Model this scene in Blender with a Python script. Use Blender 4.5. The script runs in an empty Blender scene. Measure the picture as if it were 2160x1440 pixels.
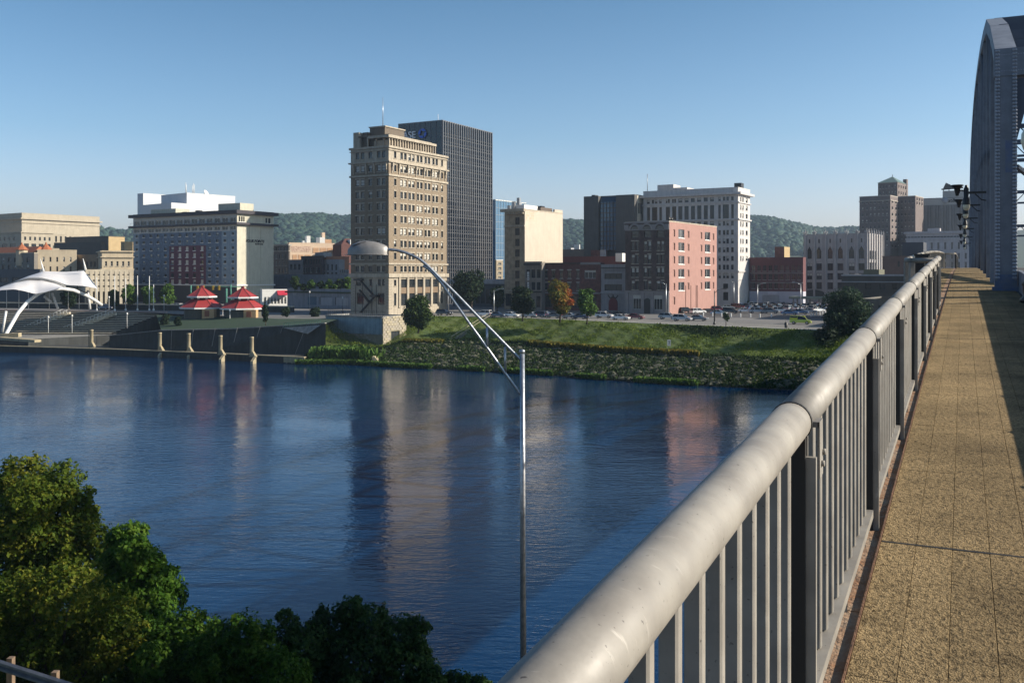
import bpy, math, random
import numpy as np
from mathutils import Vector, Matrix

# ------------------------------------------------------------------ camera, sky, sun, exposure
scene = bpy.context.scene
COL = scene.collection
F = 2000.0; CX = 1080.0; HY = 575.0; ZC = 21.0          # lens in photo pixels, principal column, horizon row, eye height
cam_data = bpy.data.cameras.new('camera')
cam_data.sensor_width = 36.0
cam_data.lens = 36.0 * F / 2160.0
cam_data.shift_y = -(720.0 - HY) / 2160.0
cam_data.clip_start = 0.05
cam_data.clip_end = 12000.0
cam = bpy.data.objects.new('camera', cam_data); COL.objects.link(cam)
cam.location = (0, 0, ZC)
cam.rotation_euler = (math.radians(90), 0, 0)
scene.camera = cam

SUN_EL = 27.0; SUN_BEAR = 93.0                            # degrees; bearing clockwise from +Y
world = bpy.data.worlds.new('World'); scene.world = world
world.use_nodes = True
wn = world.node_tree.nodes; wl = world.node_tree.links
wn.clear()
sky = wn.new('ShaderNodeTexSky'); sky.sky_type = 'NISHITA'
sky.sun_disc = False
sky.sun_elevation = math.radians(SUN_EL)
sky.sun_rotation = math.radians(SUN_BEAR)
sky.air_density = 1.0; sky.dust_density = 2.0; sky.ozone_density = 3.0
sky.altitude = 200
bg = wn.new('ShaderNodeBackground'); bg.inputs['Strength'].default_value = 0.15
wo = wn.new('ShaderNodeOutputWorld')
tcw = wn.new('ShaderNodeTexCoord'); sxw = wn.new('ShaderNodeSeparateXYZ'); wl.new(tcw.outputs['Generated'], sxw.inputs[0])
crw = wn.new('ShaderNodeValToRGB'); _el = crw.color_ramp.elements          # added sky tint by elevation, darkened overhead to cut fill, the same all round
_el[0].position = 0.0; _el[0].color = (1.0, .86, .9, 1); _el[1].position = 1.0; _el[1].color = (.26, .36, .42, 1)
for _p, _c in ((.06, (.86, .80, .86, 1)), (.14, (.58, .67, .72, 1)), (.28, (.37, .52, .57, 1)), (.5, (.29, .41, .47, 1))):
    _k = _el.new(_p); _k.color = _c
mxw = wn.new('ShaderNodeMix'); mxw.data_type = 'RGBA'; mxw.blend_type = 'MULTIPLY'; mxw.inputs[0].default_value = 1
wl.new(sxw.outputs[2], crw.inputs[0]); wl.new(sky.outputs[0], mxw.inputs[6]); wl.new(crw.outputs[0], mxw.inputs[7])
wl.new(mxw.outputs[2], bg.inputs[0]); wl.new(bg.outputs[0], wo.inputs[0])

sd = bpy.data.lights.new('sun', 'SUN'); sd.energy = 5.0; sd.angle = math.radians(0.5)
sd.color = (1.0, 0.89, 0.74)
so = bpy.data.objects.new('sun', sd); COL.objects.link(so)
_e = math.radians(SUN_EL); _b = math.radians(SUN_BEAR)
sun_dir = Vector((math.sin(_b) * math.cos(_e), math.cos(_b) * math.cos(_e), math.sin(_e)))
so.rotation_euler = sun_dir.to_track_quat('Z', 'Y').to_euler()

vs = scene.view_settings
scene.display_settings.display_device = 'sRGB'
vs.view_transform = 'Standard'; vs.look = 'None'; vs.exposure = 0.68; vs.gamma = 1.0
try: vs.use_curve_mapping = False
except Exception: pass
scene.cycles.max_bounces = 6
scene.cycles.volume_bounces = 0
scene.cycles.transparent_max_bounces = 8

rng = random.Random(7)
npr = np.random.default_rng(11)

# ------------------------------------------------------------------ helpers
def at(px, py, Y):
    return Vector(((px - CX) / F * Y, Y, ZC - (py - HY) / F * Y))
def onz(px, py, z):
    Y = (ZC - z) * F / (py - HY)
    return Vector(((px - CX) / F * Y, Y, z))

def tag(o, label=None, cat=None, group=None, kind=None):
    if label: o['label'] = label
    if cat: o['category'] = cat
    if group: o['group'] = group
    if kind: o['kind'] = kind
    return o
def empty(name, loc=(0, 0, 0), rz=0.0, parent=None):
    o = bpy.data.objects.new(name, None); COL.objects.link(o)
    o.empty_display_size = 0.5
    o.location = loc; o.rotation_euler = (0, 0, rz)
    if parent: o.parent = parent
    return o
def inst(name, mesh, parent=None, loc=(0, 0, 0), rot=(0, 0, 0), scale=None):
    o = bpy.data.objects.new(name, mesh); COL.objects.link(o)
    if parent: o.parent = parent
    o.location = loc; o.rotation_euler = rot
    if scale: o.scale = scale
    return o
def copy_tree(o, parent=None, col=COL):
    c = o.copy(); col.objects.link(c)
    if parent: c.parent = parent
    for ch in o.children: copy_tree(ch, c)
    return c

class MB:
    def __init__(s): s.v = []; s.f = []; s.m = []; s.sm = []
    def add(s, vs_, fs_, mi=0, smooth=False):
        n = len(s.v); s.v.extend([tuple(p) for p in vs_])
        for f in fs_:
            s.f.append(tuple(i + n for i in f)); s.m.append(mi); s.sm.append(smooth)
        return s
    def quad(s, a, b, c, d, mi=0): return s.add([a, b, c, d], [(0, 1, 2, 3)], mi)
    def box(s, x0, x1, y0, y1, z0, z1, mi=0):
        v = [(x0,y0,z0),(x1,y0,z0),(x1,y1,z0),(x0,y1,z0),(x0,y0,z1),(x1,y0,z1),(x1,y1,z1),(x0,y1,z1)]
        return s.add(v, [(0,3,2,1),(4,5,6,7),(0,1,5,4),(1,2,6,5),(2,3,7,6),(3,0,4,7)], mi)
    def beam(s, a, b, w, h, mi=0, up=(0, 0, 1)):
        a = Vector(a); b = Vector(b); d = (b - a).normalized(); up = Vector(up)
        if abs(d.dot(up)) > .97: up = Vector((0, 1, 0)) if abs(d.y) < .9 else Vector((1, 0, 0))
        r = d.cross(up).normalized() * (w / 2); u = r.cross(d).normalized() * (h / 2)
        v = [a - r - u, a + r - u, a + r + u, a - r + u, b - r - u, b + r - u, b + r + u, b - r + u]
        return s.add(v, [(0,1,2,3),(7,6,5,4),(0,4,5,1),(1,5,6,2),(2,6,7,3),(3,7,4,0)], mi)
    def tube(s, pts, r, n=8, mi=0, cap=True, smooth=True):
        pts = [Vector(p) for p in pts]
        rs = r if isinstance(r, (list, tuple)) else [r] * len(pts)
        base = len(s.v); prev = None
        for i, p in enumerate(pts):
            d = (pts[min(i + 1, len(pts) - 1)] - pts[max(i - 1, 0)]).normalized()
            if prev is None:
                a = Vector((0, 0, 1)) if abs(d.z) < .9 else Vector((1, 0, 0))
                u = d.cross(a).normalized()
            else:
                u = (prev - d * prev.dot(d)).normalized()
            prev = u; w = d.cross(u)
            for k in range(n):
                t = 2 * math.pi * k / n
                s.v.append(tuple(p + (u * math.cos(t) + w * math.sin(t)) * rs[i]))
        for i in range(len(pts) - 1):
            for k in range(n):
                a0 = base + i * n + k; a1 = base + i * n + (k + 1) % n
                s.f.append((a0, a1, a1 + n, a0 + n)); s.m.append(mi); s.sm.append(smooth)
        if cap:
            s.f.append(tuple(base + k for k in range(n))[::-1]); s.m.append(mi); s.sm.append(False)
            e = base + (len(pts) - 1) * n
            s.f.append(tuple(e + k for k in range(n))); s.m.append(mi); s.sm.append(False)
        return s
    def lathe(s, prof, n=12, mi=0, c=(0, 0, 0), smooth=True):
        base = len(s.v)
        for r, z in prof:
            for k in range(n):
                t = 2 * math.pi * k / n
                s.v.append((c[0] + r * math.cos(t), c[1] + r * math.sin(t), c[2] + z))
        for i in range(len(prof) - 1):
            for k in range(n):
                a0 = base + i * n + k; a1 = base + i * n + (k + 1) % n
                s.f.append((a0, a1, a1 + n, a0 + n)); s.m.append(mi); s.sm.append(smooth)
        return s
    def prism(s, poly, z0, z1, mi=0):
        n = len(poly)
        v = [(p[0], p[1], z0) for p in poly] + [(p[0], p[1], z1) for p in poly]
        f = [tuple(range(n))[::-1], tuple(range(n, 2 * n))] + [(i, (i + 1) % n, n + (i + 1) % n, n + i) for i in range(n)]
        return s.add(v, f, mi)
    def mesh(s, name, mats):
        me = bpy.data.meshes.new(name)
        me.from_pydata(s.v, [], s.f)
        for m in (mats if isinstance(mats, (list, tuple)) else [mats]): me.materials.append(m)
        me.polygons.foreach_set('material_index', s.m)
        me.polygons.foreach_set('use_smooth', s.sm)
        me.update()
        return me
    def build(s, name, mats, parent=None, loc=(0, 0, 0), rot=(0, 0, 0)):
        return inst(name, s.mesh(name, mats), parent, loc, rot)

def np_quads(name, V, mats, mi=None, tint=None, tri=False):
    """V: (N,k,3) array of separate polygons"""
    N, k = V.shape[0], V.shape[1]
    me = bpy.data.meshes.new(name)
    me.vertices.add(N * k); me.vertices.foreach_set('co', V.reshape(-1).astype(np.float32))
    me.loops.add(N * k); me.loops.foreach_set('vertex_index', np.arange(N * k, dtype=np.int32))
    me.polygons.add(N)
    me.polygons.foreach_set('loop_start', (np.arange(N) * k).astype(np.int32))
    me.polygons.foreach_set('loop_total', np.full(N, k, dtype=np.int32))
    for m in (mats if isinstance(mats, (list, tuple)) else [mats]): me.materials.append(m)
    if mi is not None: me.polygons.foreach_set('material_index', mi.astype(np.int32))
    if tint is not None:
        a = me.attributes.new('tint', 'FLOAT', 'FACE'); a.data.foreach_set('value', tint.astype(np.float32))
    me.update(calc_edges=True)
    return me

# ------------------------------------------------------------------ materials
_mc = {}
def mat(name, c, c2=None, scale=3.0, rough=.8, bump=.0, metal=0.0, detail=5, streak=0.0, spec=.5, bscale=None, coord='Object', brick=None, fine=0.0, emit=None):
    if name in _mc: return _mc[name]
    m = bpy.data.materials.new(name); m.use_nodes = True
    nt = m.node_tree; N = nt.nodes; L = nt.links
    p = N['Principled BSDF']
    p.inputs['Roughness'].default_value = rough
    p.inputs['Metallic'].default_value = metal
    p.inputs['Specular IOR Level'].default_value = spec
    tc = N.new('ShaderNodeTexCoord')
    src = tc.outputs[coord]
    def rgb(c): return (c[0], c[1], c[2], 1)
    if c2 is None: c2 = tuple(x * .78 for x in c)
    n1 = N.new('ShaderNodeTexNoise'); n1.inputs['Scale'].default_value = scale; n1.inputs['Detail'].default_value = detail
    n1.inputs['Roughness'].default_value = .62
    L.new(src, n1.inputs['Vector'])
    r = N.new('ShaderNodeMapRange'); r.inputs[1].default_value = .34; r.inputs[2].default_value = .68
    L.new(n1.outputs[0], r.inputs[0])
    mx = N.new('ShaderNodeMix'); mx.data_type = 'RGBA'
    mx.inputs[6].default_value = rgb(c); mx.inputs[7].default_value = rgb(c2)
    L.new(r.outputs[0], mx.inputs[0])
    out = mx.outputs[2]
    if brick:
        bt = N.new('ShaderNodeTexBrick')
        mp0 = N.new('ShaderNodeMapping'); mp0.inputs['Rotation'].default_value = (math.radians(90), 0, 0)
        L.new(src, mp0.inputs[0]); L.new(mp0.outputs[0], bt.inputs['Vector'])
        bt.inputs['Scale'].default_value = brick; bt.inputs['Mortar Size'].default_value = .03
        bt.inputs['Color1'].default_value = (1, 1, 1, 1); bt.inputs['Color2'].default_value = (.7, .7, .7, 1)
        bt.inputs['Mortar'].default_value = (.45, .45, .45, 1)
        mb = N.new('ShaderNodeMix'); mb.data_type = 'RGBA'; mb.blend_type = 'MULTIPLY'; mb.inputs[0].default_value = .8
        L.new(out, mb.inputs[6]); L.new(bt.outputs[0], mb.inputs[7]); out = mb.outputs[2]
    if streak:
        mp = N.new('ShaderNodeMapping'); mp.inputs['Scale'].default_value = (1.0, 1.0, .08)
        L.new(src, mp.inputs[0])
        n2 = N.new('ShaderNodeTexNoise'); n2.inputs['Scale'].default_value = 1.6; n2.inputs['Detail'].default_value = 6
        L.new(mp.outputs[0], n2.inputs['Vector'])
        r2 = N.new('ShaderNodeMapRange'); r2.inputs[1].default_value = .35; r2.inputs[2].default_value = .7
        r2.inputs[3].default_value = 1.0; r2.inputs[4].default_value = 1.0 - streak
        L.new(n2.outputs[0], r2.inputs[0])
        mm = N.new('ShaderNodeMix'); mm.data_type = 'RGBA'; mm.blend_type = 'MULTIPLY'; mm.inputs[0].default_value = 1
        L.new(out, mm.inputs[6]); L.new(r2.outputs[0], mm.inputs[7]); out = mm.outputs[2]
    if fine:
        n3 = N.new('ShaderNodeTexNoise'); n3.inputs['Scale'].default_value = fine; n3.inputs['Detail'].default_value = 2
        L.new(src, n3.inputs['Vector'])
        r3 = N.new('ShaderNodeMapRange'); r3.inputs[1].default_value = .3; r3.inputs[2].default_value = .7
        r3.inputs[3].default_value = .6; r3.inputs[4].default_value = 1.2
        L.new(n3.outputs[0], r3.inputs[0])
        m3 = N.new('ShaderNodeMix'); m3.data_type = 'RGBA'; m3.blend_type = 'MULTIPLY'; m3.inputs[0].default_value = 1
        L.new(out, m3.inputs[6]); L.new(r3.outputs[0], m3.inputs[7]); out = m3.outputs[2]
    L.new(out, p.inputs['Base Color'])
    if bump:
        b = N.new('ShaderNodeBump'); b.inputs['Strength'].default_value = bump; b.inputs['Distance'].default_value = .05
        n4 = N.new('ShaderNodeTexNoise'); n4.inputs['Scale'].default_value = bscale or scale * 4; n4.inputs['Detail'].default_value = 4
        L.new(src, n4.inputs['Vector']); L.new(n4.outputs[0], b.inputs['Height']); L.new(b.outputs[0], p.inputs['Normal'])
    if emit:
        p.inputs['Emission Color'].default_value = rgb(emit); p.inputs['Emission Strength'].default_value = 1
    _mc[name] = m
    return m

def leaf_mat(name, ca, cb, cc, trans=.25):
    m = bpy.data.materials.new(name); m.use_nodes = True
    nt = m.node_tree; N = nt.nodes; L = nt.links
    p = N['Principled BSDF']; p.inputs['Roughness'].default_value = .7; p.inputs['Specular IOR Level'].default_value = .15
    at_ = N.new('ShaderNodeAttribute'); at_.attribute_name = 'tint'
    cr = N.new('ShaderNodeValToRGB'); e = cr.color_ramp.elements
    e[0].position = 0; e[0].color = (*ca, 1); e[1].position = 1; e[1].color = (*cc, 1)
    k = e.new(.5); k.color = (*cb, 1)
    L.new(at_.outputs['Fac'], cr.inputs[0]); L.new(cr.outputs[0], p.inputs['Base Color'])
    tr = N.new('ShaderNodeBsdfTranslucent'); L.new(cr.outputs[0], tr.inputs[0])
    mx = N.new('ShaderNodeMixShader'); mx.inputs[0].default_value = trans
    L.new(p.outputs[0], mx.inputs[1]); L.new(tr.outputs[0], mx.inputs[2])
    L.new(mx.outputs[0], N['Material Output'].inputs[0])
    return m

def glass_mat(name, c, rough=.08, vary=.5, scale=.25):
    m = bpy.data.materials.new(name); m.use_nodes = True
    nt = m.node_tree; N = nt.nodes; L = nt.links
    p = N['Principled BSDF']; p.inputs['Roughness'].default_value = rough; p.inputs['IOR'].default_value = 1.5
    oi = N.new('ShaderNodeObjectInfo')
    mr = N.new('ShaderNodeMapRange'); mr.inputs[3].default_value = 1 - vary; mr.inputs[4].default_value = 1 + vary
    L.new(oi.outputs['Random'], mr.inputs[0])
    mx = N.new('ShaderNodeMix'); mx.data_type = 'RGBA'; mx.blend_type = 'MULTIPLY'; mx.inputs[0].default_value = 1
    mx.inputs[6].default_value = (*c, 1); L.new(mr.outputs[0], mx.inputs[7]); L.new(mx.outputs[2], p.inputs['Base Color'])
    return m
GLASS = glass_mat('window_glass', (.025, .03, .035))
GLASS_BLUE = glass_mat('blue_glass', (.03, .09, .16), .04)
FRAME_D = mat('frame_dark', (.05, .05, .05)); FRAME_W = mat('frame_white', (.6, .6, .57)); BLIND = mat('blind', (.5, .49, .45), rough=.9)
STONE = mat('limestone', (.42, .38, .32), (.32, .28, .23), 2.0, streak=.25, bump=.3)
CONC = mat('concrete', (.3, .29, .27), (.2, .2, .19), 1.2, streak=.35, bump=.4)
ROOF_D = mat('roof_dark', (.05, .05, .055)); ROOF_G = mat('roof_gravel', (.22, .21, .2), scale=4)
BLACK = mat('black_steel', (.012, .012, .014), rough=.45)
WHITE = mat('white_paint', (.72, .72, .7), (.6, .6, .58), rough=.5)
METAL_G = mat('galvanised', (.42, .44, .46), (.3, .32, .34), 12, rough=.38, metal=.7)
BARK = mat('bark', (.07, .05, .035), scale=8, bump=.5)

# ------------------------------------------------------------------ foliage
def leaves(name, blobs, n, size, mat_, parent=None, shell=(.6, 1.05), tintbase=None, flat=.0, kind=None, aspect=.6, rough=0):
    B = np.array([b[:6] for b in blobs], float)
    if rough:
        ex = []
        for b_ in B:
            for _ in range(rough):
                d_ = npr.normal(size=3); d_ /= np.linalg.norm(d_); d_[2] = abs(d_[2]) * .9 - .2
                q_ = b_[:3] + d_ * b_[3:6] * npr.uniform(.85, 1.3); r_ = b_[3] * npr.uniform(.12, .3)
                ex.append([*q_, r_, r_, r_ * npr.uniform(.7, 1.9)])
        B = np.concatenate([B, np.array(ex)]); tintbase = None
    area = (B[:, 3] * B[:, 4] + B[:, 4] * B[:, 5] + B[:, 3] * B[:, 5])
    idx = npr.choice(len(B), n, p=area / area.sum())
    d = npr.normal(size=(n, 3)); d /= np.linalg.norm(d, axis=1)[:, None]
    lob = 1 + .16 * np.sin(d[:, 0] * 5 + idx) * np.cos(d[:, 2] * 6 + idx * 2.1) + .1 * np.sin(d[:, 1] * 9 + idx * 1.7)
    rad = (shell[0] + (shell[1] - shell[0]) * npr.random(n) ** .6) * lob
    c = B[idx, :3] + d * B[idx, 3:6] * rad[:, None]
    nn = d + npr.normal(size=(n, 3)) * .7; nn[:, 2] += .35; nn /= np.linalg.norm(nn, axis=1)[:, None]
    t = np.cross(nn, npr.normal(size=(n, 3))); t /= np.linalg.norm(t, axis=1)[:, None]
    b = np.cross(nn, t)
    s = size * (.4 + 1.15 * npr.random(n) ** 1.5)
    V = np.empty((n, 4, 3))
    V[:, 0] = c - t * s[:, None]; V[:, 2] = c + t * s[:, None]
    V[:, 1] = c + b * (s * aspect)[:, None]; V[:, 3] = c - b * (s * aspect)[:, None]
    tb = npr.random(len(B)) * .5 if tintbase is None else np.array(tintbase)
    tint = np.clip(tb[idx] + npr.random(n) * .5, 0, 1)
    me = np_quads(name, V, mat_, tint=tint)
    o = inst(name, me, parent)
    if kind: o['kind'] = kind
    return o

L_GREEN = leaf_mat('leaves_green', (.012, .028, .008), (.028, .055, .012), (.06, .09, .018))
L_DARK = leaf_mat('leaves_dark', (.006, .014, .007), (.012, .028, .012), (.025, .045, .016))
L_BLUEG = leaf_mat('leaves_bluegreen', (.01, .028, .016), (.02, .045, .024), (.045, .075, .035))
L_YELL = leaf_mat('leaves_yellow', (.03, .045, .008), (.09, .095, .012), (.2, .15, .02))
L_AUT = leaf_mat('leaves_autumn', (.045, .075, .012), (.17, .12, .015), (.3, .06, .02))
L_LIME = leaf_mat('leaves_lime', (.03, .07, .012), (.06, .12, .02), (.1, .17, .03))
L_FORE = leaf_mat('leaves_fore', (.016, .05, .006), (.045, .11, .01), (.11, .18, .02), .4)
L_FORED = leaf_mat('leaves_fore_dark', (.012, .032, .009), (.028, .066, .016), (.06, .11, .025), .35)
L_FOREY = leaf_mat('leaves_fore_yellow', (.025, .055, .006), (.075, .115, .01), (.18, .17, .018), .4)

def tree(name, label, base, top, r, m, n=2600, size=.32, cat='tree', group=None, trunk_h=None, conic=0, nb=16, cz=None, seed=None, tints=None):
    rr = random.Random(seed if seed is not None else int(base[0] * 31 + base[1]))
    root = empty(name, base); tag(root, label, cat, group)
    H = top - base[2]; th = trunk_h if trunk_h is not None else H * .22
    mb = MB(); mb.tube([(0, 0, -.3), (.04 * r, 0, th), (0, .03 * r, H * .75)], [.05 * r + .06, .045 * r + .04, .02], 7)
    for k in range(6):
        a = k * 1.05 + rr.random(); z = th + (H - th) * (.1 + .1 * k)
        mb.tube([(0, 0, z), (math.cos(a) * r * .6, math.sin(a) * r * .6, z + r * .45)], [.03 * r, .01], 5)
    mb.build('trunk', BARK, root)
    blobs = []; tb = []
    for k in range(nb):
        f = (k + .5) / nb
        z = th + (H - th) * (.1 + .82 * f)
        prof = (1 - f) ** .7 if conic else math.sin(math.pi * (.14 + .78 * f)) ** .6
        a = rr.random() * 6.28; q = rr.random() ** .5 * .62
        br = r * (.34 + .2 * rr.random()) * (.5 + .5 * prof)
        blobs.append((math.cos(a) * r * prof * q, math.sin(a) * r * prof * q, z, br * 1.1, br * 1.1, br * .8))
        tb.append(rr.random() * .5)
    blobs.append((0, 0, th + (H - th) * .52, r * .62, r * .62, (H - th) * .42)); tb.append(.1)
    leaves('crown', blobs, n, size, m, root, tintbase=tints(blobs) if tints else tb)
    return root
# ------------------------------------------------------------------ ground, river, hills
GRASS = mat('grass', (.12, .155, .028), (.05, .095, .012), .22, rough=.95, bump=.8, bscale=2.5, coord='Object', fine=1.3)
GRASS_D = mat('grass_dry', (.1, .1, .03), (.05, .07, .015), .5, rough=.95)
EARTH = mat('earth', (.035, .035, .02), (.06, .05, .035), .4, rough=.95, bump=1, bscale=2)
ASPH = mat('asphalt', (.2, .19, .175), (.15, .145, .135), .15, rough=.9, fine=2)
ASPH_D = mat('asphalt_dark', (.07, .07, .072), (.05, .05, .052), .3, rough=.9)
CITY = mat('city_ground', (.16, .155, .15), (.1, .1, .1), .03, rough=.95)

STREET = 9.0
# rows along the north bank, left to right: (pixel col, water row y, path row y/z, street edge row y)
water_pts = [(650,768),(740,768),(850,775),(1000,782),(1110,788),(1300,803),(1450,812),(1600,820),(1700,824)]
path_pts  = [(690,741,1.8),(808,735,2.2),(857,717,4.1),(1000,718,4.2),(1120,723,4.2),(1300,738,4.2),(1450,745,4.2),(1600,755,4.2),(1700,758,4.2)]
top_pts   = [(690,672),(760,668),(870,666.5),(1000,668),(1120,672),(1240,677),(1320,680.5),(1500,688),(1650,694),(1740,698)]
W = [onz(x, y, 0) for x, y in water_pts]
PZ = 4.2
Pp = [onz(x, y, z_) for x, y, z_ in path_pts]
T = [onz(x, y, STREET) for x, y in top_pts]
bdir = Vector((math.cos(math.radians(-27)), math.sin(math.radians(-27)), 0))
for lst in (W, Pp, T):
    lst.append(lst[-1] + bdir * 60); lst.append(lst[-1] + bdir * 900)
def resample(pl, n=60):
    L_ = [0]
    for a, b in zip(pl, pl[1:]): L_.append(L_[-1] + (b - a).length)
    # parametrise by x so that rows line up
    return pl
def interp_x(pl, x):
    for a, b in zip(pl, pl[1:]):
        if a.x <= x <= b.x:
            t = (x - a.x) / (b.x - a.x + 1e-9); return a.lerp(b, t)
    return pl[0] + (pl[0] - pl[1]) * ((pl[0].x - x) / (pl[1].x - pl[0].x)) if x < pl[0].x else pl[-1]
def cross_section(x):
    return interp_x(W, x), interp_x(Pp, x), interp_x(T, x)
# left shoreline: dock face / flood wall foot / wall top / grass top
dockf = [onz(-260, 729, 0), onz(0, 742, 0), onz(230, 749, 0), onz(440, 758, 0), onz(643, 768, 0)]
wallb = [onz(-260, 713, 1.5), onz(0, 719, 1.5), onz(230, 731, 1.5), onz(340, 737.5, 1.5), onz(440, 741, 1.5), onz(646, 747, 1.5), onz(687, 748, 1.5)]
wallt = [at(340, 697, wallb[3].y + .3), at(491, 694, 235), at(590, 690.5, 231.5), at(672, 683, wallb[5].y - .4), at(687, 682, wallb[6].y)]

mb = MB()
# north city ground sheet behind the top edge
xs = [-3500, -600, -400] + [T[0].x + (p_ - 690) * 0 for p_ in ()] 
left_top = [onz(-400, 652, 9), onz(0, 655, 9), onz(240, 657, 9), onz(350, 661, 9), onz(470, 668, 9), onz(590, 672, 9)]
edge = [Vector((-3500, 420, 9))] + left_top + T + [Vector((T[-1].x + 3000, T[-1].y - 1400, 9))]
for a, b in zip(edge, edge[1:]):
    mb.quad(a, b, (b.x * 1.0 + (b.x) * 12, 6500, 9), (a.x + a.x * 12, 6500, 9))
tag(mb.build('ground', CITY), kind='structure')
# embankment: grass slope from street edge down to the path, then the riverside slope
mb = MB(); mb2 = MB()
xs = list(np.linspace(T[0].x, 66, 60)) + list(np.linspace(72, 400, 20))
rows_g = []; rows_r = []
def bump2(x, y): return .35 * math.sin(x * .31 + y * .17) + .25 * math.sin(x * .83 - y * .55) + .12 * math.sin(x * 2.1 + y * 1.3)
for x in xs:
    w, p, t = cross_section(x)
    w = w.copy(); p = p.copy(); t = t.copy()
    fl = t.lerp(p, .10)
    r = []
    for k in range(9):
        f = k / 8; q = t.lerp(p, f); q.z = 9.0 + (p.z - 9.0) * (f ** (1.12 if x > -26 else .45))
        if 0 < k < 8: q.z += bump2(q.x, q.y) * .5
        r.append(q)
    rows_g.append(r)
    r = []
    for k in range(10):
        f = k / 9; q = p.lerp(w, f); q.z = p.z * (1 - f) ** .85
        if 0 < k < 9: q.z += bump2(q.x * 2, q.y * 2) * .7
        r.append(q)
    e = w + (w - p).normalized() * 6; e.z = -3; r.append(e)
    rows_r.append(r)
def strip(mb, rows, smooth=True):
    n = len(rows[0]); base = len(mb.v)
    for r in rows: mb.v.extend([tuple(q) for q in r])
    for i in range(len(rows) - 1):
        for k in range(n - 1):
            a = base + i * n + k
            mb.f.append((a, a + n, a + n + 1, a + 1)); mb.m.append(0); mb.sm.append(smooth)
strip(mb, rows_g); tag(mb.build('grass_bank', GRASS), kind='structure')
strip(mb2, rows_r); tag(mb2.build('river_bank', EARTH), kind='structure')
# footpath along the bank
mb = MB(); rows = []
for x in xs:
    p = cross_section(x)[1]
    if x < -26: continue
    q = Vector((p.x + .5, p.y + 1.0, p.z + .10)); p = Vector((p.x - .1, p.y - .5, p.z + .10))
    rows.append([q, p, Vector((p.x, p.y, p.z - .3))])
strip(mb, rows); tag(mb.build('footpath', CONC), kind='structure')
# left grass slope between flood wall top and street
LG = mat('grass_left', (.014, .042, .018), (.01, .03, .012), .5, rough=.95, bump=.6, bscale=2)
mb = MB(); rows = []
lt = [onz(330, 664, 9), onz(470, 669, 9), onz(590, 672, 9), T[0] + Vector((0, 1, 0)), T[0] + Vector((3, 1, 0))]
for a, b in zip(lt, wallt):
    m_ = [a.lerp(b, k / 4) for k in range(5)]
    rows.append(m_)
strip(mb, rows); tag(mb.build('lawn', LG), kind='structure')

# water
def water_mat():
    m = bpy.data.materials.new('river_water'); m.use_nodes = True
    nt = m.node_tree; N = nt.nodes; L = nt.links; p = N['Principled BSDF']
    p.inputs['Base Color'].default_value = (.0006, .02, .068, 1); p.inputs['Roughness'].default_value = .05; p.inputs['IOR'].default_value = 1.42
    tc = N.new('ShaderNodeTexCoord')
    prev = None
    for sc, st, dist, rot in (((.5, 1.3, 1), .5, .085, 12), ((1.5, 3.6, 1), .6, .03, -8), ((.06, .14, 1), .18, .35, 20)):
        mp = N.new('ShaderNodeMapping'); mp.inputs['Scale'].default_value = sc; mp.inputs['Rotation'].default_value = (0, 0, math.radians(rot))
        L.new(tc.outputs['Object'], mp.inputs[0])
        n = N.new('ShaderNodeTexNoise'); n.inputs['Scale'].default_value = 1.0; n.inputs['Detail'].default_value = 3; n.inputs['Roughness'].default_value = .55
        n.inputs['Distortion'].default_value = .4
        L.new(mp.outputs[0], n.inputs['Vector'])
        b = N.new('ShaderNodeBump'); b.inputs['Strength'].default_value = st; b.inputs['Distance'].default_value = dist
        if sc[0] > .1:
            wp = N.new('ShaderNodeTexNoise'); wp.inputs['Scale'].default_value = .035; wp.inputs['Detail'].default_value = 3; L.new(tc.outputs['Object'], wp.inputs['Vector'])
            wr_ = N.new('ShaderNodeMapRange'); wr_.inputs[1].default_value = .38; wr_.inputs[2].default_value = .62; wr_.inputs[3].default_value = st * .45; wr_.inputs[4].default_value = min(1, st * 1.7)
            L.new(wp.outputs[0], wr_.inputs[0]); L.new(wr_.outputs[0], b.inputs['Strength'])
        L.new(n.outputs[0], b.inputs['Height'])
        if prev: L.new(prev.outputs[0], b.inputs['Normal'])
        prev = b
    L.new(prev.outputs[0], p.inputs['Normal'])
    return m
mb = MB(); mb.quad((-4000, -300, 0), (4000, -300, 0), (4000, 700, 0), (-4000, 700, 0))
tag(mb.build('river', water_mat()), kind='structure')

# south bank ground (under the bridge, left of it)
mb = MB(); rows = []
for i in range(40):
    x = -300 + i * 9.5
    wy = 46 - (x + 2) * .5 if x < 60 else 15
    r = []; y0_ = min(25.4 + max(0, -x - 14) * .2, wy - 9)
    for k in range(12):
        f = k / 11; y = y0_ + (wy - y0_) * f
        z = 8.8 * (1 - f) ** 2.0 - .6 * f
        if 0 < k < 11: z += bump2(x * .7, y) * .6
        r.append(Vector((x, y, z)))
    r.insert(0, Vector((x, y0_ - 200, 8.8)))
    rows.append(r)
strip(mb, rows); tag(mb.build('south_bank', EARTH), kind='structure')

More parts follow.
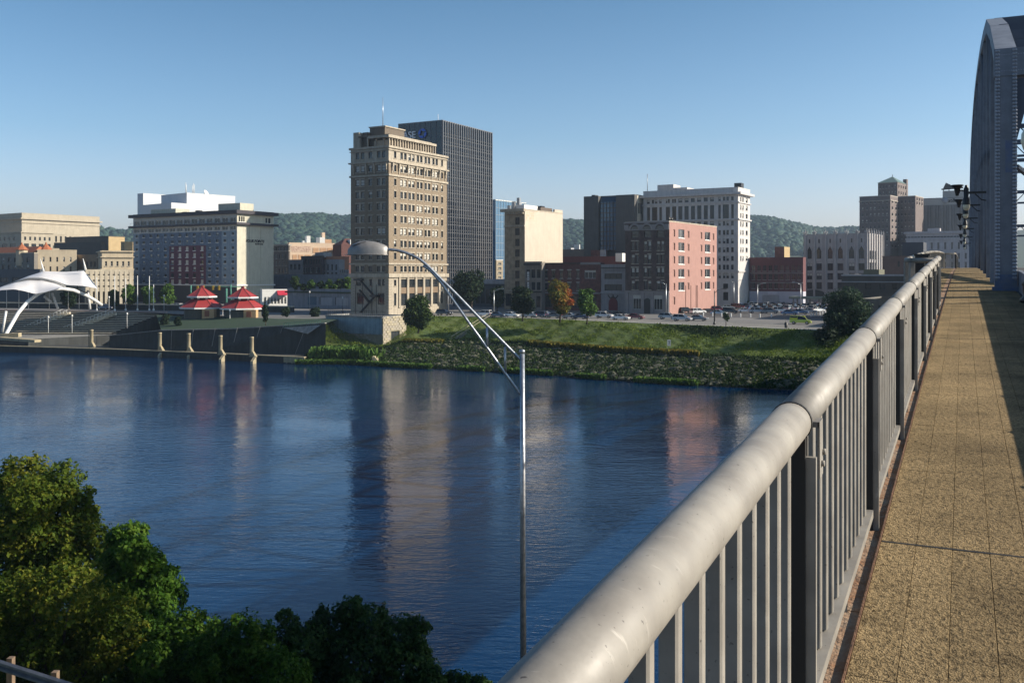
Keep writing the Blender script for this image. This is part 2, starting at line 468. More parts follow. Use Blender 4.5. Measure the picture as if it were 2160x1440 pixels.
# roads on the north side
mb = MB()
rows = []
for i, x in enumerate(np.linspace(-24, 400, 50)):
    t = interp_x(T, x); n = Vector((.45, .89, 0))
    rows.append([t + n * 1.8 + Vector((0, 0, .02)), t + n * 17 + Vector((0, 0, .02))])
strip(mb, rows); tag(mb.build('boulevard', ASPH), kind='structure')
mb = MB(); rows = []
for i, x in enumerate(np.linspace(-24, 400, 50)):
    t = interp_x(T, x); n = Vector((.45, .89, 0))
    a = t + n * 0.2; b = t + n * 1.8
    rows.append([a + Vector((0, 0, .0)), a + Vector((0, 0, .14)), b + Vector((0, 0, .14)), b])
strip(mb, rows, False); tag(mb.build('kerb', mat('kerb_conc', (.42, .4, .36))), kind='structure')
mb = MB()
for off in (6.7, 12.2):
    for x in np.arange(-20, 200, 9.0):
        a = interp_x(T, x); b = interp_x(T, x + 3.2); n = Vector((.45, .89, 0)); z = Vector((0, 0, .026))
        mb.quad(a + n * off + z, b + n * off + z, b + n * (off + .15) + z, a + n * (off + .15) + z)
tag(mb.build('lane_marking', mat('road_paint', (.62, .6, .55))), kind='structure')
# car park behind the boulevard
mb = MB()
pk = [onz(1418, 668.5, 9), onz(1760, 672, 9), onz(1790, 640, 9), onz(1470, 640, 9)]
mb.quad(*[p + Vector((0, 0, .03)) for p in pk]); tag(mb.build('car_park', ASPH_D), kind='structure')

# hills with woods
def ridge(px):
    pts = [(-900, 500), (-300, 492), (150, 489), (215, 484), (250, 492), (300, 492), (520, 470), (580, 464), (610, 461), (650, 459), (668, 457), (690, 463), (720, 468), (790, 466), (1000, 478), (1150, 474), (1190, 476), (1236, 475), (1400, 474), (1560, 469), (1590, 469), (1620, 470), (1650, 473), (1690, 480), (1712, 487), (1760, 492), (1900, 492), (2300, 480), (3200, 490)]
    for (a, ya), (b, yb) in zip(pts, pts[1:]):
        if a <= px <= b: return ya + (yb - ya) * (px - a) / (b - a)
    return 490
YH = 2100.0
mb = MB(); rows = []
hx = np.linspace(-900, 3200, 120)
for px in hx:
    top = at(px, ridge(px) + 3, YH); r = []
    for k in range(12):
        f = k / 11; y = YH - 800 * (1 - f) ; z = 8 + (top.z - 8) * math.sin(f * math.pi / 2) ** 1.2
        z += 9 * math.sin(px * .03 + f * 5) * f * (1 - f) * 3
        r.append(Vector(((px - CX) / F * y, y, z)))
    r.append(Vector((top.x * 1.3, YH + 900, 5)))
    rows.append(r)
strip(mb, rows)
HILLM = mat('hill_floor', (.02, .035, .02), (.03, .045, .02), .02, rough=1)
tag(mb.build('hills', HILLM), kind='structure')
# crowns on the hills: one mass
def hill_z(px, f):
    top = at(px, ridge(px) + 3, YH)
    return 8 + (top.z - 8) * math.sin(f * math.pi / 2) ** 1.2 + 9 * math.sin(px * .03 + f * 5) * f * (1 - f) * 3
ico_t = (1 + 5 ** .5) / 2
iv = np.array([(-1,ico_t,0),(1,ico_t,0),(-1,-ico_t,0),(1,-ico_t,0),(0,-1,ico_t),(0,1,ico_t),(0,-1,-ico_t),(0,1,-ico_t),(ico_t,0,-1),(ico_t,0,1),(-ico_t,0,-1),(-ico_t,0,1)], float)
iv /= np.linalg.norm(iv[0])
ifc = [(0,11,5),(0,5,1),(0,1,7),(0,7,10),(0,10,11),(1,5,9),(5,11,4),(11,10,2),(10,7,6),(7,1,8),(3,9,4),(3,4,2),(3,2,6),(3,6,8),(3,8,9),(4,9,5),(2,4,11),(6,2,10),(8,6,7),(9,8,1)]
HW = leaf_mat('hill_wood', (.011, .03, .026), (.02, .047, .033), (.038, .066, .036), 0)
ifa = np.array(ifc)
tris = []; tints = []
spans = [(-60, 310, 1500), (555, 760, 6000), (1175, 1250, 2200), (1560, 1830, 6000), (1030, 1070, 200)]
for a, b, n in spans:
    for _ in range(n):
        px = a + rng.random() * (b - a); f = rng.random() ** .7
        if f < .25: continue
        y = YH - 800 * (1 - f); z = hill_z(px, f); s = 2.6 + rng.random() ** 2 * 7
        V = iv * (s * npr.uniform(.75, 1.25, (12, 1))) * (1, 1, 1.05) + ((px - CX) / F * y, y, z + s * .5)
        tris.append(V); tints.append(np.full(20, rng.random()) * .8 + npr.random(20) * .2)
V = np.concatenate(tris); nV = len(tris); FI = (np.arange(nV)[:, None, None] * 12 + ifa[None]).reshape(-1)
me = bpy.data.meshes.new('hill_woods'); me.vertices.add(len(V)); me.vertices.foreach_set('co', V.reshape(-1).astype(np.float32))
me.loops.add(len(FI)); me.loops.foreach_set('vertex_index', FI.astype(np.int32)); me.polygons.add(nV * 20)
me.polygons.foreach_set('loop_start', (np.arange(nV * 20) * 3).astype(np.int32)); me.polygons.foreach_set('loop_total', np.full(nV * 20, 3, dtype=np.int32)); me.polygons.foreach_set('use_smooth', np.ones(nV * 20, dtype=bool))
me.materials.append(HW); a_ = me.attributes.new('tint', 'FLOAT', 'FACE'); a_.data.foreach_set('value', np.concatenate(tints).astype(np.float32)); me.update(calc_edges=True)
tag(inst('hill_woods', me), kind='stuff')

# ------------------------------------------------------------------ bridge: walkway, railing, truss
PHI = math.radians(25.45); SB, CB = math.sin(PHI), math.cos(PHI)
def zd(s):                                       # deck height above the river along the bridge
    q = max(s, 0.0)
    return ZC - 1.85 + .0468 * s - .000243 * q * q
def slope(s): return math.atan((zd(s + .1) - zd(s - .1)) / .2)
def BW(s, l, h=0.0):                             # bridge coordinates: along, across (right), above deck
    return Vector((s * SB + l * CB, s * CB - l * SB, zd(s) + h))
BROT = -PHI
S0, DS = 3.47, 2.74

def walk_mat():
    m = bpy.data.materials.new('walkway_aggregate'); m.use_nodes = True
    nt = m.node_tree; N = nt.nodes; L = nt.links; p = N['Principled BSDF']; p.inputs['Roughness'].default_value = .95
    p.inputs['Specular IOR Level'].default_value = .15
    geo = N.new('ShaderNodeNewGeometry'); pos = geo.outputs['Position']
    n1 = N.new('ShaderNodeTexNoise'); n1.inputs['Scale'].default_value = 150; n1.inputs['Detail'].default_value = 3
    n2 = N.new('ShaderNodeTexNoise'); n2.inputs['Scale'].default_value = 1.2; n2.inputs['Detail'].default_value = 6
    n3 = N.new('ShaderNodeTexVoronoi'); n3.inputs['Scale'].default_value = 120
    n5 = N.new('ShaderNodeTexNoise'); n5.inputs['Scale'].default_value = 34; n5.inputs['Detail'].default_value = 4
    for n in (n1, n2, n3, n5): L.new(pos, n.inputs['Vector'])
    cr = N.new('ShaderNodeValToRGB'); e = cr.color_ramp.elements
    e[0].position = .36; e[0].color = (.15, .1, .045, 1); e[1].position = .62; e[1].color = (.37, .275, .15, 1)
    k = e.new(.46); k.color = (.27, .195, .1, 1)
    L.new(n1.outputs[0], cr.inputs[0])
    r = N.new('ShaderNodeMapRange'); r.inputs[1].default_value = .3; r.inputs[2].default_value = .7; r.inputs[3].default_value = .62; r.inputs[4].default_value = 1.15
    L.new(n2.outputs[0], r.inputs[0])
    mx = N.new('ShaderNodeMix'); mx.data_type = 'RGBA'; mx.blend_type = 'MULTIPLY'; mx.inputs[0].default_value = 1
    L.new(cr.outputs[0], mx.inputs[6]); L.new(r.outputs[0], mx.inputs[7]); 
    r5 = N.new('ShaderNodeMapRange'); r5.inputs[1].default_value = .35; r5.inputs[2].default_value = .5; r5.inputs[3].default_value = .5; r5.inputs[4].default_value = 1.0
    L.new(n5.outputs[0], r5.inputs[0])
    m5 = N.new('ShaderNodeMix'); m5.data_type = 'RGBA'; m5.blend_type = 'MULTIPLY'; m5.inputs[0].default_value = 1
    L.new(mx.outputs[2], m5.inputs[6]); L.new(r5.outputs[0], m5.inputs[7])
    oi = N.new('ShaderNodeObjectInfo'); ro = N.new('ShaderNodeMapRange'); ro.inputs[3].default_value = .9; ro.inputs[4].default_value = 1.08; L.new(oi.outputs['Random'], ro.inputs[0])
    n6 = N.new('ShaderNodeTexNoise'); n6.inputs['Scale'].default_value = 3.5; n6.inputs['Detail'].default_value = 8; n6.inputs['Roughness'].default_value = .7; L.new(pos, n6.inputs['Vector'])
    r6 = N.new('ShaderNodeMapRange'); r6.inputs[1].default_value = .56; r6.inputs[2].default_value = .7; r6.inputs[3].default_value = 1.0; r6.inputs[4].default_value = .55; L.new(n6.outputs[0], r6.inputs[0])
    mm = N.new('ShaderNodeMath'); mm.operation = 'MULTIPLY'; L.new(ro.outputs[0], mm.inputs[0]); L.new(r6.outputs[0], mm.inputs[1])
    m7 = N.new('ShaderNodeMix'); m7.data_type = 'RGBA'; m7.blend_type = 'MULTIPLY'; m7.inputs[0].default_value = 1
    L.new(m5.outputs[2], m7.inputs[6]); L.new(mm.outputs[0], m7.inputs[7])
    L.new(m7.outputs[2], p.inputs['Base Color'])
    b = N.new('ShaderNodeBump'); b.inputs['Strength'].default_value = .9; b.inputs['Distance'].default_value = .006
    L.new(n3.outputs['Distance'], b.inputs['Height'])
    b2 = N.new('ShaderNodeBump'); b2.inputs['Strength'].default_value = .8; b2.inputs['Distance'].default_value = .02
    L.new(n5.outputs[0], b2.inputs['Height']); L.new(b.outputs[0], b2.inputs['Normal'])
    L.new(b2.outputs[0], p.inputs['Normal'])
    return m
WALK = walk_mat()
def rail_mat():
    m = bpy.data.materials.new('railing_paint'); m.use_nodes = True
    nt = m.node_tree; N = nt.nodes; L = nt.links; p = N['Principled BSDF']
    tc = N.new('ShaderNodeNewGeometry'); src = tc.outputs['Position']
    def noise(sc, det=4, mapping=None):
        n = N.new('ShaderNodeTexNoise'); n.inputs['Scale'].default_value = sc; n.inputs['Detail'].default_value = det
        if mapping:
            mp = N.new('ShaderNodeMapping'); mp.inputs['Rotation'].default_value = mapping[0]; mp.inputs['Scale'].default_value = mapping[1]
            L.new(src, mp.inputs[0]); L.new(mp.outputs[0], n.inputs['Vector'])
        else: L.new(src, n.inputs['Vector'])
        return n
    def rng_(n, a, b, c, d):
        r = N.new('ShaderNodeMapRange'); r.inputs[1].default_value = a; r.inputs[2].default_value = b; r.inputs[3].default_value = c; r.inputs[4].default_value = d
        L.new(n.outputs[0], r.inputs[0]); return r.outputs[0]
    base = N.new('ShaderNodeMix'); base.data_type = 'RGBA'; base.inputs[6].default_value = (.27, .252, .222, 1); base.inputs[7].default_value = (.185, .17, .15, 1)
    L.new(rng_(noise(6, 8), .35, .7, 0, 1), base.inputs[0])
    # pale scuffs across the pipe
    sc = N.new('ShaderNodeMix'); sc.data_type = 'RGBA'; sc.inputs[7].default_value = (.5, .47, .42, 1)
    L.new(base.outputs[2], sc.inputs[6]); L.new(rng_(noise(1.0, 6, ((0, 0, PHI), (9, 55, 9))), .66, .74, 0, .35), sc.inputs[0])
    # dark specks and scratches
    dk = N.new('ShaderNodeMix'); dk.data_type = 'RGBA'; dk.inputs[7].default_value = (.07, .06, .055, 1)
    L.new(sc.outputs[2], dk.inputs[6]); L.new(rng_(noise(70, 3), .69, .74, 0, .9), dk.inputs[0])
    dk2 = N.new('ShaderNodeMix'); dk2.data_type = 'RGBA'; dk2.inputs[7].default_value = (.1, .09, .08, 1)
    L.new(dk.outputs[2], dk2.inputs[6]); L.new(rng_(noise(1.0, 5, ((0, 0, PHI + .5), (120, 22, 60))), .7, .76, 0, .8), dk2.inputs[0])
    L.new(dk2.outputs[2], p.inputs['Base Color'])
    p.inputs['Roughness'].default_value = .38
    L.new(rng_(noise(25, 3), .3, .7, .5, .62), p.inputs['Roughness'])
    b = N.new('ShaderNodeBump'); b.inputs['Strength'].default_value = .25; b.inputs['Distance'].default_value = .004
    L.new(noise(30, 5).outputs[0], b.inputs['Height']); L.new(b.outputs[0], p.inputs['Normal'])
    return m
RAILP = rail_mat()
RUST = mat('rusty_steel', (.16, .075, .035), (.07, .035, .02), 9, rough=.85, bump=.5, bscale=60, coord='Generated' if 0 else 'Object')
CURB = mat('curb_rusty_concrete', (.3, .22, .15), (.22, .09, .03), 5, rough=.9, bump=.5, bscale=30)
DARKGAP = mat('joint_rubber', (.012, .012, .012), rough=.7)

# structural deck under everything
mb = MB()
ss = list(np.arange(-12, 44, 4)) + list(np.arange(44, 100, 3)) + [100, 130, 190]
rows = []
for s in ss:
    rows.append([BW(s, -.62, -.6), BW(s, -.62, -.012), BW(s, 1.75, -.012), BW(s, 1.75, .03), BW(s, 9.6, .03), BW(s, 11.6, .03), BW(s, 11.6, -.6), BW(s, -.62, -.6)])
strip(mb, rows, False)
deck = mb.build('bridge_deck', ASPH_D); tag(deck, kind='structure')
mb = MB()
for l in (-.45, 1.2, 9.6):
    for a, b in zip(ss, ss[1:]): mb.beam(BW(a, l, -1.3), BW(b, l, -1.3), .4, 1.38)
mb.build('girder', mat('girder_blue', (.1, .12, .16)), deck)

# paving slabs
walk = empty('walkway', BW(0, 0, 0), BROT); tag(walk, kind='structure')
TW, TL = .19, 1.83
def tile_mesh():
    b = MB(); x0, x1, y0, y1 = .0007, TW - .0007, .0003, TL - .0003
    c = .0016
    v = [(x0,y0,-.012),(x1,y0,-.012),(x1,y1,-.012),(x0,y1,-.012),(x0,y0,.005),(x1,y0,.005),(x1,y1,.005),(x0,y1,.005),(x0+c,y0+c,.008),(x1-c,y0+c,.008),(x1-c,y1-c,.008),(x0+c,y1-c,.008)]
    b.add(v, [(0,1,5,4),(1,2,6,5),(2,3,7,6),(3,0,4,7),(4,5,9,8),(5,6,10,9),(6,7,11,10),(7,4,8,11),(8,9,10,11)])
    return b
tm = tile_mesh().mesh('paving_slab', WALK)
ncol = 10; cnt = 0; far = MB()
base = BW(0, 0, 0)
tv = tile_mesh()
for row in range(0, 50):
    for c in range(ncol):
        s = 0.46 + row * TL; l = -.436 + c * TW
        if 5.9 < s + TL/2 < 6.0: pass
        loc = (l, s, zd(s) - base.z)
        if cnt < 300:
            inst('paving_slab', tm, walk, loc, (slope(s + .9) + rng.uniform(-.0006, .0006), rng.uniform(-.002, .002), 0)); cnt += 1
        else:
            sl = slope(s + .9)
            far.add([(loc[0] + v[0], loc[1] + v[1] * math.cos(sl) - v[2] * math.sin(sl), loc[2] + v[2] * math.cos(sl) + v[1] * math.sin(sl)) for v in tv.v], tv.f)
tag(far.build('paving_slab', WALK, walk), kind='stuff')
lit = MB()
for k in range(70):
    s_ = rng.uniform(2.2, 16); l_ = rng.uniform(-.4, 1.0) if k % 3 else -.4 + abs(rng.gauss(0, .05)); w_ = rng.uniform(.004, .014); a_ = rng.random() * 6.28
    o_ = Vector((l_, s_, zd(s_) - base.z + .009)); u_ = Vector((math.cos(a_), math.sin(a_), 0)) * w_; v_ = Vector((-math.sin(a_), math.cos(a_), .0)) * w_ * .4
    lit.add([o_ - u_, o_ + v_ + Vector((0, 0, .004)), o_ + u_, o_ - v_ + Vector((0, 0, .003))], [(0, 1, 2, 3)])
tag(lit.build('leaf_litter', mat('litter', (.06, .035, .015)), walk), kind='stuff')
# expansion joint strips
for s in (5.95, 17.5, 29.1, 40.6):
    b = MB(); b.box(-.43, 1.44, -.012, .012, -.01, .0095)
    b.build('expansion_joint', DARKGAP, walk, (0, s, zd(s) - base.z), (slope(s), 0, 0))
# lookout floor
b = MB(); rows = []
for s in np.arange(25.4, 82, 2): rows.append([BW(s, -1.42, -.3), BW(s, -1.42, 0), BW(s, -.6, 0)])
strip(b, rows, False); tag(b.build('lookout_floor', WALK), kind='structure')
# steel kerb along the left edge
b = MB()
for a in np.arange(-2, 90, 1.37):
    b.beam(BW(a, -.53, -.03), BW(a + 1.36, -.53, -.03), .17, .05)
tag(b.build('walkway_kerb', CURB), kind='structure')
b = MB()
for a in np.arange(-2, 90, 1.37):
    b.beam(BW(a, -.441, .004), BW(a + 1.37, -.441, .004), .008, .03)
tag(b.build('kerb_angle', RUST), kind='structure')

# railing -----------------------------------------------------------------
RL = -.55; RH = 1.163; RR = .069
rail = empty('bridge_railing', BW(0, RL, 0)); tag(rail, 'long cream painted steel railing with fat tubular handrail along the walkway', 'railing')
def rloc(s, l=RL, h=0.0): return BW(s, l, h) - rail.location
post_b = MB()
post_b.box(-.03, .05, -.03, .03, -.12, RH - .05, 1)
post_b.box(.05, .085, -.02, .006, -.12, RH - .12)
pm = post_b.mesh('post', [RAILP, mat('post_shade', (.018, .017, .016), rough=.6)])  # post body coloured black as its shaded near face; flange keeps rail paint
ring_b = MB()
for k in range(1):
    prof = []
    n = 24
    for rr, y0, y1 in ((RR + .0035, -.008, .008),):
        vs_ = []; fs_ = []
        for i in range(n):
            t = 2 * math.pi * i / n
            for y in (y0, y1): vs_.append((rr * math.cos(t), y, rr * math.sin(t)))
        fs_ = [(2*i, 2*((i+1)%n), 2*((i+1)%n)+1, 2*i+1) for i in range(n)]
        fs_ += [tuple(2*i for i in range(n)), tuple(2*i+1 for i in range(n))[::-1]]
        ring_b.add(vs_, fs_)
rm = ring_b.mesh('handrail_joint', DARKGAP)
brk_b = MB(); brk_b.box(.086, .093, -.03, .05, -.2, -.0); brk_b.box(.05, .09, -.03, .05, -.02, .0)
for z in (-.155, -.12):
    brk_b.tube([(.093, .01 + (z + .155), z), (.104, .01 + (z + .155), z)], .011, 6)
bkm = brk_b.mesh('bracket', RAILP)
bal_b = MB(); bal_b.prism([(.021, -.014), (.021, .014), (.014, .021), (-.014, .021), (-.021, .014), (-.021, -.014), (-.016, -.021), (.016, -.021)], .13, RH - .05); bm_ = bal_b.mesh('baluster', RAILP)
NB = 14; nbal = 0
far_bal = MB()
for i in range(-2, 40):
    s0 = S0 + i * DS; s1 = s0 + DS
    if 8 <= i <= 27: continue
    sl = slope(s0)
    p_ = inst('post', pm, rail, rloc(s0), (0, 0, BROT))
    inst('handrail_joint', rm, rail, rloc(s0 - .012, h=RH), (sl, 0, BROT))
    if i < 8: inst('bracket', bkm, rail, rloc(s0 + .045, h=RH), (sl, 0, BROT))
    b = MB()
    pts = [rloc(s0 + .001 + (DS - .002) * k / 3, h=RH) for k in range(4)]
    b.tube(pts, RR, 32, cap=True)
    b.build('handrail', RAILP, rail)
    b = MB(); b.beam(rloc(s0 + .04, RL + .012, .115), rloc(s1 - .04, RL + .012, .115), .085, .018); b.beam(rloc(s0 + .04, RL + .052, .10), rloc(s1 - .04, RL + .052, .10), .006, .045)
    b.beam(rloc((s0 + s1) / 2, RL + .03, -.01), rloc((s0 + s1) / 2, RL + .03, .1), .012, .05)
    b.build('bottom_rail', RAILP, rail)
    for k in range(1, NB):
        s = s0 + DS * k / NB
        if i >= -1 and nbal < 290:
            inst('baluster', bm_, rail, rloc(s, RL + .005), (0, 0, BROT)); nbal += 1
        else:
            o = rloc(s, RL + .005); far_bal.tube([o + Vector((0, 0, .13)), o + Vector((0, 0, RH - .05))], .0185, 6, cap=False)
tag(far_bal.build('baluster', RAILP, rail), kind='stuff')

# lookout railing
lk = empty('lookout_railing', BW(24, -1.9, 0)); tag(lk, 'dark balcony railing jutting left over the bridge pier with a box post', 'railing')
def lloc(s, l, h=0.0): return BW(s, l, h) - lk.location
lk_pts = [(25.4, -.55), (25.4, -1.15), (25.9, -1.3), (40, -1.35), (62, -1.35), (78, -1.3), (80.2, -.55)]
for (a, la), (c, lc) in zip(lk_pts, lk_pts[1:]):
    L_ = math.hypot(c - a, lc - la); n = max(2, int(L_ / .2))
    b = MB(); nn = max(1, int(L_ / 2))
    b.tube([lloc(a + (c - a) * k / nn, la + (lc - la) * k / nn, 1.12) for k in range(nn + 1)], .06, 14); b.build('handrail', RAILP, lk)
    b = MB()
    for k in range(n + 1):
        f = k / n; o = lloc(a + (c - a) * f, la + (lc - la) * f)
        b.beam(o + Vector((0, 0, .1)), o + Vector((0, 0, 1.08)), .03, .03)
    tag(b.build('baluster', RAILP, lk), kind='stuff')
    b = MB(); b.beam(lloc(a, la, -.1), lloc(a, la, 1.07), .09, .09); b.build('post', RAILP, lk)
cb = empty('control_cabinet', BW(27, -.97, 0), BROT); tag(cb, 'black steel cabinet standing in the bridge lookout', 'cabinet')
b = MB(); b.box(-.16, .16, -.2, .2, 0, 1.2); b.build('body', BLACK, cb)
b = MB(); b.box(-.19, .19, -.23, .23, 1.2, 1.25); b.build('lid', BLACK, cb)

# traffic barrier right of the walkway
br = empty('traffic_barrier', BW(0, 1.62, 0), 0); tag(br, 'low grey steel barrier between the walkway and the bridge road', 'barrier')
BLUEP = mat('bridge_bluegrey', (.2, .225, .27), (.14, .16, .2), 2.5, rough=.55, streak=.3, bump=.25, bscale=20)
b = MB(); ao = br.location
for a in np.arange(-14, 32.5, 2): b.beam(BW(a, 1.6, .3) - ao, BW(a + 2, 1.6, .3) - ao, .12, .64)
b.build('panel', BLUEP, br)
b = MB()
for a in np.arange(-14, 22.5, 2): b.beam(BW(a, 1.6, -.05) - ao, BW(a, 1.6, .61) - ao, .2, .16)
tag(b.build('post', BLUEP, br), kind='stuff')

# truss ------------------------------------------------------------------
truss = empty('bridge_truss', BW(33.4, .9, 0)); tag(truss, 'riveted blue grey steel truss of the bridge beside the walkway', 'bridge')
TO = truss.location
BLUED = mat('bridge_dark', (.07, .09, .13), (.05, .065, .1), 2.5, rough=.6, streak=.2)
BLUEB = mat('bridge_blue', (.07, .11, .22), (.12, .14, .18), 3, rough=.5, bump=.3, bscale=15)
prof = [(33.4, 27.7), (39.5, 29.9), (46, 31.7), (53, 32.8), (62, 34.0), (72, 35.1), (84, 36.2), (96, 37.1), (110, 37.7), (124, 37.9), (138, 37.7), (152, 36.9), (168, 33.6), (184, 29)]
def TW_(s, l, z): return BW(s, l, 0) * 1 - TO + Vector((0, 0, z - zd(s)))
def member(b, s0, z0, s1, z1, l, w, t):          # box member in the truss plane, l = left face, w across, t along
    b.beam(TW_(s0, l + w / 2, z0), TW_(s1, l + w / 2, z1), t if abs(z1 - z0) > abs(s1 - s0) * 3 else w, w if abs(z1 - z0) > abs(s1 - s0) * 3 else t, up=(SB, CB, 0) if abs(z1 - z0) > abs(s1 - s0) * 3 else (0, 0, 1))
def vert(b, s, z0, z1, l, w, t):
    c = TW_(s, l + w / 2, 0)
    ux = Vector((CB, -SB, 0)) * (w / 2); uy = Vector((SB, CB, 0)) * (t / 2)
    v = []
    for z in (z0, z1):
        for a, e in ((-1, -1), (1, -1), (1, 1), (-1, 1)):
            q = c + ux * a + uy * e; q.z = z - TO.z; v.append(q)
    b.add(v, [(0,3,2,1),(4,5,6,7),(0,1,5,4),(1,2,6,5),(2,3,7,6),(3,0,4,7)])
for side, l0 in (('near', .9), ('far', 10.0)):
    for i, (s, z) in enumerate(prof):
        if i == 0: continue
        b = MB(); vert(b, s, zd(s) - 1.5, z, l0, .55, .5)
        b.build('vertical', BLUEP, truss)
        b = MB(); vert(b, s - .26, zd(s), z, l0 + .02, .06, .02); vert(b, s - .26, zd(s), z, l0 + .47, .06, .02); b.build('flange', BLUEP, truss)
    for i, ((s0, z0), (s1, z1)) in enumerate(zip(prof, prof[1:])):
        b = MB(); b.beam(TW_(s0, l0 + .3, z0), TW_(s1, l0 + .3, z1), .6, .55); b.build('top_chord', BLUEP, truss)
        if i > 0:
            zz = (zd(s0), z1) if i % 2 else (z0, zd(s1))
            b = MB(); b.beam(TW_(s0, l0 + .28, zz[0]), TW_(s1, l0 + .28, zz[1]), .4, .4); b.build('diagonal', BLUED, truss)
            zz = (z0, zd(s1)) if i % 2 else (zd(s0), z1)
            b = MB(); b.beam(TW_(s0, l0 + .28, (z0 + zd(s0)) / 2), TW_(s1, l0 + .28, (z1 + zd(s1)) / 2), .3, .3); b.build('brace', BLUED, truss)
    # portal column
    s, z = prof[0]
    b = MB(); vert(b, s, zd(s) + .5, z - .6, l0, .6, .5); b.build('portal_column', BLUEP, truss)
    b = MB(); vert(b, s, zd(s) - .6, zd(s) + .5, l0 - .01, .62, .52); vert(b, s - .02, zd(s) - .6, zd(s) + .12, l0 - .08, .8, .8); b.build('column_base', BLUEB, truss)
    for q in (0, .54):
        b = MB(); vert(b, s - .27, zd(s) + .3, z - .6, l0 + q, .06, .035); b.build('flange', BLUEP, truss)
    b = MB(); vert(b, s, z - .6, z + .25, l0 - .03, 1.5, .56); b.build('gusset_plate', BLUEP, truss)
# rivets on the portal column: real domes, one part
s, z = prof[0]; b = MB()
def dome(c, r):
    base_ = len(b.v)
    ux = Vector((CB, -SB, 0)); uz = Vector((0, 0, 1)); n_ = Vector((-SB, -CB, 0))
    v = [c + (ux * math.cos(t * math.pi / 3) + uz * math.sin(t * math.pi / 3)) * r for t in range(6)]
    v += [c + (ux * math.cos(t * math.pi / 3) + uz * math.sin(t * math.pi / 3)) * r * .6 + n_ * r * .6 for t in range(6)] + [c + n_ * r * .75]
    b.add(v, [(i, (i + 1) % 6, 6 + (i + 1) % 6, 6 + i) for i in range(6)] + [(6 + i, 6 + (i + 1) % 6, 12) for i in range(6)], 0, True)
zz = zd(s) + .4
while zz < z + .2:
    for q in (.03, .095, .505, .57):
        dome(TW_(s - (.288 if zz < z - .6 else .282), .9 + q, zz), .042)
    zz += .11
for i in range(22):
    for k in range(2):
        dome(TW_(s - .282, .95 + i * .066, z - .45 + k * .5), .018)
tag(b.build('rivet', mat('rivet_paint', (.34, .37, .43)), truss), kind='stuff')
b = MB(); s, z = prof[0]
c0 = TW_(s - .29, .9, 0)
vert(b, s - .262, z - 3.6, z - 2.6, 1.18, .22, .02); b.build('blue_patch', BLUEB, truss)
# portal bracing and sway struts across the road
for i, (s, z) in enumerate(prof):
    b = MB(); b.beam(TW_(s, 1.2, z), TW_(s, 10.3, z + .0), .35, .5); b.build('cross_strut', BLUEP if i == 0 else BLUED, truss)
    if i == 0: continue
    b = MB(); b.beam(TW_(s, 1.2, z - 1.7), TW_(s, 10.3, z - 1.7), .25, .3)
    for k in range(6):
        a = 1.3 + k * 1.5; b.beam(TW_(s, a, z if k % 2 else z - 1.7), TW_(s, a + 1.5, z - 1.7 if k % 2 else z), .12, .12)
    b.build('sway_brace', BLUED, truss)
for i in range(4):
    f = (i + 1) / 5; s = prof[0][0] + (prof[1][0] - prof[0][0]) * f; z = prof[0][1] + (prof[1][1] - prof[0][1]) * f
    if i in (1, 3): b = MB(); b.beam(TW_(s, 1.45, z), TW_(s, 10.3, z - .0), .3, .34); b.build('cross_strut', BLUED, truss)
# curved knee under the portal beam
b = MB(); s, z = prof[0]
knee = [(2.4, z - .7), (1.5, z - .7), (1.5, z - 2.6), (1.75, z - 1.6)]
v = [TW_(s + e, a, q) for e in (-.15, .15) for a, q in knee]
b.add(v, [(0,1,2,3),(7,6,5,4),(0,4,5,1),(1,5,6,2),(2,6,7,3),(3,7,4,0)]); b.build('knee_brace', BLUED, truss)
# haunch lacing rods seen beyond the column
b = MB(); b.beam(TW_(prof[0][0], 1.5, prof[0][1] - 3.4), TW_(prof[1][0], 3.4, prof[1][1] - 6.5), .12, .12); b.build('rod', BLUED, truss)

# ornate lamp post at the right edge
GLOBE = mat('lamp_globe', (.75, .68, .5), rough=.3)
lp = empty('lamp_post', BW(27.1, 1.62, 0), BROT); tag(lp, 'black ornate cast iron lamp post with cream globe at the right edge of the walkway', 'street lamp')
b = MB(); b.lathe([(.0, 0), (.34, 0), (.34, .1), (.27, .16), (.27, .42), (.3, .46), (.2, .62), (.13, .8), (.17, .86), (.1, 1.0), (.085, 1.3)], 14); b.build('pedestal', BLACK, lp)
b = MB(); b.lathe([(.08, 1.3), (.07, 3.3), (.12, 3.34), (.12, 3.42), (.08, 3.5), (.14, 3.62), (.17, 3.72)], 12); b.build('shaft', BLACK, lp)
b = MB(); b.lathe([(.15, 3.72), (.26, 3.86), (.31, 4.05), (.3, 4.25), (.2, 4.44), (.0, 4.5)], 16); b.build('globe', GLOBE, lp)
b = MB(); b.lathe([(.16, 4.44), (.12, 4.54), (.03, 4.6), (.03, 4.7), (0, 4.72)], 12); b.build('finial', BLACK, lp)

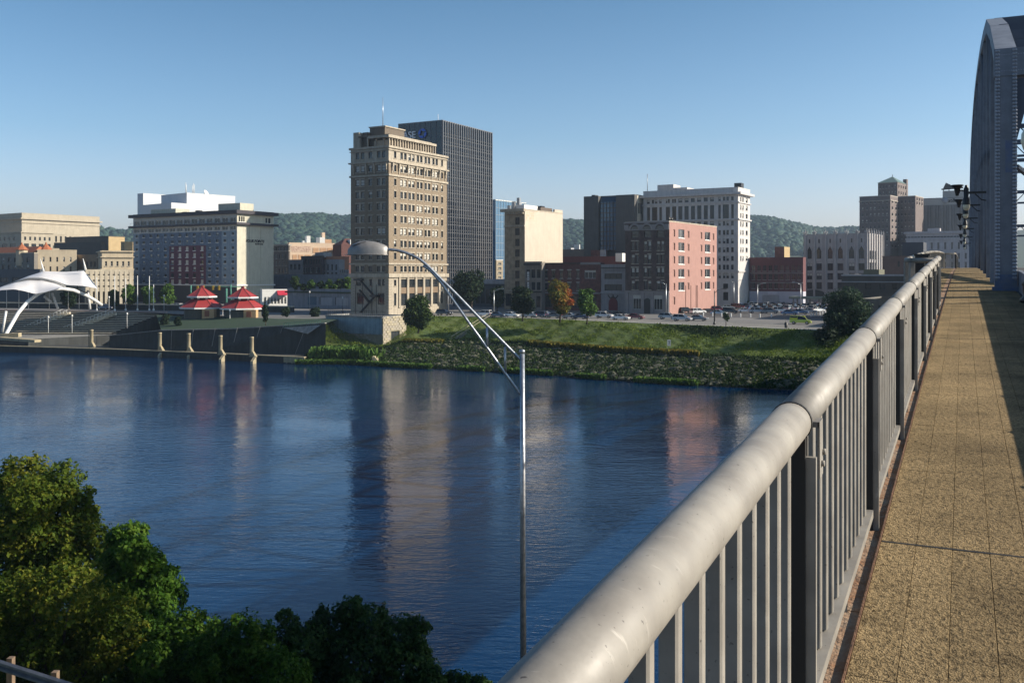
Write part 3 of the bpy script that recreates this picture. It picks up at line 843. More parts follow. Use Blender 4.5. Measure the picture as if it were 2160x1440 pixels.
# bracket lamps along the truss
def bracket_lamp():
    r = empty('bracket_lamp'); 
    b = MB(); b.beam((.95, 0, 0), (-.02, 0, 0), .07, .1); b.beam((.95, 0, -.45), (.95, 0, .25), .1, .1); b.tube([(.95, 0, -.4), (.6, 0, -.32), (.35, 0, -.06)], .03, 6); b.build('arm', BLACK, r)
    b = MB(); b.lathe([(.05, .34), (.07, .25), (.11, .18), (.1, -.2), (.15, -.28), (.16, -.52)], 10); b.build('housing', BLACK, r)
    b = MB(); b.lathe([(.13, -.52), (.15, -.6), (.1, -.74), (0, -.78)], 10); b.build('glass_bowl', GLOBE, r)
    b = MB(); b.tube([(0, 0, .05), (-.18, 0, .12), (-.28, 0, .1)], .035, 6); b.tube([(-.28, 0, .1), (-.3, 0, .0)], .04, 6)
    b.lathe([(.06, -.12), (.09, .02), (.13, .18), (.2, .28), (.27, .33), (.24, .36), (0, .38)], 12, c=(-.36, 0, 0)); b.build('bell_shade', BLACK, r)
    return r
bl0 = bracket_lamp()
blab = ['nearest black bracket lamp with bell shade hanging over the walkway', 'second black bracket lamp with bell shade along the truss', 'third black bracket lamp with bell shade along the truss', 'fourth black bracket lamp with bell shade along the truss', 'fifth black bracket lamp with bell shade along the truss', 'farthest black bracket lamp with bell shade along the truss']
for i, s in enumerate((46, 62, 78, 96, 116, 138)):
    o = bl0 if i == 0 else copy_tree(bl0)
    hz = {46: 3.7, 62: 3.85, 78: 3.7, 96: 3.6, 116: 3.6, 138: 3.85}[s]
    o.location = BW(s, .12, hz); o.rotation_euler = (0, 0, BROT); tag(o, blab[i], 'street lamp', 'bracket lamps along the bridge truss')
# ------------------------------------------------------------------ buildings
_wm = {}
def window_mesh(w, h, style):
    """faces local -y, x 0..w, z 0..h, wall surface at y = 0 (glass recessed)"""
    key = (round(w, 1), round(h, 1), style)
    if key in _wm: return _wm[key]
    w, h = key[0], key[1]
    b = MB(); g = 0.28
    fm, gm, kind, sill = STYLES[style]
    # glass
    gl = 1
    f = min(.12, w * .08)
    bl = kind[1] if len(kind) > 1 else 0
    b.quad((0, g, 0), (w, g, 0), (w, g, h), (0, g, h), 1)
    if bl: b.box(f, w - f, g - .03, g - .01, h * (1 - bl), h - f, 3)
    # frame
    b.box(0, w, g - .08, g, 0, f); b.box(0, w, g - .08, g, h - f, h)
    b.box(0, f, g - .08, g, f, h - f); b.box(w - f, w, g - .08, g, f, h - f)
    if 'r' in kind[0]: b.box(f, w - f, g - .07, g, h * .5 - f * .4, h * .5 + f * .4)
    if 'm' in kind[0]: b.box(w / 2 - f * .5, w / 2 + f * .5, g - .08, g, f, h - f)
    if 'p' in kind[0]: b.box(w / 2 - w * .09, w / 2 + w * .09, 0.02, g, 0, h, 2)     # masonry mullion of a paired window
    if 't' in kind[0]:
        for q in (1, 2): b.box(w * q / 3 - f * .4, w * q / 3 + f * .4, g - .08, g, f, h - f)
    if 'g' in kind[0]:
        for q in (.25, .75): b.box(f, w - f, g - .06, g, h * q - .03, h * q + .03)
    if sill & 1: b.box(-.15, w + .15, -.14, g, -.22, 0, 2)
    if sill & 2: b.box(-.15, w + .15, -.08, .0, h, h + .35, 2)
    me = b.mesh('window', [fm, gm, STYLE_SILL[style], BLIND])
    _wm[key] = me
    return me
STYLES = {}; STYLE_SILL = {}
def style(name, fm, gm, kind, sill, sillm=STONE, bl=0):
    STYLES[name] = (fm, gm, (kind, bl), sill); STYLE_SILL[name] = sillm

class Bld:
    def __init__(s, name, label, px, Y=None, ybase=None, th=30.0, xl=None, xr=None, ytop=None, z0=STREET - .2, cat='building', group=None, depth=None, left=None, ztop=None):
        if Y is None: Y = (ZC - STREET) * F / (ybase - HY)
        s.th = math.radians(th); s.px = px; s.Y = Y
        s.o = Vector(((px - CX) / F * Y, Y, 0))
        s.L = Vector((-math.cos(s.th), math.sin(s.th), 0)); s.R = Vector((math.sin(s.th), math.cos(s.th), 0))
        s.wr = depth if depth else s.uR(xr); s.wl = left if left else s.uL(xl)
        s.z0 = z0; s.z1 = ztop if ztop is not None else s.z(ytop)
        s.root = empty(name, s.o, math.atan2(s.R.y, s.R.x)); tag(s.root, label, cat, group)
        s.op = {'R': [], 'L': []}; s.cuts = {'R': [], 'L': []}
    def z(s, py): return ZC - (py - HY) / F * s.Y
    def _u(s, px, d):
        k = (px - CX) / F
        return (k * s.o.y - s.o.x) / (d.x - k * d.y)
    def uR(s, px): return s._u(px, s.R)
    def uL(s, px): return s._u(px, s.L)
    def zat(s, py, side, u):
        Y = s.o.y + (s.R.y if side == 'R' else s.L.y) * u
        return ZC - (py - HY) / F * Y
    def place(s, side, mesh, name, u0, u1, z, d=0.0):
        if side == 'R': return inst(name, mesh, s.root, (u0, d, z), (0, 0, 0))
        return inst(name, mesh, s.root, (d, u1, z), (0, 0, -math.pi / 2))
    def win(s, side, u0, u1, z0, z1, styles, name='window', lab=None):
        w = round(u1 - u0, 1); h = round(z1 - z0, 1)
        if w < .3: w = .3
        u1 = u0 + w; z1 = z0 + h
        W_ = s.wr if side == 'R' else s.wl
        if u0 < .1 or u1 > W_ - .1: return
        s.op[side].append((u0, u1, z0, z1))
        st = styles if isinstance(styles, str) else rng.choice(styles)
        return s.place(side, window_mesh(w, h, st), name, u0, u1, z0)
    def wins_px(s, side, xs, ys, styles, zref=None):
        """xs: list of (x0,x1) photo columns on that face, ys: list of (ytop,ybottom) rows read at the near corner"""
        for (a, c) in xs:
            if side == 'R': u0, u1 = s.uR(a), s.uR(c)
            else: u0, u1 = s.uL(c), s.uL(a)
            for (t, bt) in ys: s.win(side, u0, u1, s.z(bt), s.z(t), styles)
    def grid(s, side, n, m, fw, zlo, zhi, fh, styles, mar=.04, skip=None):
        W_ = s.wr if side == 'R' else s.wl
        a = W_ * mar; pitch = (W_ - 2 * a) / n; vp = (zhi - zlo) / m
        for i in range(n):
            for k in range(m):
                if skip and skip(i, k): continue
                c = a + pitch * (i + .5); w = pitch * fw; h = vp * fh; z = zlo + vp * k + vp * (1 - fh) / 2
                s.win(side, c - w / 2, c + w / 2, z, z + h, styles)
    def wall(s, mats, matf=None, roof=ROOF_G, parapet=.9, back=True, name='wall', coping=None):
        b = MB()
        for side in 'RL':
            W_ = s.wr if side == 'R' else s.wl
            us = {0.0, W_}; zs = {s.z0, s.z1}
            for (a, c, d, e) in s.op[side]: us |= {a, c}; zs |= {d, e}
            for kind, v in s.cuts[side]: (us if kind == 'u' else zs).add(v)
            us = sorted(u for u in us if 0 <= u <= W_); zs = sorted(z for z in zs if s.z0 <= z <= s.z1)
            def P(u, z, d=0.0): return (u, d, z) if side == 'R' else (d, u, z)
            ops = s.op[side]
            vid = {}
            def vi(u, z):
                k = (u, z)
                if k not in vid: vid[k] = len(b.v); b.v.append(P(u, z))
                return vid[k]
            for a, c in zip(us, us[1:]):
                if c - a < 1e-5: continue
                col = [o for o in ops if o[0] <= (a + c) / 2 <= o[1]]
                for d, e in zip(zs, zs[1:]):
                    if e - d < 1e-5: continue
                    zm = (d + e) / 2
                    if any(o[2] <= zm <= o[3] for o in col): continue
                    mi = matf(side, (a + c) / 2, zm) if matf else 0
                    b.f.append((vi(a, d), vi(c, d), vi(c, e), vi(a, e))); b.m.append(mi); b.sm.append(False)
            for (a, c, d, e) in ops:
                g = .3; mi = matf(side, (a + c) / 2, d - .05) if matf else 0
                for q in ((P(a, d), P(a, e), P(a, e, g), P(a, d, g)), (P(c, d), P(c, e), P(c, e, g), P(c, d, g)), (P(a, e), P(c, e), P(c, e, g), P(a, e, g)), (P(a, d), P(c, d), P(c, d, g), P(a, d, g))):
                    b.add(q, [(0, 1, 2, 3)], mi)
        if back:
            b.quad((s.wr, 0, s.z0), (s.wr, s.wl, s.z0), (s.wr, s.wl, s.z1), (s.wr, 0, s.z1)); b.quad((0, s.wl, s.z0), (s.wr, s.wl, s.z0), (s.wr, s.wl, s.z1), (0, s.wl, s.z1))
        o = b.build(name, mats, s.root)
        r = MB(); zr = s.z1 - parapet; r.quad((.02, .02, zr), (s.wr - .02, .02, zr), (s.wr - .02, s.wl - .02, zr), (.02, s.wl - .02, zr)); r.build('roof', roof, s.root)
        t = .35; r = MB(); zc = s.z1; e = .05
        for x0, x1, y0, y1 in ((-e, s.wr + e, -e, t), (-e, s.wr + e, s.wl - t, s.wl + e), (-e, t, t, s.wl - t), (s.wr - t, s.wr + e, t, s.wl - t)):
            r.box(x0, x1, y0, y1, zr + .05 if 0 else zc - .25, zc + .12)
        r.build('coping', coping or (mats[0] if isinstance(mats, list) else mats), s.root)
        return o
    def band(s, z0, z1, pr, m, name='cornice', sides='all'):
        b = MB(); e = pr
        b.box(-e, s.wr + e, -e, .0, z0, z1); b.box(-e, 0, 0, s.wl + e, z0, z1)
        if sides == 'all':
            b.box(s.wr, s.wr + e, 0, s.wl + e, z0, z1); b.box(0, s.wr, s.wl, s.wl + e, z0, z1)
        return b.build(name, m, s.root)
    def box(s, name, side, u0, u1, z0, z1, d0, d1, m):
        """d: outward distance from wall (d0 inner .. d1 outer)"""
        b = MB()
        if side == 'R': b.box(u0, u1, -d1, -d0, z0, z1)
        else: b.box(-d1, -d0, u0, u1, z0, z1)
        return b.build(name, m, s.root)
    def rbox(s, name, x0, x1, y0, y1, z0, z1, m):
        b = MB(); b.box(x0, x1, y0, y1, z0, z1); return b.build(name, m, s.root)
    def text(s, txt, side, u, z, size, m, name='lettering', d=.12, shear=0, bold=0, depth=.06, align='LEFT'):
        cu = bpy.data.curves.new(name, 'FONT'); cu.body = txt; cu.size = size; cu.extrude = depth; cu.shear = shear; cu.offset = bold; cu.align_x = align
        to = bpy.data.objects.new(name, cu); COL.objects.link(to)
        dg = bpy.context.evaluated_depsgraph_get(); dg.update()
        me = bpy.data.meshes.new_from_object(to.evaluated_get(dg)); bpy.data.objects.remove(to)
        me.materials.clear(); me.materials.append(m)
        o = inst(name, me, s.root)
        if side == 'R': o.location = (u, -d, z); o.rotation_euler = (math.pi / 2, 0, 0)
        else: o.location = (-d, u, z); o.rotation_euler = (math.pi / 2, 0, -math.pi / 2)
        return o

style('tw', FRAME_D, GLASS, 'rp', 3); style('tw2', FRAME_D, GLASS, 'rp', 3, bl=.45); style('tw3', FRAME_D, GLASS, 'rp', 3, bl=.8)
style('ts', FRAME_D, GLASS, 'r', 3); style('ts2', FRAME_D, GLASS, 'r', 3, bl=.5)
style('pl', FRAME_D, GLASS, 'r', 0); style('pl2', FRAME_W, GLASS, 'r', 0, bl=.5); style('pm', FRAME_D, GLASS, 'rm', 1)
style('pm2', FRAME_W, GLASS, 'rm', 1, bl=.5); style('sw', FRAME_W, GLASS, 'r', 1); style('bluem', FRAME_D, GLASS_BLUE, 'mr', 0)
style('store', FRAME_D, GLASS, 'tg', 0); style('storew', FRAME_W, GLASS, 't', 0, bl=.25)

# ---- tall brick tower by the river (13 storeys) --------------------------------
TB = mat('tower_brick', (.3, .235, .16), (.235, .18, .125), 1.2, rough=.85, bump=.3, streak=.15, brick=2.2)
TS = mat('tower_stone', (.44, .385, .3), (.33, .285, .22), 1.0, rough=.8, bump=.3, streak=.3)
style('tA', FRAME_D, GLASS, 'rp', 3, TS); style('tB', FRAME_D, GLASS, 'rp', 3, TS, .45); style('tC', FRAME_D, GLASS, 'rp', 3, TS, .85)
style('sA', FRAME_D, GLASS, 'r', 3, TS); style('sB', FRAME_D, GLASS, 'r', 3, TS, .5)
t = Bld('office_tower', 'tall tan brick office tower with stone base and bracketed cornice at the river edge', 820, ybase=665, th=30, xl=740, xr=942.5, ytop=309, z0=7)
KZ = t.z
Rp = [(838.5, 851), (0, 0)]
xr_pair = [(844.5, 857.5), (861.5, 874.5), (879, 891), (895.5, 907.5), (912, 923.5)]
xr_single = [(831, 836), (930.5, 934.5)]
xl_pair = [(750, 768.5), (795.5, 812.5)]; xl_single = [(777.5, 785)]
rows_ = [(317.5, 331.5), (346, 360)] + [(375.5 + 26.2 * k, 389.5 + 26.2 * k) for k in range(7)] + [(561, 573.5)]
ps = ['tA', 'tA', 'tA', 'tA', 'tB', 'tC']; sn = ['sA', 'sA', 'sA', 'sB']
t.wins_px('R', xr_pair, rows_, ps); t.wins_px('L', xl_pair, rows_, ps)
t.wins_px('R', xr_single, rows_, sn); t.wins_px('L', xl_single, rows_, sn)
# stone base
t.wins_px('L', [(751, 762), (779, 785), (797, 803.5), (806, 812)], [(589, 603)], sn)
t.wins_px('L', [(752.5, 767), (796.5, 811)], [(618, 643)], 'store')
style('arc', FRAME_D, GLASS, 'mg', 0); BRZ = mat('bronze_spandrel', (.2, .14, .09), rough=.5)
for a, c in xr_pair:
    u0, u1 = t.uR(a), t.uR(c)
    t.win('R', u0, u1, KZ(646), KZ(589), 'arc', 'arcade_window')
    t.box('spandrel', 'R', u0 + .05, u1 - .05, KZ(620), KZ(607), -.22, .03, BRZ)
t.wins_px('R', xr_single, [(590, 603), (619, 645)], sn)
for sd in 'RL':
    for y in (557, 583, 369): t.cuts[sd].append(('z', KZ(y)))
t.wall([TB, TS], lambda sd, u, z: 1 if z < KZ(583) or z > KZ(369) - .6 and z > KZ(345) else 0, coping=TS, parapet=1.5)
t.band(KZ(311), KZ(306.5), .42, TS); t.band(KZ(370.5), KZ(366.5), .35, TS, 'belt_course'); t.band(KZ(558), KZ(554.5), .35, TS, 'belt_course')
t.band(KZ(585), KZ(577), .5, TS, 'belt_course'); t.band(KZ(341.5), KZ(338.5), .55, TS, 'balcony_ledge'); t.band(KZ(316), KZ(314.5), .3, TS, 'belt_course')
# brackets under the balcony ledge
bb = MB(); bb.box(0, .5, -.55, 0, -1.0, 0); bb.box(.05, .45, -.38, 0, -2.0, -1.0); bb.box(.1, .4, -.22, 0, -2.9, -2.0)
bm2 = bb.mesh('bracket', TS)
for x in (827, 841, 859.5, 877, 893.5, 910, 926, 939): t.place('R', bm2, 'bracket', t.uR(x) - .27, t.uR(x) + .28, KZ(342.6))
for x in (746, 773, 790, 816): t.place('L', bm2, 'bracket', t.uL(x) - .27, t.uL(x) + .28, KZ(342.6))
# pilasters in arcade with caps
for x in (842.3, 859.6, 876.8, 893.3, 909.8, 926): t.box('pilaster', 'R', t.uR(x) - .45, t.uR(x) + .45, KZ(650), KZ(586), .0, .3, TS)
# rusticated stone courses on the base: proud blocks
cb_ = MB(); cb_.box(0, 1.5, -.07, 0, 0, .5); cm = cb_.mesh('stone_block', TS)
for k in range(11):
    z = KZ(652) + k * .78
    for sd, us_ in (('R', (0.05, t.wr - 1.6)), ('L', (t.wl - 1.6, 0.05))):
        for u in us_: t.place(sd, cm, 'stone_block', u, u + 1.5, z)
# loggia penthouse set back, right side glazed gallery
pw = MB(); zt = KZ(281)
G0 = KZ(306.5)
t.rbox('penthouse', 1.2, t.wr * .8, 1.0, t.wl * .45, G0, zt - 1.6, mat('pent_wall', (.42, .33, .23), streak=.2))
for k in range(19):
    u = 1.0 + k * (t.wr * .8 - .6) / 18
    t.rbox('mullion', u, u + .28, .55, .95, G0, zt - .9, TS)
t.rbox('penthouse_roof', .2, t.wr * .8 + .6, .2, t.wl * .55, zt - 1.0, zt - .3, TS)
t.rbox('penthouse_roof', 1.5, t.wr * .78, 1.2, t.wl * .5, zt - .3, zt + .05, TS)
# open frames on left top, stair head and chimney
dk = mat('pent_dark', (.14, .11, .08), streak=.2)
t.rbox('parapet_pier', 1, 3.4, t.wl - 2.2, t.wl - .1, G0, KZ(272), TS)
t.rbox('stair_head', 3.2, 12.5, t.wl * .28, t.wl * .68, G0, KZ(262), dk)
t.rbox('stair_head_cap', 3.0, 12.7, t.wl * .26, t.wl * .7, KZ(262), KZ(259.5), TS)
t.rbox('water_tank_room', 2.0, 4.4, t.wl * .66, t.wl * .8, G0, KZ(272), dk)
for u in (2.4, 5.2, 8.2, 11): t.rbox('frame_post', 1.0, 1.35, u, u + .35, G0, KZ(284), TS)
t.rbox('frame_beam', .9, 1.5, .6, t.wl - 2, KZ(284), KZ(281), dk)
t.rbox('roof_equipment', 5, 8, t.wl * .72, t.wl * .82, G0, KZ(288), WHITE)
m_ = MB(); m_.tube([(4.4, t.wl * .40, KZ(262)), (4.4, t.wl * .40, KZ(196))], [.13, .05], 6); m_.build('antenna', METAL_G, t.root)
# fire stair on left face
fs = MB(); DK = BLACK
def lf(u, z, d): return (-d, u, z)
def LU(x): return t.uL(x)
fs.beam(lf(LU(762), KZ(590), .8), lf(LU(794), KZ(626), .8), .9, .22); fs.beam(lf(LU(794), KZ(626), .9), lf(LU(765), KZ(660), .9), .9, .2)
fs.beam(lf(LU(762), KZ(612), .8), lf(LU(784), KZ(640), .8), .8, .3); fs.beam(lf(LU(752), KZ(590), .8), lf(LU(768), KZ(590), .8), 1.2, .6)
fs.beam(lf(LU(786), KZ(624), .8), lf(LU(800), KZ(624), .8), 1.2, .6)
for x in (756, 770, 790, 800): fs.beam(lf(LU(x), KZ(663), 1.2), lf(LU(x), KZ(600), 1.2), .12, .12)
fs.build('fire_stair', DK, t.root)

# terrace wall in front of the tower
STW = mat('river_stone', (.3, .27, .2), (.2, .18, .13), .9, rough=.9, bump=.7, bscale=3)
BLP = mat('blue_wall_paint', (.27, .36, .42), (.2, .28, .33), .7, rough=.85, streak=.3)
tw = Bld('terrace_wall', 'stone terrace wall with pale blue painted front under the tower', 808, Y=238, th=30, xl=687, xr=857, ytop=668, z0=-.5, cat='wall')
tw.win('R', tw.uR(825), tw.uR(843), tw.z(727), tw.z(700), 'store', 'doorway')
tw.wall([STW], coping=CONC, parapet=.3, roof=CONC)
tw.box('painted_panel', 'L', .3, tw.wl - .2, tw.z(705), tw.z(671.5), 0, .12, BLP)
tw.box('panel_frame', 'L', .1, tw.wl - .1, tw.z(671.5), tw.z(669.5), 0, .3, CONC); tw.box('panel_frame', 'L', .1, tw.wl - .1, tw.z(707), tw.z(705), 0, .2, CONC)
sb = MB(); sb.box(0, 1.25, -.08, 0, 0, .52); sbm = sb.mesh('stone', STW)
sb = MB(); sb.box(0, .85, -.05, 0, 0, .52); sbm2 = sb.mesh('stone', STONE)
SWL = mat('river_stone_sunlit', (.42, .37, .27), (.3, .26, .19), .9, rough=.9, bump=.7, bscale=3)  # lighter copy of the river stone, sunlight put into the right face
sb = MB(); sb.box(0, 1.15, -.1, 0, 0, .52); sbm3 = sb.mesh('stone', SWL)
for k in range(9):
    z = tw.z(735) + k * .6
    if z > tw.z(708): break
    u = .2 + (k % 2) * .6
    while u < tw.wl - 1.4:
        if rng.random() < .85: tw.place('L', rng.choice([sbm, sbm2]), 'stone', u, u + 1.25, z)
        u += 1.33
for k in range(13):
    z = tw.z(733) + k * .6
    if z > tw.z(671): break
    u = .1 + (k % 2) * .6
    while u < tw.wr - 1.3:
        if not (tw.uR(825) - 1.2 < u < tw.uR(843) and z < tw.z(699)): tw.place('R', rng.choice([sbm3, sbm3, sbm2]), 'stone', u, u + 1.15, z)
        u += 1.24
# terrace fence
fe = empty('terrace_fence', tw.o + Vector((0, 0, tw.z1)), math.atan2(tw.R.y, tw.R.x)); tag(fe, 'thin dark metal fence on the terrace in front of the tower', 'fence')
b = MB()
for k in range(30): b.box(.5, .55, k * tw.wl / 30, k * tw.wl / 30 + .05, .1, 1.3)
b.box(.48, .56, 0, tw.wl, 1.28, 1.34); tag(b.build('picket', BLACK, fe), kind='stuff')

# ---- dark glass tower behind ----------------------------------------------------
CG = glass_mat('dark_curtain_glass', (.006, .01, .018), .05, 0)
FIN = mat('fin_metal', (.17, .17, .175), (.13, .13, .14), 1, rough=.4, metal=.3)
TRN = mat('transom_metal', (.12, .125, .13))
c = Bld('glass_tower', 'tall dark glass office tower with pale vertical fins behind the brick tower', 933, ybase=641, th=29, xl=840, xr=1038, ytop=253.5)
c.wall([CG], coping=FIN, parapet=1)
n = 24
fm_ = MB(); fm_.box(-.13, .13, -.3, 0, 0, c.z1 - c.z0); fmr = fm_.mesh('fin', FIN)
for k in range(n): 
    u = .2 + (c.wr - .4) * k / (n - 1); inst('fin', fmr, c.root, (u, 0, c.z0))
nl = int(c.wl / 2.5)
fm_ = MB(); fm_.box(-.2, 0, -.06, .06, 0, c.z1 - c.z0); fml = fm_.mesh('fin', mat('fin_shaded', (.1, .12, .16)))  # darker copy of the fin metal, shade put into the left face
for k in range(nl + 1):
    u = .3 + (c.wl - .5) * k / nl; inst('fin', fml, c.root, (0, u, c.z0))
nf = 21
for k in range(nf):
    z = c.z0 + 3 + (c.z1 - c.z0 - 6) * k / nf
    c.box('transom', 'R', 0, c.wr, z, z + .16, .003, .1, FIN if k < 12 else TRN); c.box('transom', 'R', 0, c.wr, z + 1.2, z + 1.3, .003, .08, TRN)
    c.box('transom', 'L', 0, c.wl, z, z + .12, .003, .05, mat('fin_shaded', (0, 0, 0)))
SIGNW = mat('sign_white', (.7, .72, .75), emit=None); SIGNB = mat('sign_blue', (.03, .13, .6), (.03, .13, .55))
zs_ = c.z(292)
u_se = c.uL(879.5)
# letters read left to right; on the L face u decreases to the right
c.text('CHASE', 'L', c.uL(878.5), c.z(286.5), (c.z(271.5) - c.z(286.5)) * 1.36, SIGNW, d=.6, bold=.06, depth=.1, align='RIGHT')
# octagon emblem of four wedges
cxu, czz = (c.uL(883) + c.uL(902)) / 2, c.z(278.5); R_ = (c.z(268) - c.z(289)) / 2
b = MB()
def oc(a, r): return (-.7, cxu - r * math.cos(a), czz + r * math.sin(a))
for q in range(4):
    a0 = math.radians(22.5 + 90 * q)
    pts = [oc(a0, R_), oc(a0 + math.pi / 4, R_), oc(a0 + math.pi / 2 - .12, R_ * .98), oc(a0 + math.pi / 2 - .3, R_ * .5), oc(a0 + math.pi / 4 - .1, R_ * .52)]
    b.add(pts + [(p[0] + .3, p[1], p[2]) for p in pts], [(0, 1, 2, 3, 4), (9, 8, 7, 6, 5), (0, 5, 6, 1), (1, 6, 7, 2), (2, 7, 8, 3), (3, 8, 9, 4), (4, 9, 5, 0)])
b.build('emblem', SIGNB, c.root)
b = MB(); b.tube([(3, c.uL(915), c.z1), (3, c.uL(915), c.z(237))], .09, 5); b.build('antenna', WHITE, c.root)

# ---- hotel ------------------------------------------------------------------
HB = mat('hotel_slate', (.12, .17, .25), (.09, .135, .2), .8, rough=.8, streak=.2, fine=1)
HL = mat('hotel_pale', (.24, .31, .37), (.18, .24, .3), .8, rough=.8, streak=.2)
HM = mat('hotel_maroon', (.1, .03, .055), (.075, .02, .04), .8, rough=.8)
HC = mat('hotel_cream', (.52, .5, .4), (.44, .42, .34), .5, rough=.8, streak=.15)
HG = mat('hotel_greygreen', (.3, .33, .32), (.26, .29, .28), .5, rough=.8, streak=.15)
style('hA', FRAME_D, GLASS, 'r', 1, WHITE); style('hB', HL, GLASS, 'r', 1, HL, .6); style('hC', FRAME_W, GLASS, 'm', 0)
HT = mat('hotel_top', (.42, .43, .42), (.36, .37, .36), .8)
style('hD', WHITE, GLASS, 'r', 1, WHITE, .9)
h = Bld('hotel', 'slate blue riverside hotel with maroon centre panel and cream end wall', 500, ybase=641, th=31, xl=281, xr=577, ytop=443)
hx_ = [250 + v / 4.8 for v in (185, 255, 330, 400, 475, 545, 620, 693, 768, 845, 922, 1000, 1078, 1158)]
h.wins_px('L', [(x - 6, x + 6) for x in hx_], [(458, 468.5), (476, 484.5)], 'hC')
hr = [492.5, 507, 522.5, 537, 552, 566.5, 581, 594.5]
for i, x in enumerate(hx_):
    for k, y in enumerate(hr):
        mar_ = 5 <= i <= 9 and k >= 2
        h.wins_px('L', [(x - (3 if mar_ else 2.6), x + (3 if mar_ else 2.6))], [(y - (4.2 if mar_ else 2.8), y + (4.5 if mar_ else 3))], ['hA', 'hB', 'hD'] if mar_ else ['hA', 'hA', 'hA', 'hB'])
h.wins_px('R', [(503.5, 507), (508.5, 512), (513, 516), (560, 564), (566, 570.5)], [(456, 467)], 'hA')
u0, u1 = h.uL(434.5), h.uL(357); ug = h.uL(467.5)
for v in (u0, u1, ug, h.uL(294)): h.cuts['L'].append(('u', v))
for y in (486.5, 516, 600, 455, 472): h.cuts['L'].append(('z', h.z(y)))
h.cuts['R'].append(('u', h.uR(527)))
def hm(sd, u, z):
    if sd == 'R': return 3
    if z < h.z(600): return 5
    if z > h.z(486.5): return 6
    if u0 < u < u1 and z < h.z(516): return 2
    if u < ug or u > h.uL(294): return 1
    return 0
h.wall([HB, HL, HM, HC, HG, ROOF_D, HT], hm, coping=ROOF_D)
DKB = mat('hotel_fascia', (.035, .03, .04), rough=.7)
h.band(h.z(450.5), h.z(443.5), 1.4, DKB, 'fascia'); h.band(h.z(473.5), h.z(469), 1.4, DKB, 'balcony_slab')
b = MB(); zz = h.z(469)
for k in range(26): b.box(-1.5, -1.46, k * h.wl / 25, k * h.wl / 25 + .05, zz, zz + 1.0)
b.box(-1.5, -1.44, 0, h.wl, zz + 1.05, zz + 1.12); tag(b.build('balcony_railing', FRAME_D, h.root), kind='stuff')
h.band(h.z(603), h.z(600.5), .5, WHITE, 'canopy_edge')
for x, x2, yt in ((309.5, 362, 432), (452, 498, 427)):
    a_, c_ = h.uL(x2), h.uL(x); h.rbox('roof_plant_room', 2, 9, a_, c_, h.z1 - .5, h.z(yt), HC)
for k, x in enumerate((338, 350, 376, 404, 515, 526)):
    u = h.uL(x) if x < 500 else None
    if u: h.rbox('roof_vent', 3, 4.6, u - 1, u + 1.3, h.z1 - .5, h.z(440 - (k % 2) * 2), ROOF_D)
    else: h.rbox('roof_vent', h.uR(x) - 1, h.uR(x) + 1.4, 3, 5, h.z1 - .5, h.z(437), ROOF_D)
h.rbox('base_annex', h.wr - 7, h.wr + .5, -3.0, 0, h.z0, h.z(612), HG)
SG = mat('sign_dark', (.02, .02, .025))
h.text('FOUR POINTS', 'R', h.uR(518.5), h.z(510), 1.5, SG, shear=.2, depth=.05, bold=.04); h.text('by sheraton', 'R', h.uR(538), h.z(514.5), .85, SG, shear=.2, depth=.05, bold=.03)
for x in (526.8, 550.5): h.box('pilaster_strip', 'R', h.uR(x) - .2, h.uR(x) + .2, h.z(612), h.z(475), 0, .12, HC)

# white plant building behind the hotel
WP = mat('plant_white', (.55, .56, .58), (.48, .5, .52), .3, rough=.7)
g = Bld('white_plant_block', 'white stepped windowless block rising behind the slate hotel', 302, Y=470, th=40, xl=290, xr=400, ytop=408)
g.wall([WP], coping=WP)
g2 = Bld('white_stepped_block', 'bright white rooftop block with dishes behind the hotel', 394, Y=440, th=40, xl=340, xr=496, ytop=407)
g2.wall([WP], coping=WP)
g2.rbox('lower_step', -9, 6, -2, g2.wl + 2, g2.z0, g2.z(430), WP)
b = MB()
for k, (x, hh) in enumerate(((380, 4), (384, 5), (413, 4), (416, 5), (419, 4.5))): b.tube([(g2.uR(max(x, 398)) , 2 + k * .4, g2.z1), (g2.uR(max(x, 398)), 2 + k * .4, g2.z1 + hh)], .12, 5)
b.build('roof_vent_pipe', WHITE, g2.root)
b = MB(); b.lathe([(0, 0), (.9, .2), (1.5, .8), (1.45, .85), (.85, .3), (0, .12)], 12, c=(0, 0, 0)); b.build('dish', WHITE, g2.root, (g2.uR(440), 3, g2.z1 + .6), (math.radians(60), 0, .4))

# ---- far left group ---------------------------------------------------------
BG = mat('beige_stone', (.4, .35, .27), (.33, .29, .22), .3, rough=.85, streak=.15)
BG2 = mat('cream_stone', (.5, .42, .3), (.42, .35, .25), .3, rough=.85, streak=.15)
style('bw', FRAME_D, GLASS, 'r', 0)
a = Bld('auditorium', 'large pale blank stone auditorium block at the far left', 46, Y=560, th=34, xl=-160, xr=210, ytop=449)
a.wall([BG], coping=BG); a.band(a.z(462), a.z(459), 1.2, BG); a.band(a.z(470), a.z(468.5), .5, BG, 'belt_course')
a.grid('R', 11, 1, .35, a.z(490), a.z(482), .5, 'bw')
a2 = Bld('stone_office_block', 'lower pale stone wing with window rows in front of the auditorium', 45, Y=500, th=34, xl=-160, xr=112, ytop=489)
a2.grid('R', 6, 1, .4, a2.z(508), a2.z(497), .7, 'bw'); a2.grid('R', 4, 1, .65, a2.z(525), a2.z(512), .8, 'store'); a2.grid('L', 20, 1, .5, a2.z(508), a2.z(497), .7, 'bw'); a2.grid('L', 12, 1, .7, a2.z(525), a2.z(512), .8, 'store')
a2.wall([BG], coping=BG); a2.band(a2.z(491), a2.z(489), .5, BG)
a3 = Bld('stone_wing', 'pale stone wing with tall windows between auditorium and brown block', 111, Y=520, th=34, xl=100, xr=165, ytop=494)
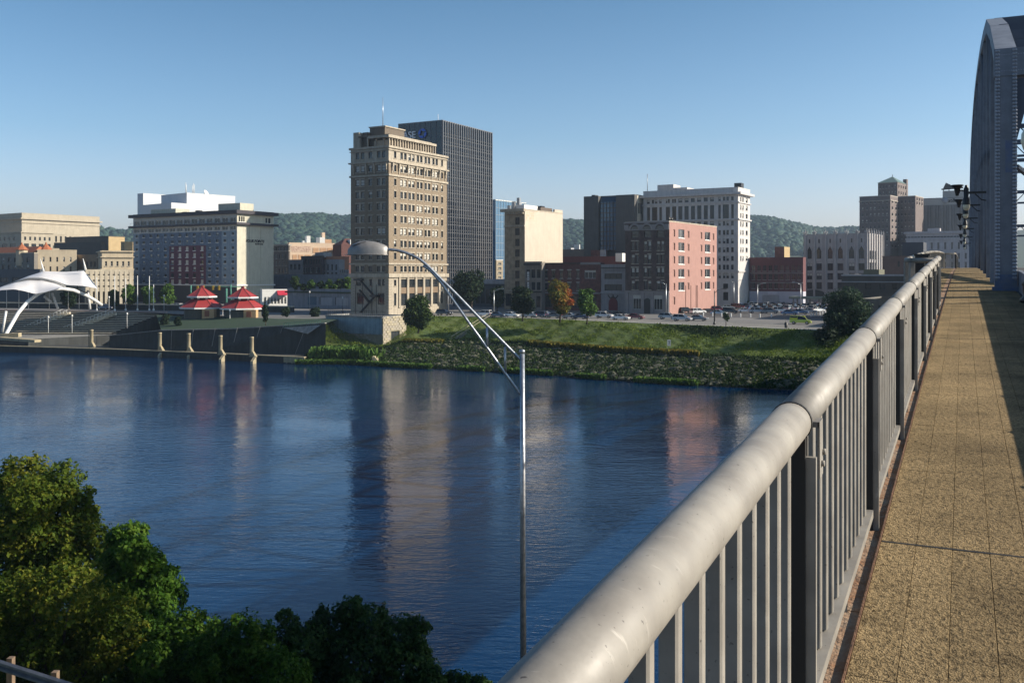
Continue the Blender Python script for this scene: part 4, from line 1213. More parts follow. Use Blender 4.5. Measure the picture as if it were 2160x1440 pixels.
a3.grid('R', 5, 1, .4, a3.z(512), a3.z(496), .8, 'bw'); a3.wall([BG], coping=BG)
BRD = mat('brown_dark', (.09, .075, .06), (.07, .06, .05), .4)
a4 = Bld('brown_block', 'dark brown flat roofed block behind the parking garage', 213, Y=480, th=20, xl=114, xr=222, ytop=511); a4.wall([BRD], coping=BRD)
a5 = Bld('brown_upper_block', 'darker brown upper block with tan side left of the hotel', 229, Y=500, th=30, xl=138, xr=263, ytop=498)
TAN = mat('tan_wall', (.4, .3, .16), (.34, .25, .13), .4)
a5.wall([BRD, TAN], lambda sd, u, z: 1 if sd == 'R' else 0, coping=BRD)
a6 = Bld('tan_back_block', 'tan block just left of the hotel', 262, Y=490, th=30, xl=255, xr=285, ytop=510); a6.wall([TAN])
GRL = mat('grey_left', (.2, .18, .155), (.16, .145, .125), .4, streak=.2)
a7 = Bld('grey_corner_building', 'grey stone building with orange tile roof at the left edge', 72, Y=350, th=32, xl=-90, xr=80, ytop=533)
a7.grid('L', 12, 2, .4, a7.z(571), a7.z(540), .62, ['bw', 'pl2']); a7.wall([GRL], coping=BG)
TILE = mat('orange_tile', (.36, .12, .05), (.28, .09, .04), 1.5, rough=.8)
b = MB(); z0_, z1_ = a7.z1 - .5, a7.z(518); ul, ur = a7.uL(-60), a7.uL(50)
b.add([(3, ur, z0_), (3, ul, z0_), (12, ul, z0_), (12, ur, z0_), (7, ur + 1, z1_), (7, ul, z1_)], [(0, 1, 5, 4), (2, 3, 4, 5), (0, 4, 3), (1, 2, 5)]); b.build('tile_roof', TILE, a7.root)
def turret(px, Y, yb, yt, lab):
    o = at(px, yb, Y); r = empty('turret', o); tag(r, lab, 'turret')
    q = (yb - yt) / F * Y
    b = MB(); b.lathe([(2.1, -6), (2.1, 0)], 8, smooth=False); b.build('drum', BG2, r)
    b = MB(); b.lathe([(2.6, 0), (1.5, q * .35), (.3, q * .75), (.28, q * .9), (0, q)], 8, smooth=False); b.build('roof', TILE, r)
turret(46, 356, 527, 511, 'small pointed orange turret on the grey corner building')
turret(97, 362, 527, 510, 'small pointed orange turret behind the cream building')
a8 = Bld('cream_square_building', 'square cream building with one row of windows beside the grey corner one', 79, Y=352, th=62, xl=70, xr=162, ytop=527)
a8.grid('R', 5, 2, .28, a8.z(577), a8.z(537), .5, ['bw', 'pl2'], mar=.07); a8.wall([BG2], coping=BG2, parapet=.5)
a8.rbox('roof_box', a8.uR(112), a8.uR(126), 3, 6, a8.z1 - .5, a8.z(523), BG2)
BRM = mat('brown_mid', (.23, .17, .11), (.17, .125, .08), .4)
a9 = Bld('brown_low_building', 'brown low building with dark windows between two cream ones', 206, Y=352, th=40, xl=162, xr=216, ytop=537)
a9.grid('L', 5, 1, .3, a9.z(566), a9.z(548), .6, 'bw'); a9.wall([BRM], coping=BRM)
a10 = Bld('cream_ornate_building', 'ornate cream building with balustrade left of the hotel', 215, Y=338, th=62, xl=206, xr=280, ytop=529)
a10.grid('R', 5, 1, .38, a10.z(563), a10.z(549), .7, ['sw', 'sw']); a10.wall([BG2], coping=BG2)
a10.band(a10.z(531), a10.z(529), .6, BG2); a10.band(a10.z(543), a10.z(541), .5, BG2, 'belt_course'); a10.band(a10.z(569), a10.z(567), .5, BG2, 'belt_course')
GAR = mat('garage_concrete', (.56, .49, .37), (.46, .4, .3), .4, streak=.2)
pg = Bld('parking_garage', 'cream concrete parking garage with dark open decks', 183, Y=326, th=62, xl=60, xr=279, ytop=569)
dkin = mat('garage_shade', (.015, .015, .018))  # near-black closed wall, painted as the shade inside the decks
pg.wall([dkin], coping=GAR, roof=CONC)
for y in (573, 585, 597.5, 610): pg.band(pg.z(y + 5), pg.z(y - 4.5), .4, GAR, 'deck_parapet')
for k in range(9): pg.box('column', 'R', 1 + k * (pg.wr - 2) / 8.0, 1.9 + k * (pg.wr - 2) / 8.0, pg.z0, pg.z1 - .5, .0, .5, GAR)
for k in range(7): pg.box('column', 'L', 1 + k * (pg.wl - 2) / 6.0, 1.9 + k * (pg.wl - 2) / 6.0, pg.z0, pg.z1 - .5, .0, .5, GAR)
dg = Bld('dark_shed', 'low dark building behind the white canopy at the left edge', 84, Y=338, th=32, xl=-150, xr=95, ytop=568)
dg.grid('L', 9, 1, .75, dg.z(600), dg.z(582), .6, 'store'); dg.wall([mat('slate_dark', (.06, .07, .085))])

# ---- behind/between hotel and tower ------------------------------------------
OLDB = mat('old_brick', (.12, .1, .085), (.09, .075, .065), .6)
o1 = Bld('old_brown_block', 'old brown four storey block with arched windows right of the hotel', 609, Y=425, th=35, xl=545, xr=612, ytop=515)
o1.grid('L', 9, 4, .48, o1.z(578), o1.z(518), .58, ['sw', 'sw', 'bw']); o1.wall([OLDB]); o1.band(o1.z(530), o1.z(528.5), .3, STONE, 'belt_course'); o1.band(o1.z(518), o1.z(515), .5, STONE)
ORW = mat('orange_wall', (.55, .34, .2), (.48, .29, .17), .5, streak=.15); CRW = mat('cream_wall', (.68, .52, .38), (.6, .46, .34), .5, streak=.1)
o2 = Bld('painted_sign_building', 'cream and orange panelled building with faded wall sign', 610, Y=440, th=62, xl=606, xr=706, ytop=512)
for k, (x0, x1) in enumerate(((660, 672), (675, 688), (690, 702))):
    o2.box('brick_panel', 'R', o2.uR(x0), o2.uR(x1), o2.z(533), o2.z(522), 0, .12, ORW)
for x0, x1 in ((617, 626), (629, 640), (643, 655)): o2.box('brick_panel', 'R', o2.uR(x0), o2.uR(x1), o2.z(548), o2.z(537), 0, .12, ORW)
o2.box('faded_sign', 'R', o2.uR(614), o2.uR(655), o2.z(531), o2.z(519), 0, .06, mat('faded_sign', (.6, .46, .36), (.35, .22, .17), 1.3, detail=1, rough=.9))
o2.wall([CRW], coping=CRW)
o2.rbox('roof_house', o2.uR(677), o2.uR(688), 2, 8, o2.z1 - .5, o2.z(499), WHITE); o2.rbox('roof_house', o2.uR(688), o2.uR(702), 2, 8, o2.z1 - .5, o2.z(503), ORW)
o2.rbox('chimney', o2.uR(685), o2.uR(691), 4, 6, o2.z1, o2.z(488), CRW)
o2.rbox('water_cooler', o2.uR(652), o2.uR(660), 4, 7, o2.z1, o2.z(496), WHITE); o2.rbox('roof_vent', o2.uR(641), o2.uR(645), 2, 4, o2.z1, o2.z(507), WHITE)
GB = mat('grey_brick', (.26, .24, .24), (.2, .19, .19), .6); PB = mat('purple_brick', (.07, .045, .045), (.055, .035, .035), .6); LG_ = mat('lightgrey_render', (.36, .36, .38), (.3, .3, .32), .6, streak=.2)
o3 = Bld('grey_small_building', 'small grey building with three dark windows left of the dark brick one', 636, Y=405, th=35, xl=609, xr=640, ytop=548)
o3.grid('L', 3, 1, .6, o3.z(571), o3.z(555), .75, 'bw'); o3.wall([GB])
o4 = Bld('dark_brick_pair', 'dark purple brick building with two rows of paired windows', 678, Y=400, th=35, xl=635, xr=684, ytop=540)
o4.grid('L', 7, 2, .55, o4.z(578), o4.z(543), .58, ['bw', 'sw']); o4.wall([PB]); o4.rbox('roof_house', 2, 7, 1, 6, o4.z1 - .5, o4.z(532), LG_)
ORT = mat('orange_top', (.5, .22, .12))
o5 = Bld('arched_window_building', 'light grey building with four tall arched windows and orange parapet', 715, Y=398, th=40, xl=677, xr=736, ytop=541)
o5.grid('L', 4, 1, .42, o5.z(571), o5.z(556), .85, 'bw'); o5.grid('L', 4, 1, .5, o5.z(579), o5.z(573), .7, 'bw')
o5.grid('R', 4, 1, .5, o5.z(578), o5.z(566), .6, 'sw')
for sd in 'RL': o5.cuts[sd].append(('z', o5.z(547)))
o5.wall([LG_, ORT], lambda sd, u, z: 1 if z > o5.z(547) or sd == 'R' and u > 3 and z > o5.z(562) else 0, coping=ORT)
DRF = mat('dark_red_roof', (.09, .03, .025))
o6 = Bld('dark_gabled_building', 'dark red roofed building just left of the tower', 720, Y=440, th=45, xl=702, xr=775, ytop=516); o6.wall([DRF])
b = MB(); z_ = o6.z1; b.add([(0, 0, z_), (o6.wr, 0, z_), (o6.wr, o6.wl, z_), (0, o6.wl, z_), (o6.wr * .3, o6.wl / 2, z_ + 3), (o6.wr * .9, o6.wl / 2, z_ + 3)], [(0, 1, 5, 4), (2, 3, 4, 5), (0, 4, 3), (1, 2, 5)]); b.build('gable_roof', DRF, o6.root)
o6.rbox('roof_house', 5, 11, 0, 3, z_, o6.z(505), WHITE)
PGY = mat('deck_grey', (.16, .19, .24), (.12, .15, .19), .5, streak=.3)
o7 = Bld('concrete_parking_deck', 'long blue grey concrete parking deck between hotel and tower', 745, Y=375, th=60 - 25, xl=562, xr=760, ytop=580)
o7.wall([PGY]); o7.band(o7.z(587), o7.z(580), .5, PGY); o7.band(o7.z(603), o7.z(601), .4, PGY, 'belt_course')
LOWC = mat('low_conc', (.26, .27, .3), (.21, .22, .25), .6, streak=.3)
o8 = Bld('low_riverfront_building', 'low grey riverfront building with planted roof and garage doors', 741, ybase=652, th=33, xl=606, xr=748, ytop=611)
for x0, x1 in ((649, 668), (674, 701), (707, 734)): o8.wins_px('L', [(x0, x1)], [(627, 644)], 'store')
o8.wall([LOWC], coping=LOWC, roof=mat('roof_green', (.04, .07, .02)), parapet=.4)
for x0, x1, mm in ((649, 668, mat('door_teal', (.09, .14, .19))), (676, 701, LG_), (709, 734, LG_)): o8.box('garage_door', 'L', o8.uL(x1), o8.uL(x0), o8.z(645), o8.z(628), -.25, .02, mm)
o8.band(o8.z(619), o8.z(616), .6, mat('ivy', (.03, .05, .02)), 'ledge')
o8.text('Riverfront', 'L', o8.uL(614), o8.z(621), 1.5, mat('script_grey', (.5, .52, .55)), name='script_sign', shear=.3, depth=.04) if 0 else None
o8.box('script_sign', 'L', o8.uL(628), o8.uL(616), o8.z(619.5), o8.z(617.8), .02, .14, mat('script_grey', (.5, .52, .55))); o8.box('script_sign', 'L', o8.uL(625), o8.uL(618), o8.z(623.2), o8.z(622.4), .02, .12, mat('script_grey', (0, 0, 0)))
# small white shop with red awning
sh = Bld('white_shop', 'small white shop with a bright red awning beside the hotel', 553, ybase=648, th=62, xl=549, xr=608, ytop=611)
sh.grid('R', 7, 1, .72, sh.z(643), sh.z(625), .8, 'storew', mar=.05); sh.wall([WHITE], coping=WHITE, parapet=.4)
u0_, u1_ = sh.uR(584), sh.uR(606)
b = MB(); b.add([(u0_, -.05, sh.z(613)), (u1_, -.05, sh.z(613)), (u1_ + .3, -2.2, sh.z(622.5)), (u0_ - .1, -2.2, sh.z(622.5)), (u0_, -.05, sh.z(622.5)), (u1_, -.05, sh.z(622.5))], [(0, 1, 2, 3), (0, 3, 4), (1, 5, 2), (3, 2, 5, 4)]); b.build('awning', mat('awning_red', (.5, .02, .05), rough=.7), sh.root)

# ---- right of the glass tower --------------------------------------------------
bg_ = Bld('blue_glass_building', 'light blue mirrored glass building behind the beige block', 1045, Y=430, th=33, xl=1036, xr=1110, ytop=421)
bg_.wall([GLASS_BLUE], coping=FRAME_W); zz = bg_.z0
while zz < bg_.z1 - 3:
    zz += 3.2; bg_.box('transom', 'R', 0, bg_.wr, zz, zz + .25, .003, .1, mat('pale_blue_bar', (.16, .22, .28)))
for k in range(12): bg_.box('mullion', 'R', k * bg_.wr / 12, k * bg_.wr / 12 + .2, bg_.z0, bg_.z1, .003, .12, mat('pale_blue_bar', (0, 0, 0)))
sw_ = Bld('slim_cream_building', 'slim cream stair tower seen behind the beige seven storey block', 1047, Y=385, th=60, xl=1044, xr=1061, ytop=548)
sw_.grid('R', 1, 4, .6, sw_.z(590), sw_.z(551), .45, 'sw', mar=.1); sw_.wall([BG2], coping=WHITE)
lw = Bld('low_bank_pavilion', 'low flat roofed building with pale fascia behind the street trees', 1072, Y=330, th=30, xl=955, xr=1085, ytop=590)
lw.grid('L', 10, 1, .8, lw.z(645), lw.z(606), .8, 'store'); lw.wall([mat('slate_dark', (0, 0, 0))], coping=LG_); lw.band(lw.z(599), lw.z(589), .8, LG_)
# seven storey beige block
NB_ = mat('beige_brick', (.36, .29, .2), (.3, .24, .165), .8, streak=.2, fine=.8); NW = mat('cream_blank', (.52, .46, .375), (.46, .405, .33), .35, rough=.85, streak=.12)
n7 = Bld('beige_seven_storey_block', 'narrow seven storey beige building with blank cream side wall and ghost sign', 1107, ybase=653, th=31, xl=1064, xr=1187, ytop=441)
rr_ = [(458, 473.5), (481, 496), (503.5, 519), (526, 541), (548.5, 564), (571, 587), (593, 609)]
style('nw', FRAME_D, GLASS, 'rm', 3, NB_)
n7.wins_px('L', [(1064.5, 1071), (1086.5, 1096)], rr_, ['nw'])
n7.wins_px('L', [(1066, 1078), (1082, 1100)], [(620, 646)], 'store')
n7.wall([NB_, NW], lambda sd, u, z: 1 if sd == 'R' else 0, coping=TS)
for y in (475, 612, 616): n7.box('belt_course', 'L', 0, n7.wl, n7.z(y + 2.5), n7.z(y), 0, .4, TS)
n7.box('cornice', 'L', -.3, n7.wl + 1, n7.z(446), n7.z(440), 0, 1.2, TS)
for k in range(9): n7.box('modillion', 'L', .3 + k * (n7.wl - .6) / 9, .9 + k * (n7.wl - .6) / 9, n7.z(451), n7.z(446), 0, .8, TS)
GH = mat('ghost_sign', (.6, .5, .36), (.35, .28, .2), 2.2, detail=2, rough=.9)
for k in range(5):
    for j in range(3):
        if rng.random() < .9: n7.box('ghost_letter', 'R', n7.uR(1110) + k * 1.1, n7.uR(1110) + k * 1.1 + .8, n7.z(450 + j * 5.5), n7.z(446.5 + j * 5.5), 0, .03, GH)
b = MB()
for a_, c_, d_, e_ in ((1108.6, 1134.6, 444, 444.6), (1108.6, 1134.6, 464, 464.6)): b.box(n7.uR(a_), n7.uR(c_), -.05, 0, n7.z(e_), n7.z(d_))
b.build('sign_border', GH, n7.root)
n7.rbox('roof_house', 3, 12, n7.wl * .0 + 2, n7.wl - 1, n7.z1 - .5, n7.z(430), WHITE)
n7.rbox('elevator_house', n7.uR(1146), n7.uR(1170), 1, 5, n7.z1 - .5, n7.z(432), mat('el_brown', (.12, .09, .07))); n7.rbox('roof_unit', n7.uR(1153), n7.uR(1160), 2, 4, n7.z(432), n7.z(428), BLACK)
n7.rbox('raised_parapet', n7.uR(1170), n7.wr, 0.01, .6, n7.z1, n7.z(434), NW)
for k in range(5):
    n7.rbox('roof_clutter', 1 + k * 1.2, 1.9 + k * 1.2, n7.wl - 1.5 - (k % 3) * 1.1, n7.wl - .5 - (k % 3) * 1.1, n7.z1, n7.z1 + 1.5 + (k % 3) * 1.3, rng.choice([LG_, BLACK, METAL_G]))
# row of low fronts
q1 = Bld('stone_fronted_building', 'narrow grey stone fronted building with a hanging white sign', 1143, ybase=654, th=31, xl=1107.5, xr=1150, ytop=552)
q1.wins_px('L', [(1110, 1118), (1121, 1129), (1132, 1140)], [(568, 586.5), (595, 612)], 'pm'); q1.wins_px('L', [(1112, 1118), (1131, 1140)], [(624, 648)], 'pl')
q1.wall([mat('dull_stone', (.26, .23, .2), streak=.3)], coping=TS); q1.box('cornice', 'L', -.2, q1.wl, q1.z(559), q1.z(555), 0, 1.0, mat('sooty', (.05, .045, .04))); q1.box('cornice', 'L', -.1, q1.wl, q1.z(617), q1.z(614), 0, .8, mat('sooty', (0, 0, 0)))
SGW = mat('sign_panel', (.6, .6, .6)); us_ = q1.uL(1117.5)
q1.box('hanging_sign', 'L', us_ - .35, us_ + .35, q1.z(591), q1.z(573), .9, 1.1, SGW); q1.box('hanging_sign', 'L', us_ - .35, us_ + .35, q1.z(608), q1.z(595), .9, 1.1, SGW)
for y in (578, 583, 587, 599, 604): q1.box('sign_mark', 'L', us_ - .2, us_ + .2, q1.z(y + 1.6), q1.z(y), 1.1, 1.13, BLACK)
RBK = mat('red_brick', (.17, .07, .06), (.12, .05, .045), .7, bump=.2, fine=1.2, streak=.2)
style('ar', TS, GLASS, 'r', 3, mat('white_arch', (.4, .38, .35)))
q2 = Bld('red_brick_commercial_row', 'two storey red brick commercial building with arched windows behind autumn trees', 1267, ybase=656, th=31, xl=1143.5, xr=1275, ytop=555)
q2.wins_px('L', [(1148, 1155), (1164, 1171), (1181, 1187.5), (1197.5, 1205), (1216, 1222)], [(570, 587), (597, 613)], 'ar')
q2.wins_px('L', [(1233, 1257)], [(570, 587.5)], 'storew'); q2.wins_px('L', [(1150, 1165), (1170, 1190), (1200, 1225), (1232, 1258)], [(624, 650)], 'store')
q2.wall([RBK], coping=RBK); q2.box('cornice', 'L', q2.uL(1225), q2.wl, q2.z(556), q2.z(553.5), 0, .6, mat('sooty', (0, 0, 0))); q2.box('frieze', 'L', 0, q2.uL(1225), q2.z(558), q2.z(553), 0, .3, GB); q2.box('cornice', 'L', 0, q2.wl, q2.z(620), q2.z(617), 0, .5, GB)
q3 = Bld('grey_club_building', 'grey fronted building with red arched door between brick buildings', 1320, ybase=658, th=31, xl=1268, xr=1325, ytop=558)
q3.wins_px('L', [(1275, 1312)], [(577, 588.5), (600, 613)], 'store')
q3.wall([mat('grey_render', (.3, .29, .3), (.25, .24, .25), .7, streak=.25)]); q3.box('dark_band', 'L', 0, q3.wl, q3.z(566), q3.z(564), 0, .3, BLACK); q3.box('cornice', 'L', 0, q3.wl, q3.z(619), q3.z(616), 0, .5, LG_)
for k in range(14): q3.box('zigzag_block', 'L', .5 + k * (q3.wl - 1) / 14, .5 + (k + .55) * (q3.wl - 1) / 14, q3.z(572), q3.z(569), 0, .15, GB)
b = MB(); uc = q3.uL(1293.5); pts = [(-.14, uc - 1.5, q3.z(655)), (-.14, uc + 1.5, q3.z(655)), (-.14, uc + 1.5, q3.z(641))] + [(-.14, uc + 1.5 * math.cos(k * math.pi / 8), q3.z(641) + 1.9 * math.sin(k * math.pi / 8)) for k in range(1, 8)] + [(-.14, uc - 1.5, q3.z(641))]
b.add(pts + [(0, p[1], p[2]) for p in pts], [tuple(range(len(pts)))] + [(i, (i + 1) % len(pts), len(pts) + (i + 1) % len(pts), len(pts) + i) for i in range(len(pts))]); b.build('arched_door', mat('door_red', (.16, .03, .035)), q3.root)
b = MB()
for s_ in (-1, 1):
    b.beam((-.15, uc + s_ * .1, q3.z(627)), (-.15, uc + s_ * 1.0, q3.z(629)), .12, .35); b.beam((-.15, uc + s_ * 1.0, q3.z(629)), (-.15, uc + s_ * 1.7, q3.z(623)), .12, .3)
b.tube([(-.15, uc, q3.z(628)), (-.15, uc, q3.z(621.5))], .18, 6); b.build('horned_emblem', BLACK, q3.root)
# behind: dark red block, white cube, water sign
q4 = Bld('dark_red_back_building', 'dark red brick building with long parapet behind the grey club', 1322, Y=330, th=31, xl=1188, xr=1335, ytop=541)
q4.wall([mat('deep_red', (.13, .035, .035), streak=.2)]); q4.rbox('brick_stack', 4, 9, q4.uL(1257), q4.uL(1236), q4.z1 - .5, q4.z(526), RBK); q4.rbox('pale_stack_side', 3, 4, q4.uL(1268), q4.uL(1258), q4.z1 - .5, q4.z(526), LG_); q4.rbox('white_unit', -3, .8, q4.uL(1320), q4.uL(1306), q4.z(552), q4.z(534), WHITE)
q5 = Bld('far_low_building', 'low brown building with a white square sign in front of the hill', 1240, Y=420, th=31, xl=1186, xr=1245, ytop=526)
q5.wall([OLDB]); q5.rbox('white_billboard', 1, 1.6, q5.uL(1220), q5.uL(1209), q5.z1, q5.z(515), WHITE); q5.rbox('roof_unit', 2, 6, q5.uL(1200), q5.uL(1190), q5.z1, q5.z(522), LG_)

# dark concrete office with blue glass
DG = mat('dark_concrete', (.1, .095, .09), (.08, .076, .072), .6, streak=.2)
p = Bld('dark_concrete_office', 'dark concrete office block with a central strip of blue glass', 1344, Y=345, th=30, xl=1237.5, xr=1360, ytop=411)
p.wall([DG, mat('beige_side', (.5, .45, .36))], lambda sd, u, z: 1 if sd == 'R' else 0, coping=DG)
p.box('pier', 'L', p.uL(1268), p.wl, p.z0, p.z1, 0, 2.5, DG); p.box('pier', 'L', 0, p.uL(1305), p.z0, p.z1, 0, 2.5, DG)
p.box('glass_curtain', 'L', p.uL(1304), p.uL(1270), p.z(528), p.z(424), 0, 1.4, GLASS_BLUE)
b = MB(); ua, ub = p.uL(1304), p.uL(1270); b.add([(-1.4, ua, p.z(424)), (-1.4, ub, p.z(424)), (-.1, ub, p.z(413)), (-.1, ua, p.z(413))], [(0, 1, 2, 3)]); b.build('sloped_glazing', GLASS_BLUE, p.root)
for k in range(11): p.box('transom', 'L', ua, ub, p.z(528 - k * 10), p.z(528 - k * 10) + .25, 1.4, 1.55, FRAME_D)
for k in range(1, 5): p.box('mullion', 'L', ua + (ub - ua) * k / 5, ua + (ub - ua) * k / 5 + .2, p.z(528), p.z(424), 1.4, 1.6, FRAME_D)
p.rbox('roof_fan', 2, 5, p.uL(1250), p.uL(1243), p.z1, p.z(406), BLACK)
p.box('arch_window', 'R', 1.0, 2.2, p.z(450), p.z(428), 0, .06, BLACK); p.box('arch_window', 'R', 3, 4.2, p.z(450), p.z(428), 0, .06, BLACK)

# tall white stone office
WS = mat('white_terra', (.58, .56, .54), (.48, .46, .45), .5, streak=.2, bump=.15)
style('ws', FRAME_D, GLASS, 'r', 1, WS); style('ws2', FRAME_D, GLASS, 'r', 1, WS, .5); style('wt', FRAME_D, GLASS, 'gm', 0)
w = Bld('white_stone_tower', 'tall white stone office building with double height upper windows', 1557, ybase=648, th=31, xl=1357, xr=1582, ytop=395)
s_ = ['ws', 'ws', 'ws2']
def cp(v): return 1220 + v / 4.235
def rp(v): return 360 + v / 4.235
colA = [(613, 637), (655, 676), (683, 705), (722, 744), (780, 796), (800, 816), (836, 852), (856, 872), (893, 928), (948, 984), (1004, 1040), (1060, 1096), (1118, 1155), (1174, 1212), (1250, 1272), (1290, 1313), (1322, 1344), (1365, 1387)]
w.wins_px('L', [(cp(x0), cp(x1)) for x0, x1 in colA], [(rp(230), rp(265))], s_)
w.wins_px('L', [(cp(x0), cp(x1)) for x0, x1 in [(613, 640), (657, 705), (722, 746), (780, 818), (836, 874), (892, 930), (948, 985), (1005, 1042), (1062, 1098), (1119, 1156), (1175, 1213), (1250, 1272), (1290, 1344), (1365, 1388)]], [(rp(300), rp(425))], 'wt')
w.wins_px('L', [(cp(x0), cp(x1)) for x0, x1 in colA], [(rp(448), rp(488))], s_)
colB = [(1245, 1270), (1288, 1311), (1319, 1342), (1361, 1385)]
w.wins_px('L', [(cp(x0), cp(x1)) for x0, x1 in colA[-4:]], [(rp(y), rp(y + 45)) for y in (526, 604, 682, 760, 838, 916)], s_)
w.wins_px('L', [(cp(1293), cp(1337))], [(rp(1008), rp(1050))], 'pm'); w.wins_px('L', [(cp(1292), cp(1338))], [(rp(1085), rp(1160))], 'store')
w.wins_px('R', [(1561.5, 1564), (1566, 1568.5), (1573, 1577)], [(rp(y), rp(y + 42)) for y in (230, 300, 375, 450, 526, 604, 682, 760)], s_)
w.wall([WS], coping=WS)
w.band(rp(0) * 0 + w.z(rp(210)), w.z(rp(190)), 1.3, WS); w.band(w.z(rp(285)), w.z(rp(275)), .4, WS, 'belt_course'); w.band(w.z(rp(437)), w.z(rp(425)), .5, WS, 'belt_course'); w.band(w.z(rp(905)), w.z(rp(893)), .4, WS, 'belt_course')
w.rbox('rooftop_house', 3, 10, w.uL(1414), w.uL(1380), w.z1 - .8, w.z(380), WS); w.rbox('rooftop_house', 3, 10, w.uL(1443), w.uL(1414), w.z1 - .8, w.z(388), WS)
w.rbox('tank', 5, 8, .5, 3, w.z1, w.z(383), BLACK)
b = MB(); b.tube([(2, w.uL(1361), w.z1), (2, w.uL(1361), w.z(355))], .12, 5); b.build('antenna', METAL_G, w.root)
w2 = Bld('yellow_lit_annex', 'lower sunlit cream annex at the right side of the white tower', 1566, Y=400, th=60, xl=1562, xr=1581, ytop=478)
w2.grid('R', 2, 4, .5, w2.z(556), w2.z(485), .5, 's' and 'sw', mar=.1); w2.wall([BG2], coping=BG2)

# pink/brown apartment building
PK = mat('pink_stucco', (.35, .195, .165), (.3, .165, .14), .5, rough=.85, streak=.1); BRN = mat('brown_brick', (.085, .055, .05), (.065, .042, .038), .7, fine=1)
style('ka', TS, GLASS, 'r', 1, TS, .3); style('kb', WHITE, GLASS, 'm', 1, WHITE); PKD = mat('pink_dark', (.3, .165, .135)); style('kc', PKD, PKD, 'g', 0)
k_ = Bld('pink_apartment_building', 'six storey apartment building with brown brick front and pink stucco side', 1412, ybase=662.5, th=32, xl=1319, xr=1512, ytop=466)
fx = [(475, 502), (512, 538), (587, 612), (623, 650), (702, 728), (740, 766)]
k_.wins_px('L', [(cp(a_), cp(b_)) for a_, b_ in fx], [(rp(628), rp(710)), (rp(748), rp(828)), (rp(868), rp(950)), (rp(985), rp(1065))], ['ka', 'ts', 'ts2'])
k_.wins_px('L', [(cp(a_), cp(b_)) for a_, b_ in ((474, 540), (586, 652), (700, 766))], [(rp(530), rp(595))], 'pl')
# side windows: rows read at the near corner via zat
for (xa, xb, kind) in ((848, 865, 'kc'), (893, 946, 'kb'), (973, 992, 'kc'), (1090, 1107, 'kc'), (1130, 1176, 'kb'), (1198, 1214, 'kc')):
    u0_, u1_ = k_.uR(cp(xa)), k_.uR(cp(xb)); um = (u0_ + u1_) / 2
    for j in range(5):
        zb = k_.zat(rp(600 + 117.5 * j), 'R', k_.uR(cp(920))) + (0 if kind == 'kb' else .15); ht = 2.5 if kind == 'kb' else 2.1
        k_.win('R', u0_, u1_, zb, zb + ht, kind)
k_.win('R', k_.uR(cp(845)), k_.uR(cp(865)), k_.z(rp(1200)), k_.z(rp(1130)), 'kc')
k_.wins_px('L', [(cp(487), cp(562)), (cp(672), cp(750))], [(rp(1115), rp(1245))], 'storew')
for sd in 'RL': k_.cuts[sd].append(('z', k_.z(614)))
k_.wall([BRN, PK, GB], lambda sd, u, z: 1 if sd == 'R' else (2 if z < k_.z(614) else 0), coping=TS)
k_.box('cornice', 'L', -.05, k_.wl, k_.z(617), k_.z(614), 0, .5, GB); k_.box('cornice', 'L', -.05, k_.wl + .3, k_.z(469), k_.z(466), 0, .5, GB)
for j, (a_, b_) in enumerate(((460, 548), (570, 660), (682, 778))):      # three arches under the cornice
    uc = (k_.uL(cp(a_)) + k_.uL(cp(b_))) / 2; r0 = abs(k_.uL(cp(a_)) - k_.uL(cp(b_))) / 2; b = MB()
    for q in range(10):
        t0, t1 = math.pi * q / 10, math.pi * (q + 1) / 10
        b.beam((-.15, uc + r0 * math.cos(t0), k_.z(482.5) + r0 * math.sin(t0)), (-.15, uc + r0 * math.cos(t1), k_.z(482.5) + r0 * math.sin(t1)), .35, .55)
    b.build('arch', GB, k_.root)
    k_.box('arch_glass', 'L', uc - r0 * .8, uc + r0 * .8, k_.z(482.5), k_.z(482.5) + r0 * .55, 0, .05, GLASS)
for x in (430, 553, 668, 790): k_.box('arch_spandrel', 'L', k_.uL(cp(x)) - .7, k_.uL(cp(x)) + .7, k_.z(482.5), k_.z(472), 0, .2, GB)
k_.box('springing_band', 'L', 0, k_.wl, k_.z(484.5), k_.z(482.5), 0, .12, GB)
for x in (957, 1003, 1050, 1060): k_.box('downpipe', 'R', k_.uR(cp(x)), k_.uR(cp(x)) + .25, k_.z0, k_.z(rp(1030)), 0, .15, PKD)
b = MB(); uc = k_.uL(cp(617)); b.box(-.1, 0, uc - 1.3, uc + 1.3, k_.z0, k_.z(641)); b.lathe([(0, 0), (1.3, 0)], 16, c=(0, 0, 0)) if 0 else None
pts = [(-.1, uc + 1.3 * math.cos(q * math.pi / 8), k_.z(641) + 1.6 * math.sin(q * math.pi / 8)) for q in range(9)]; b.add(pts, [tuple(range(9))]); b.build('arched_door', BLACK, k_.root)
for x in (cp(435), cp(575), cp(660), cp(795)): k_.box('shop_pier', 'L', k_.uL(x) - .5, k_.uL(x) + .5, k_.z0, k_.z(617), 0, .3, GB)
b = MB(); b.tube([(0, 0, 0), (0, 0, 1.2)], .35, 8); 
for x in (838, 850, 866): inst('roof_vent', b.mesh('roof_vent', BLACK), k_.root, (k_.uR(cp(x)) + 1, 1.5, k_.z1 + .1))

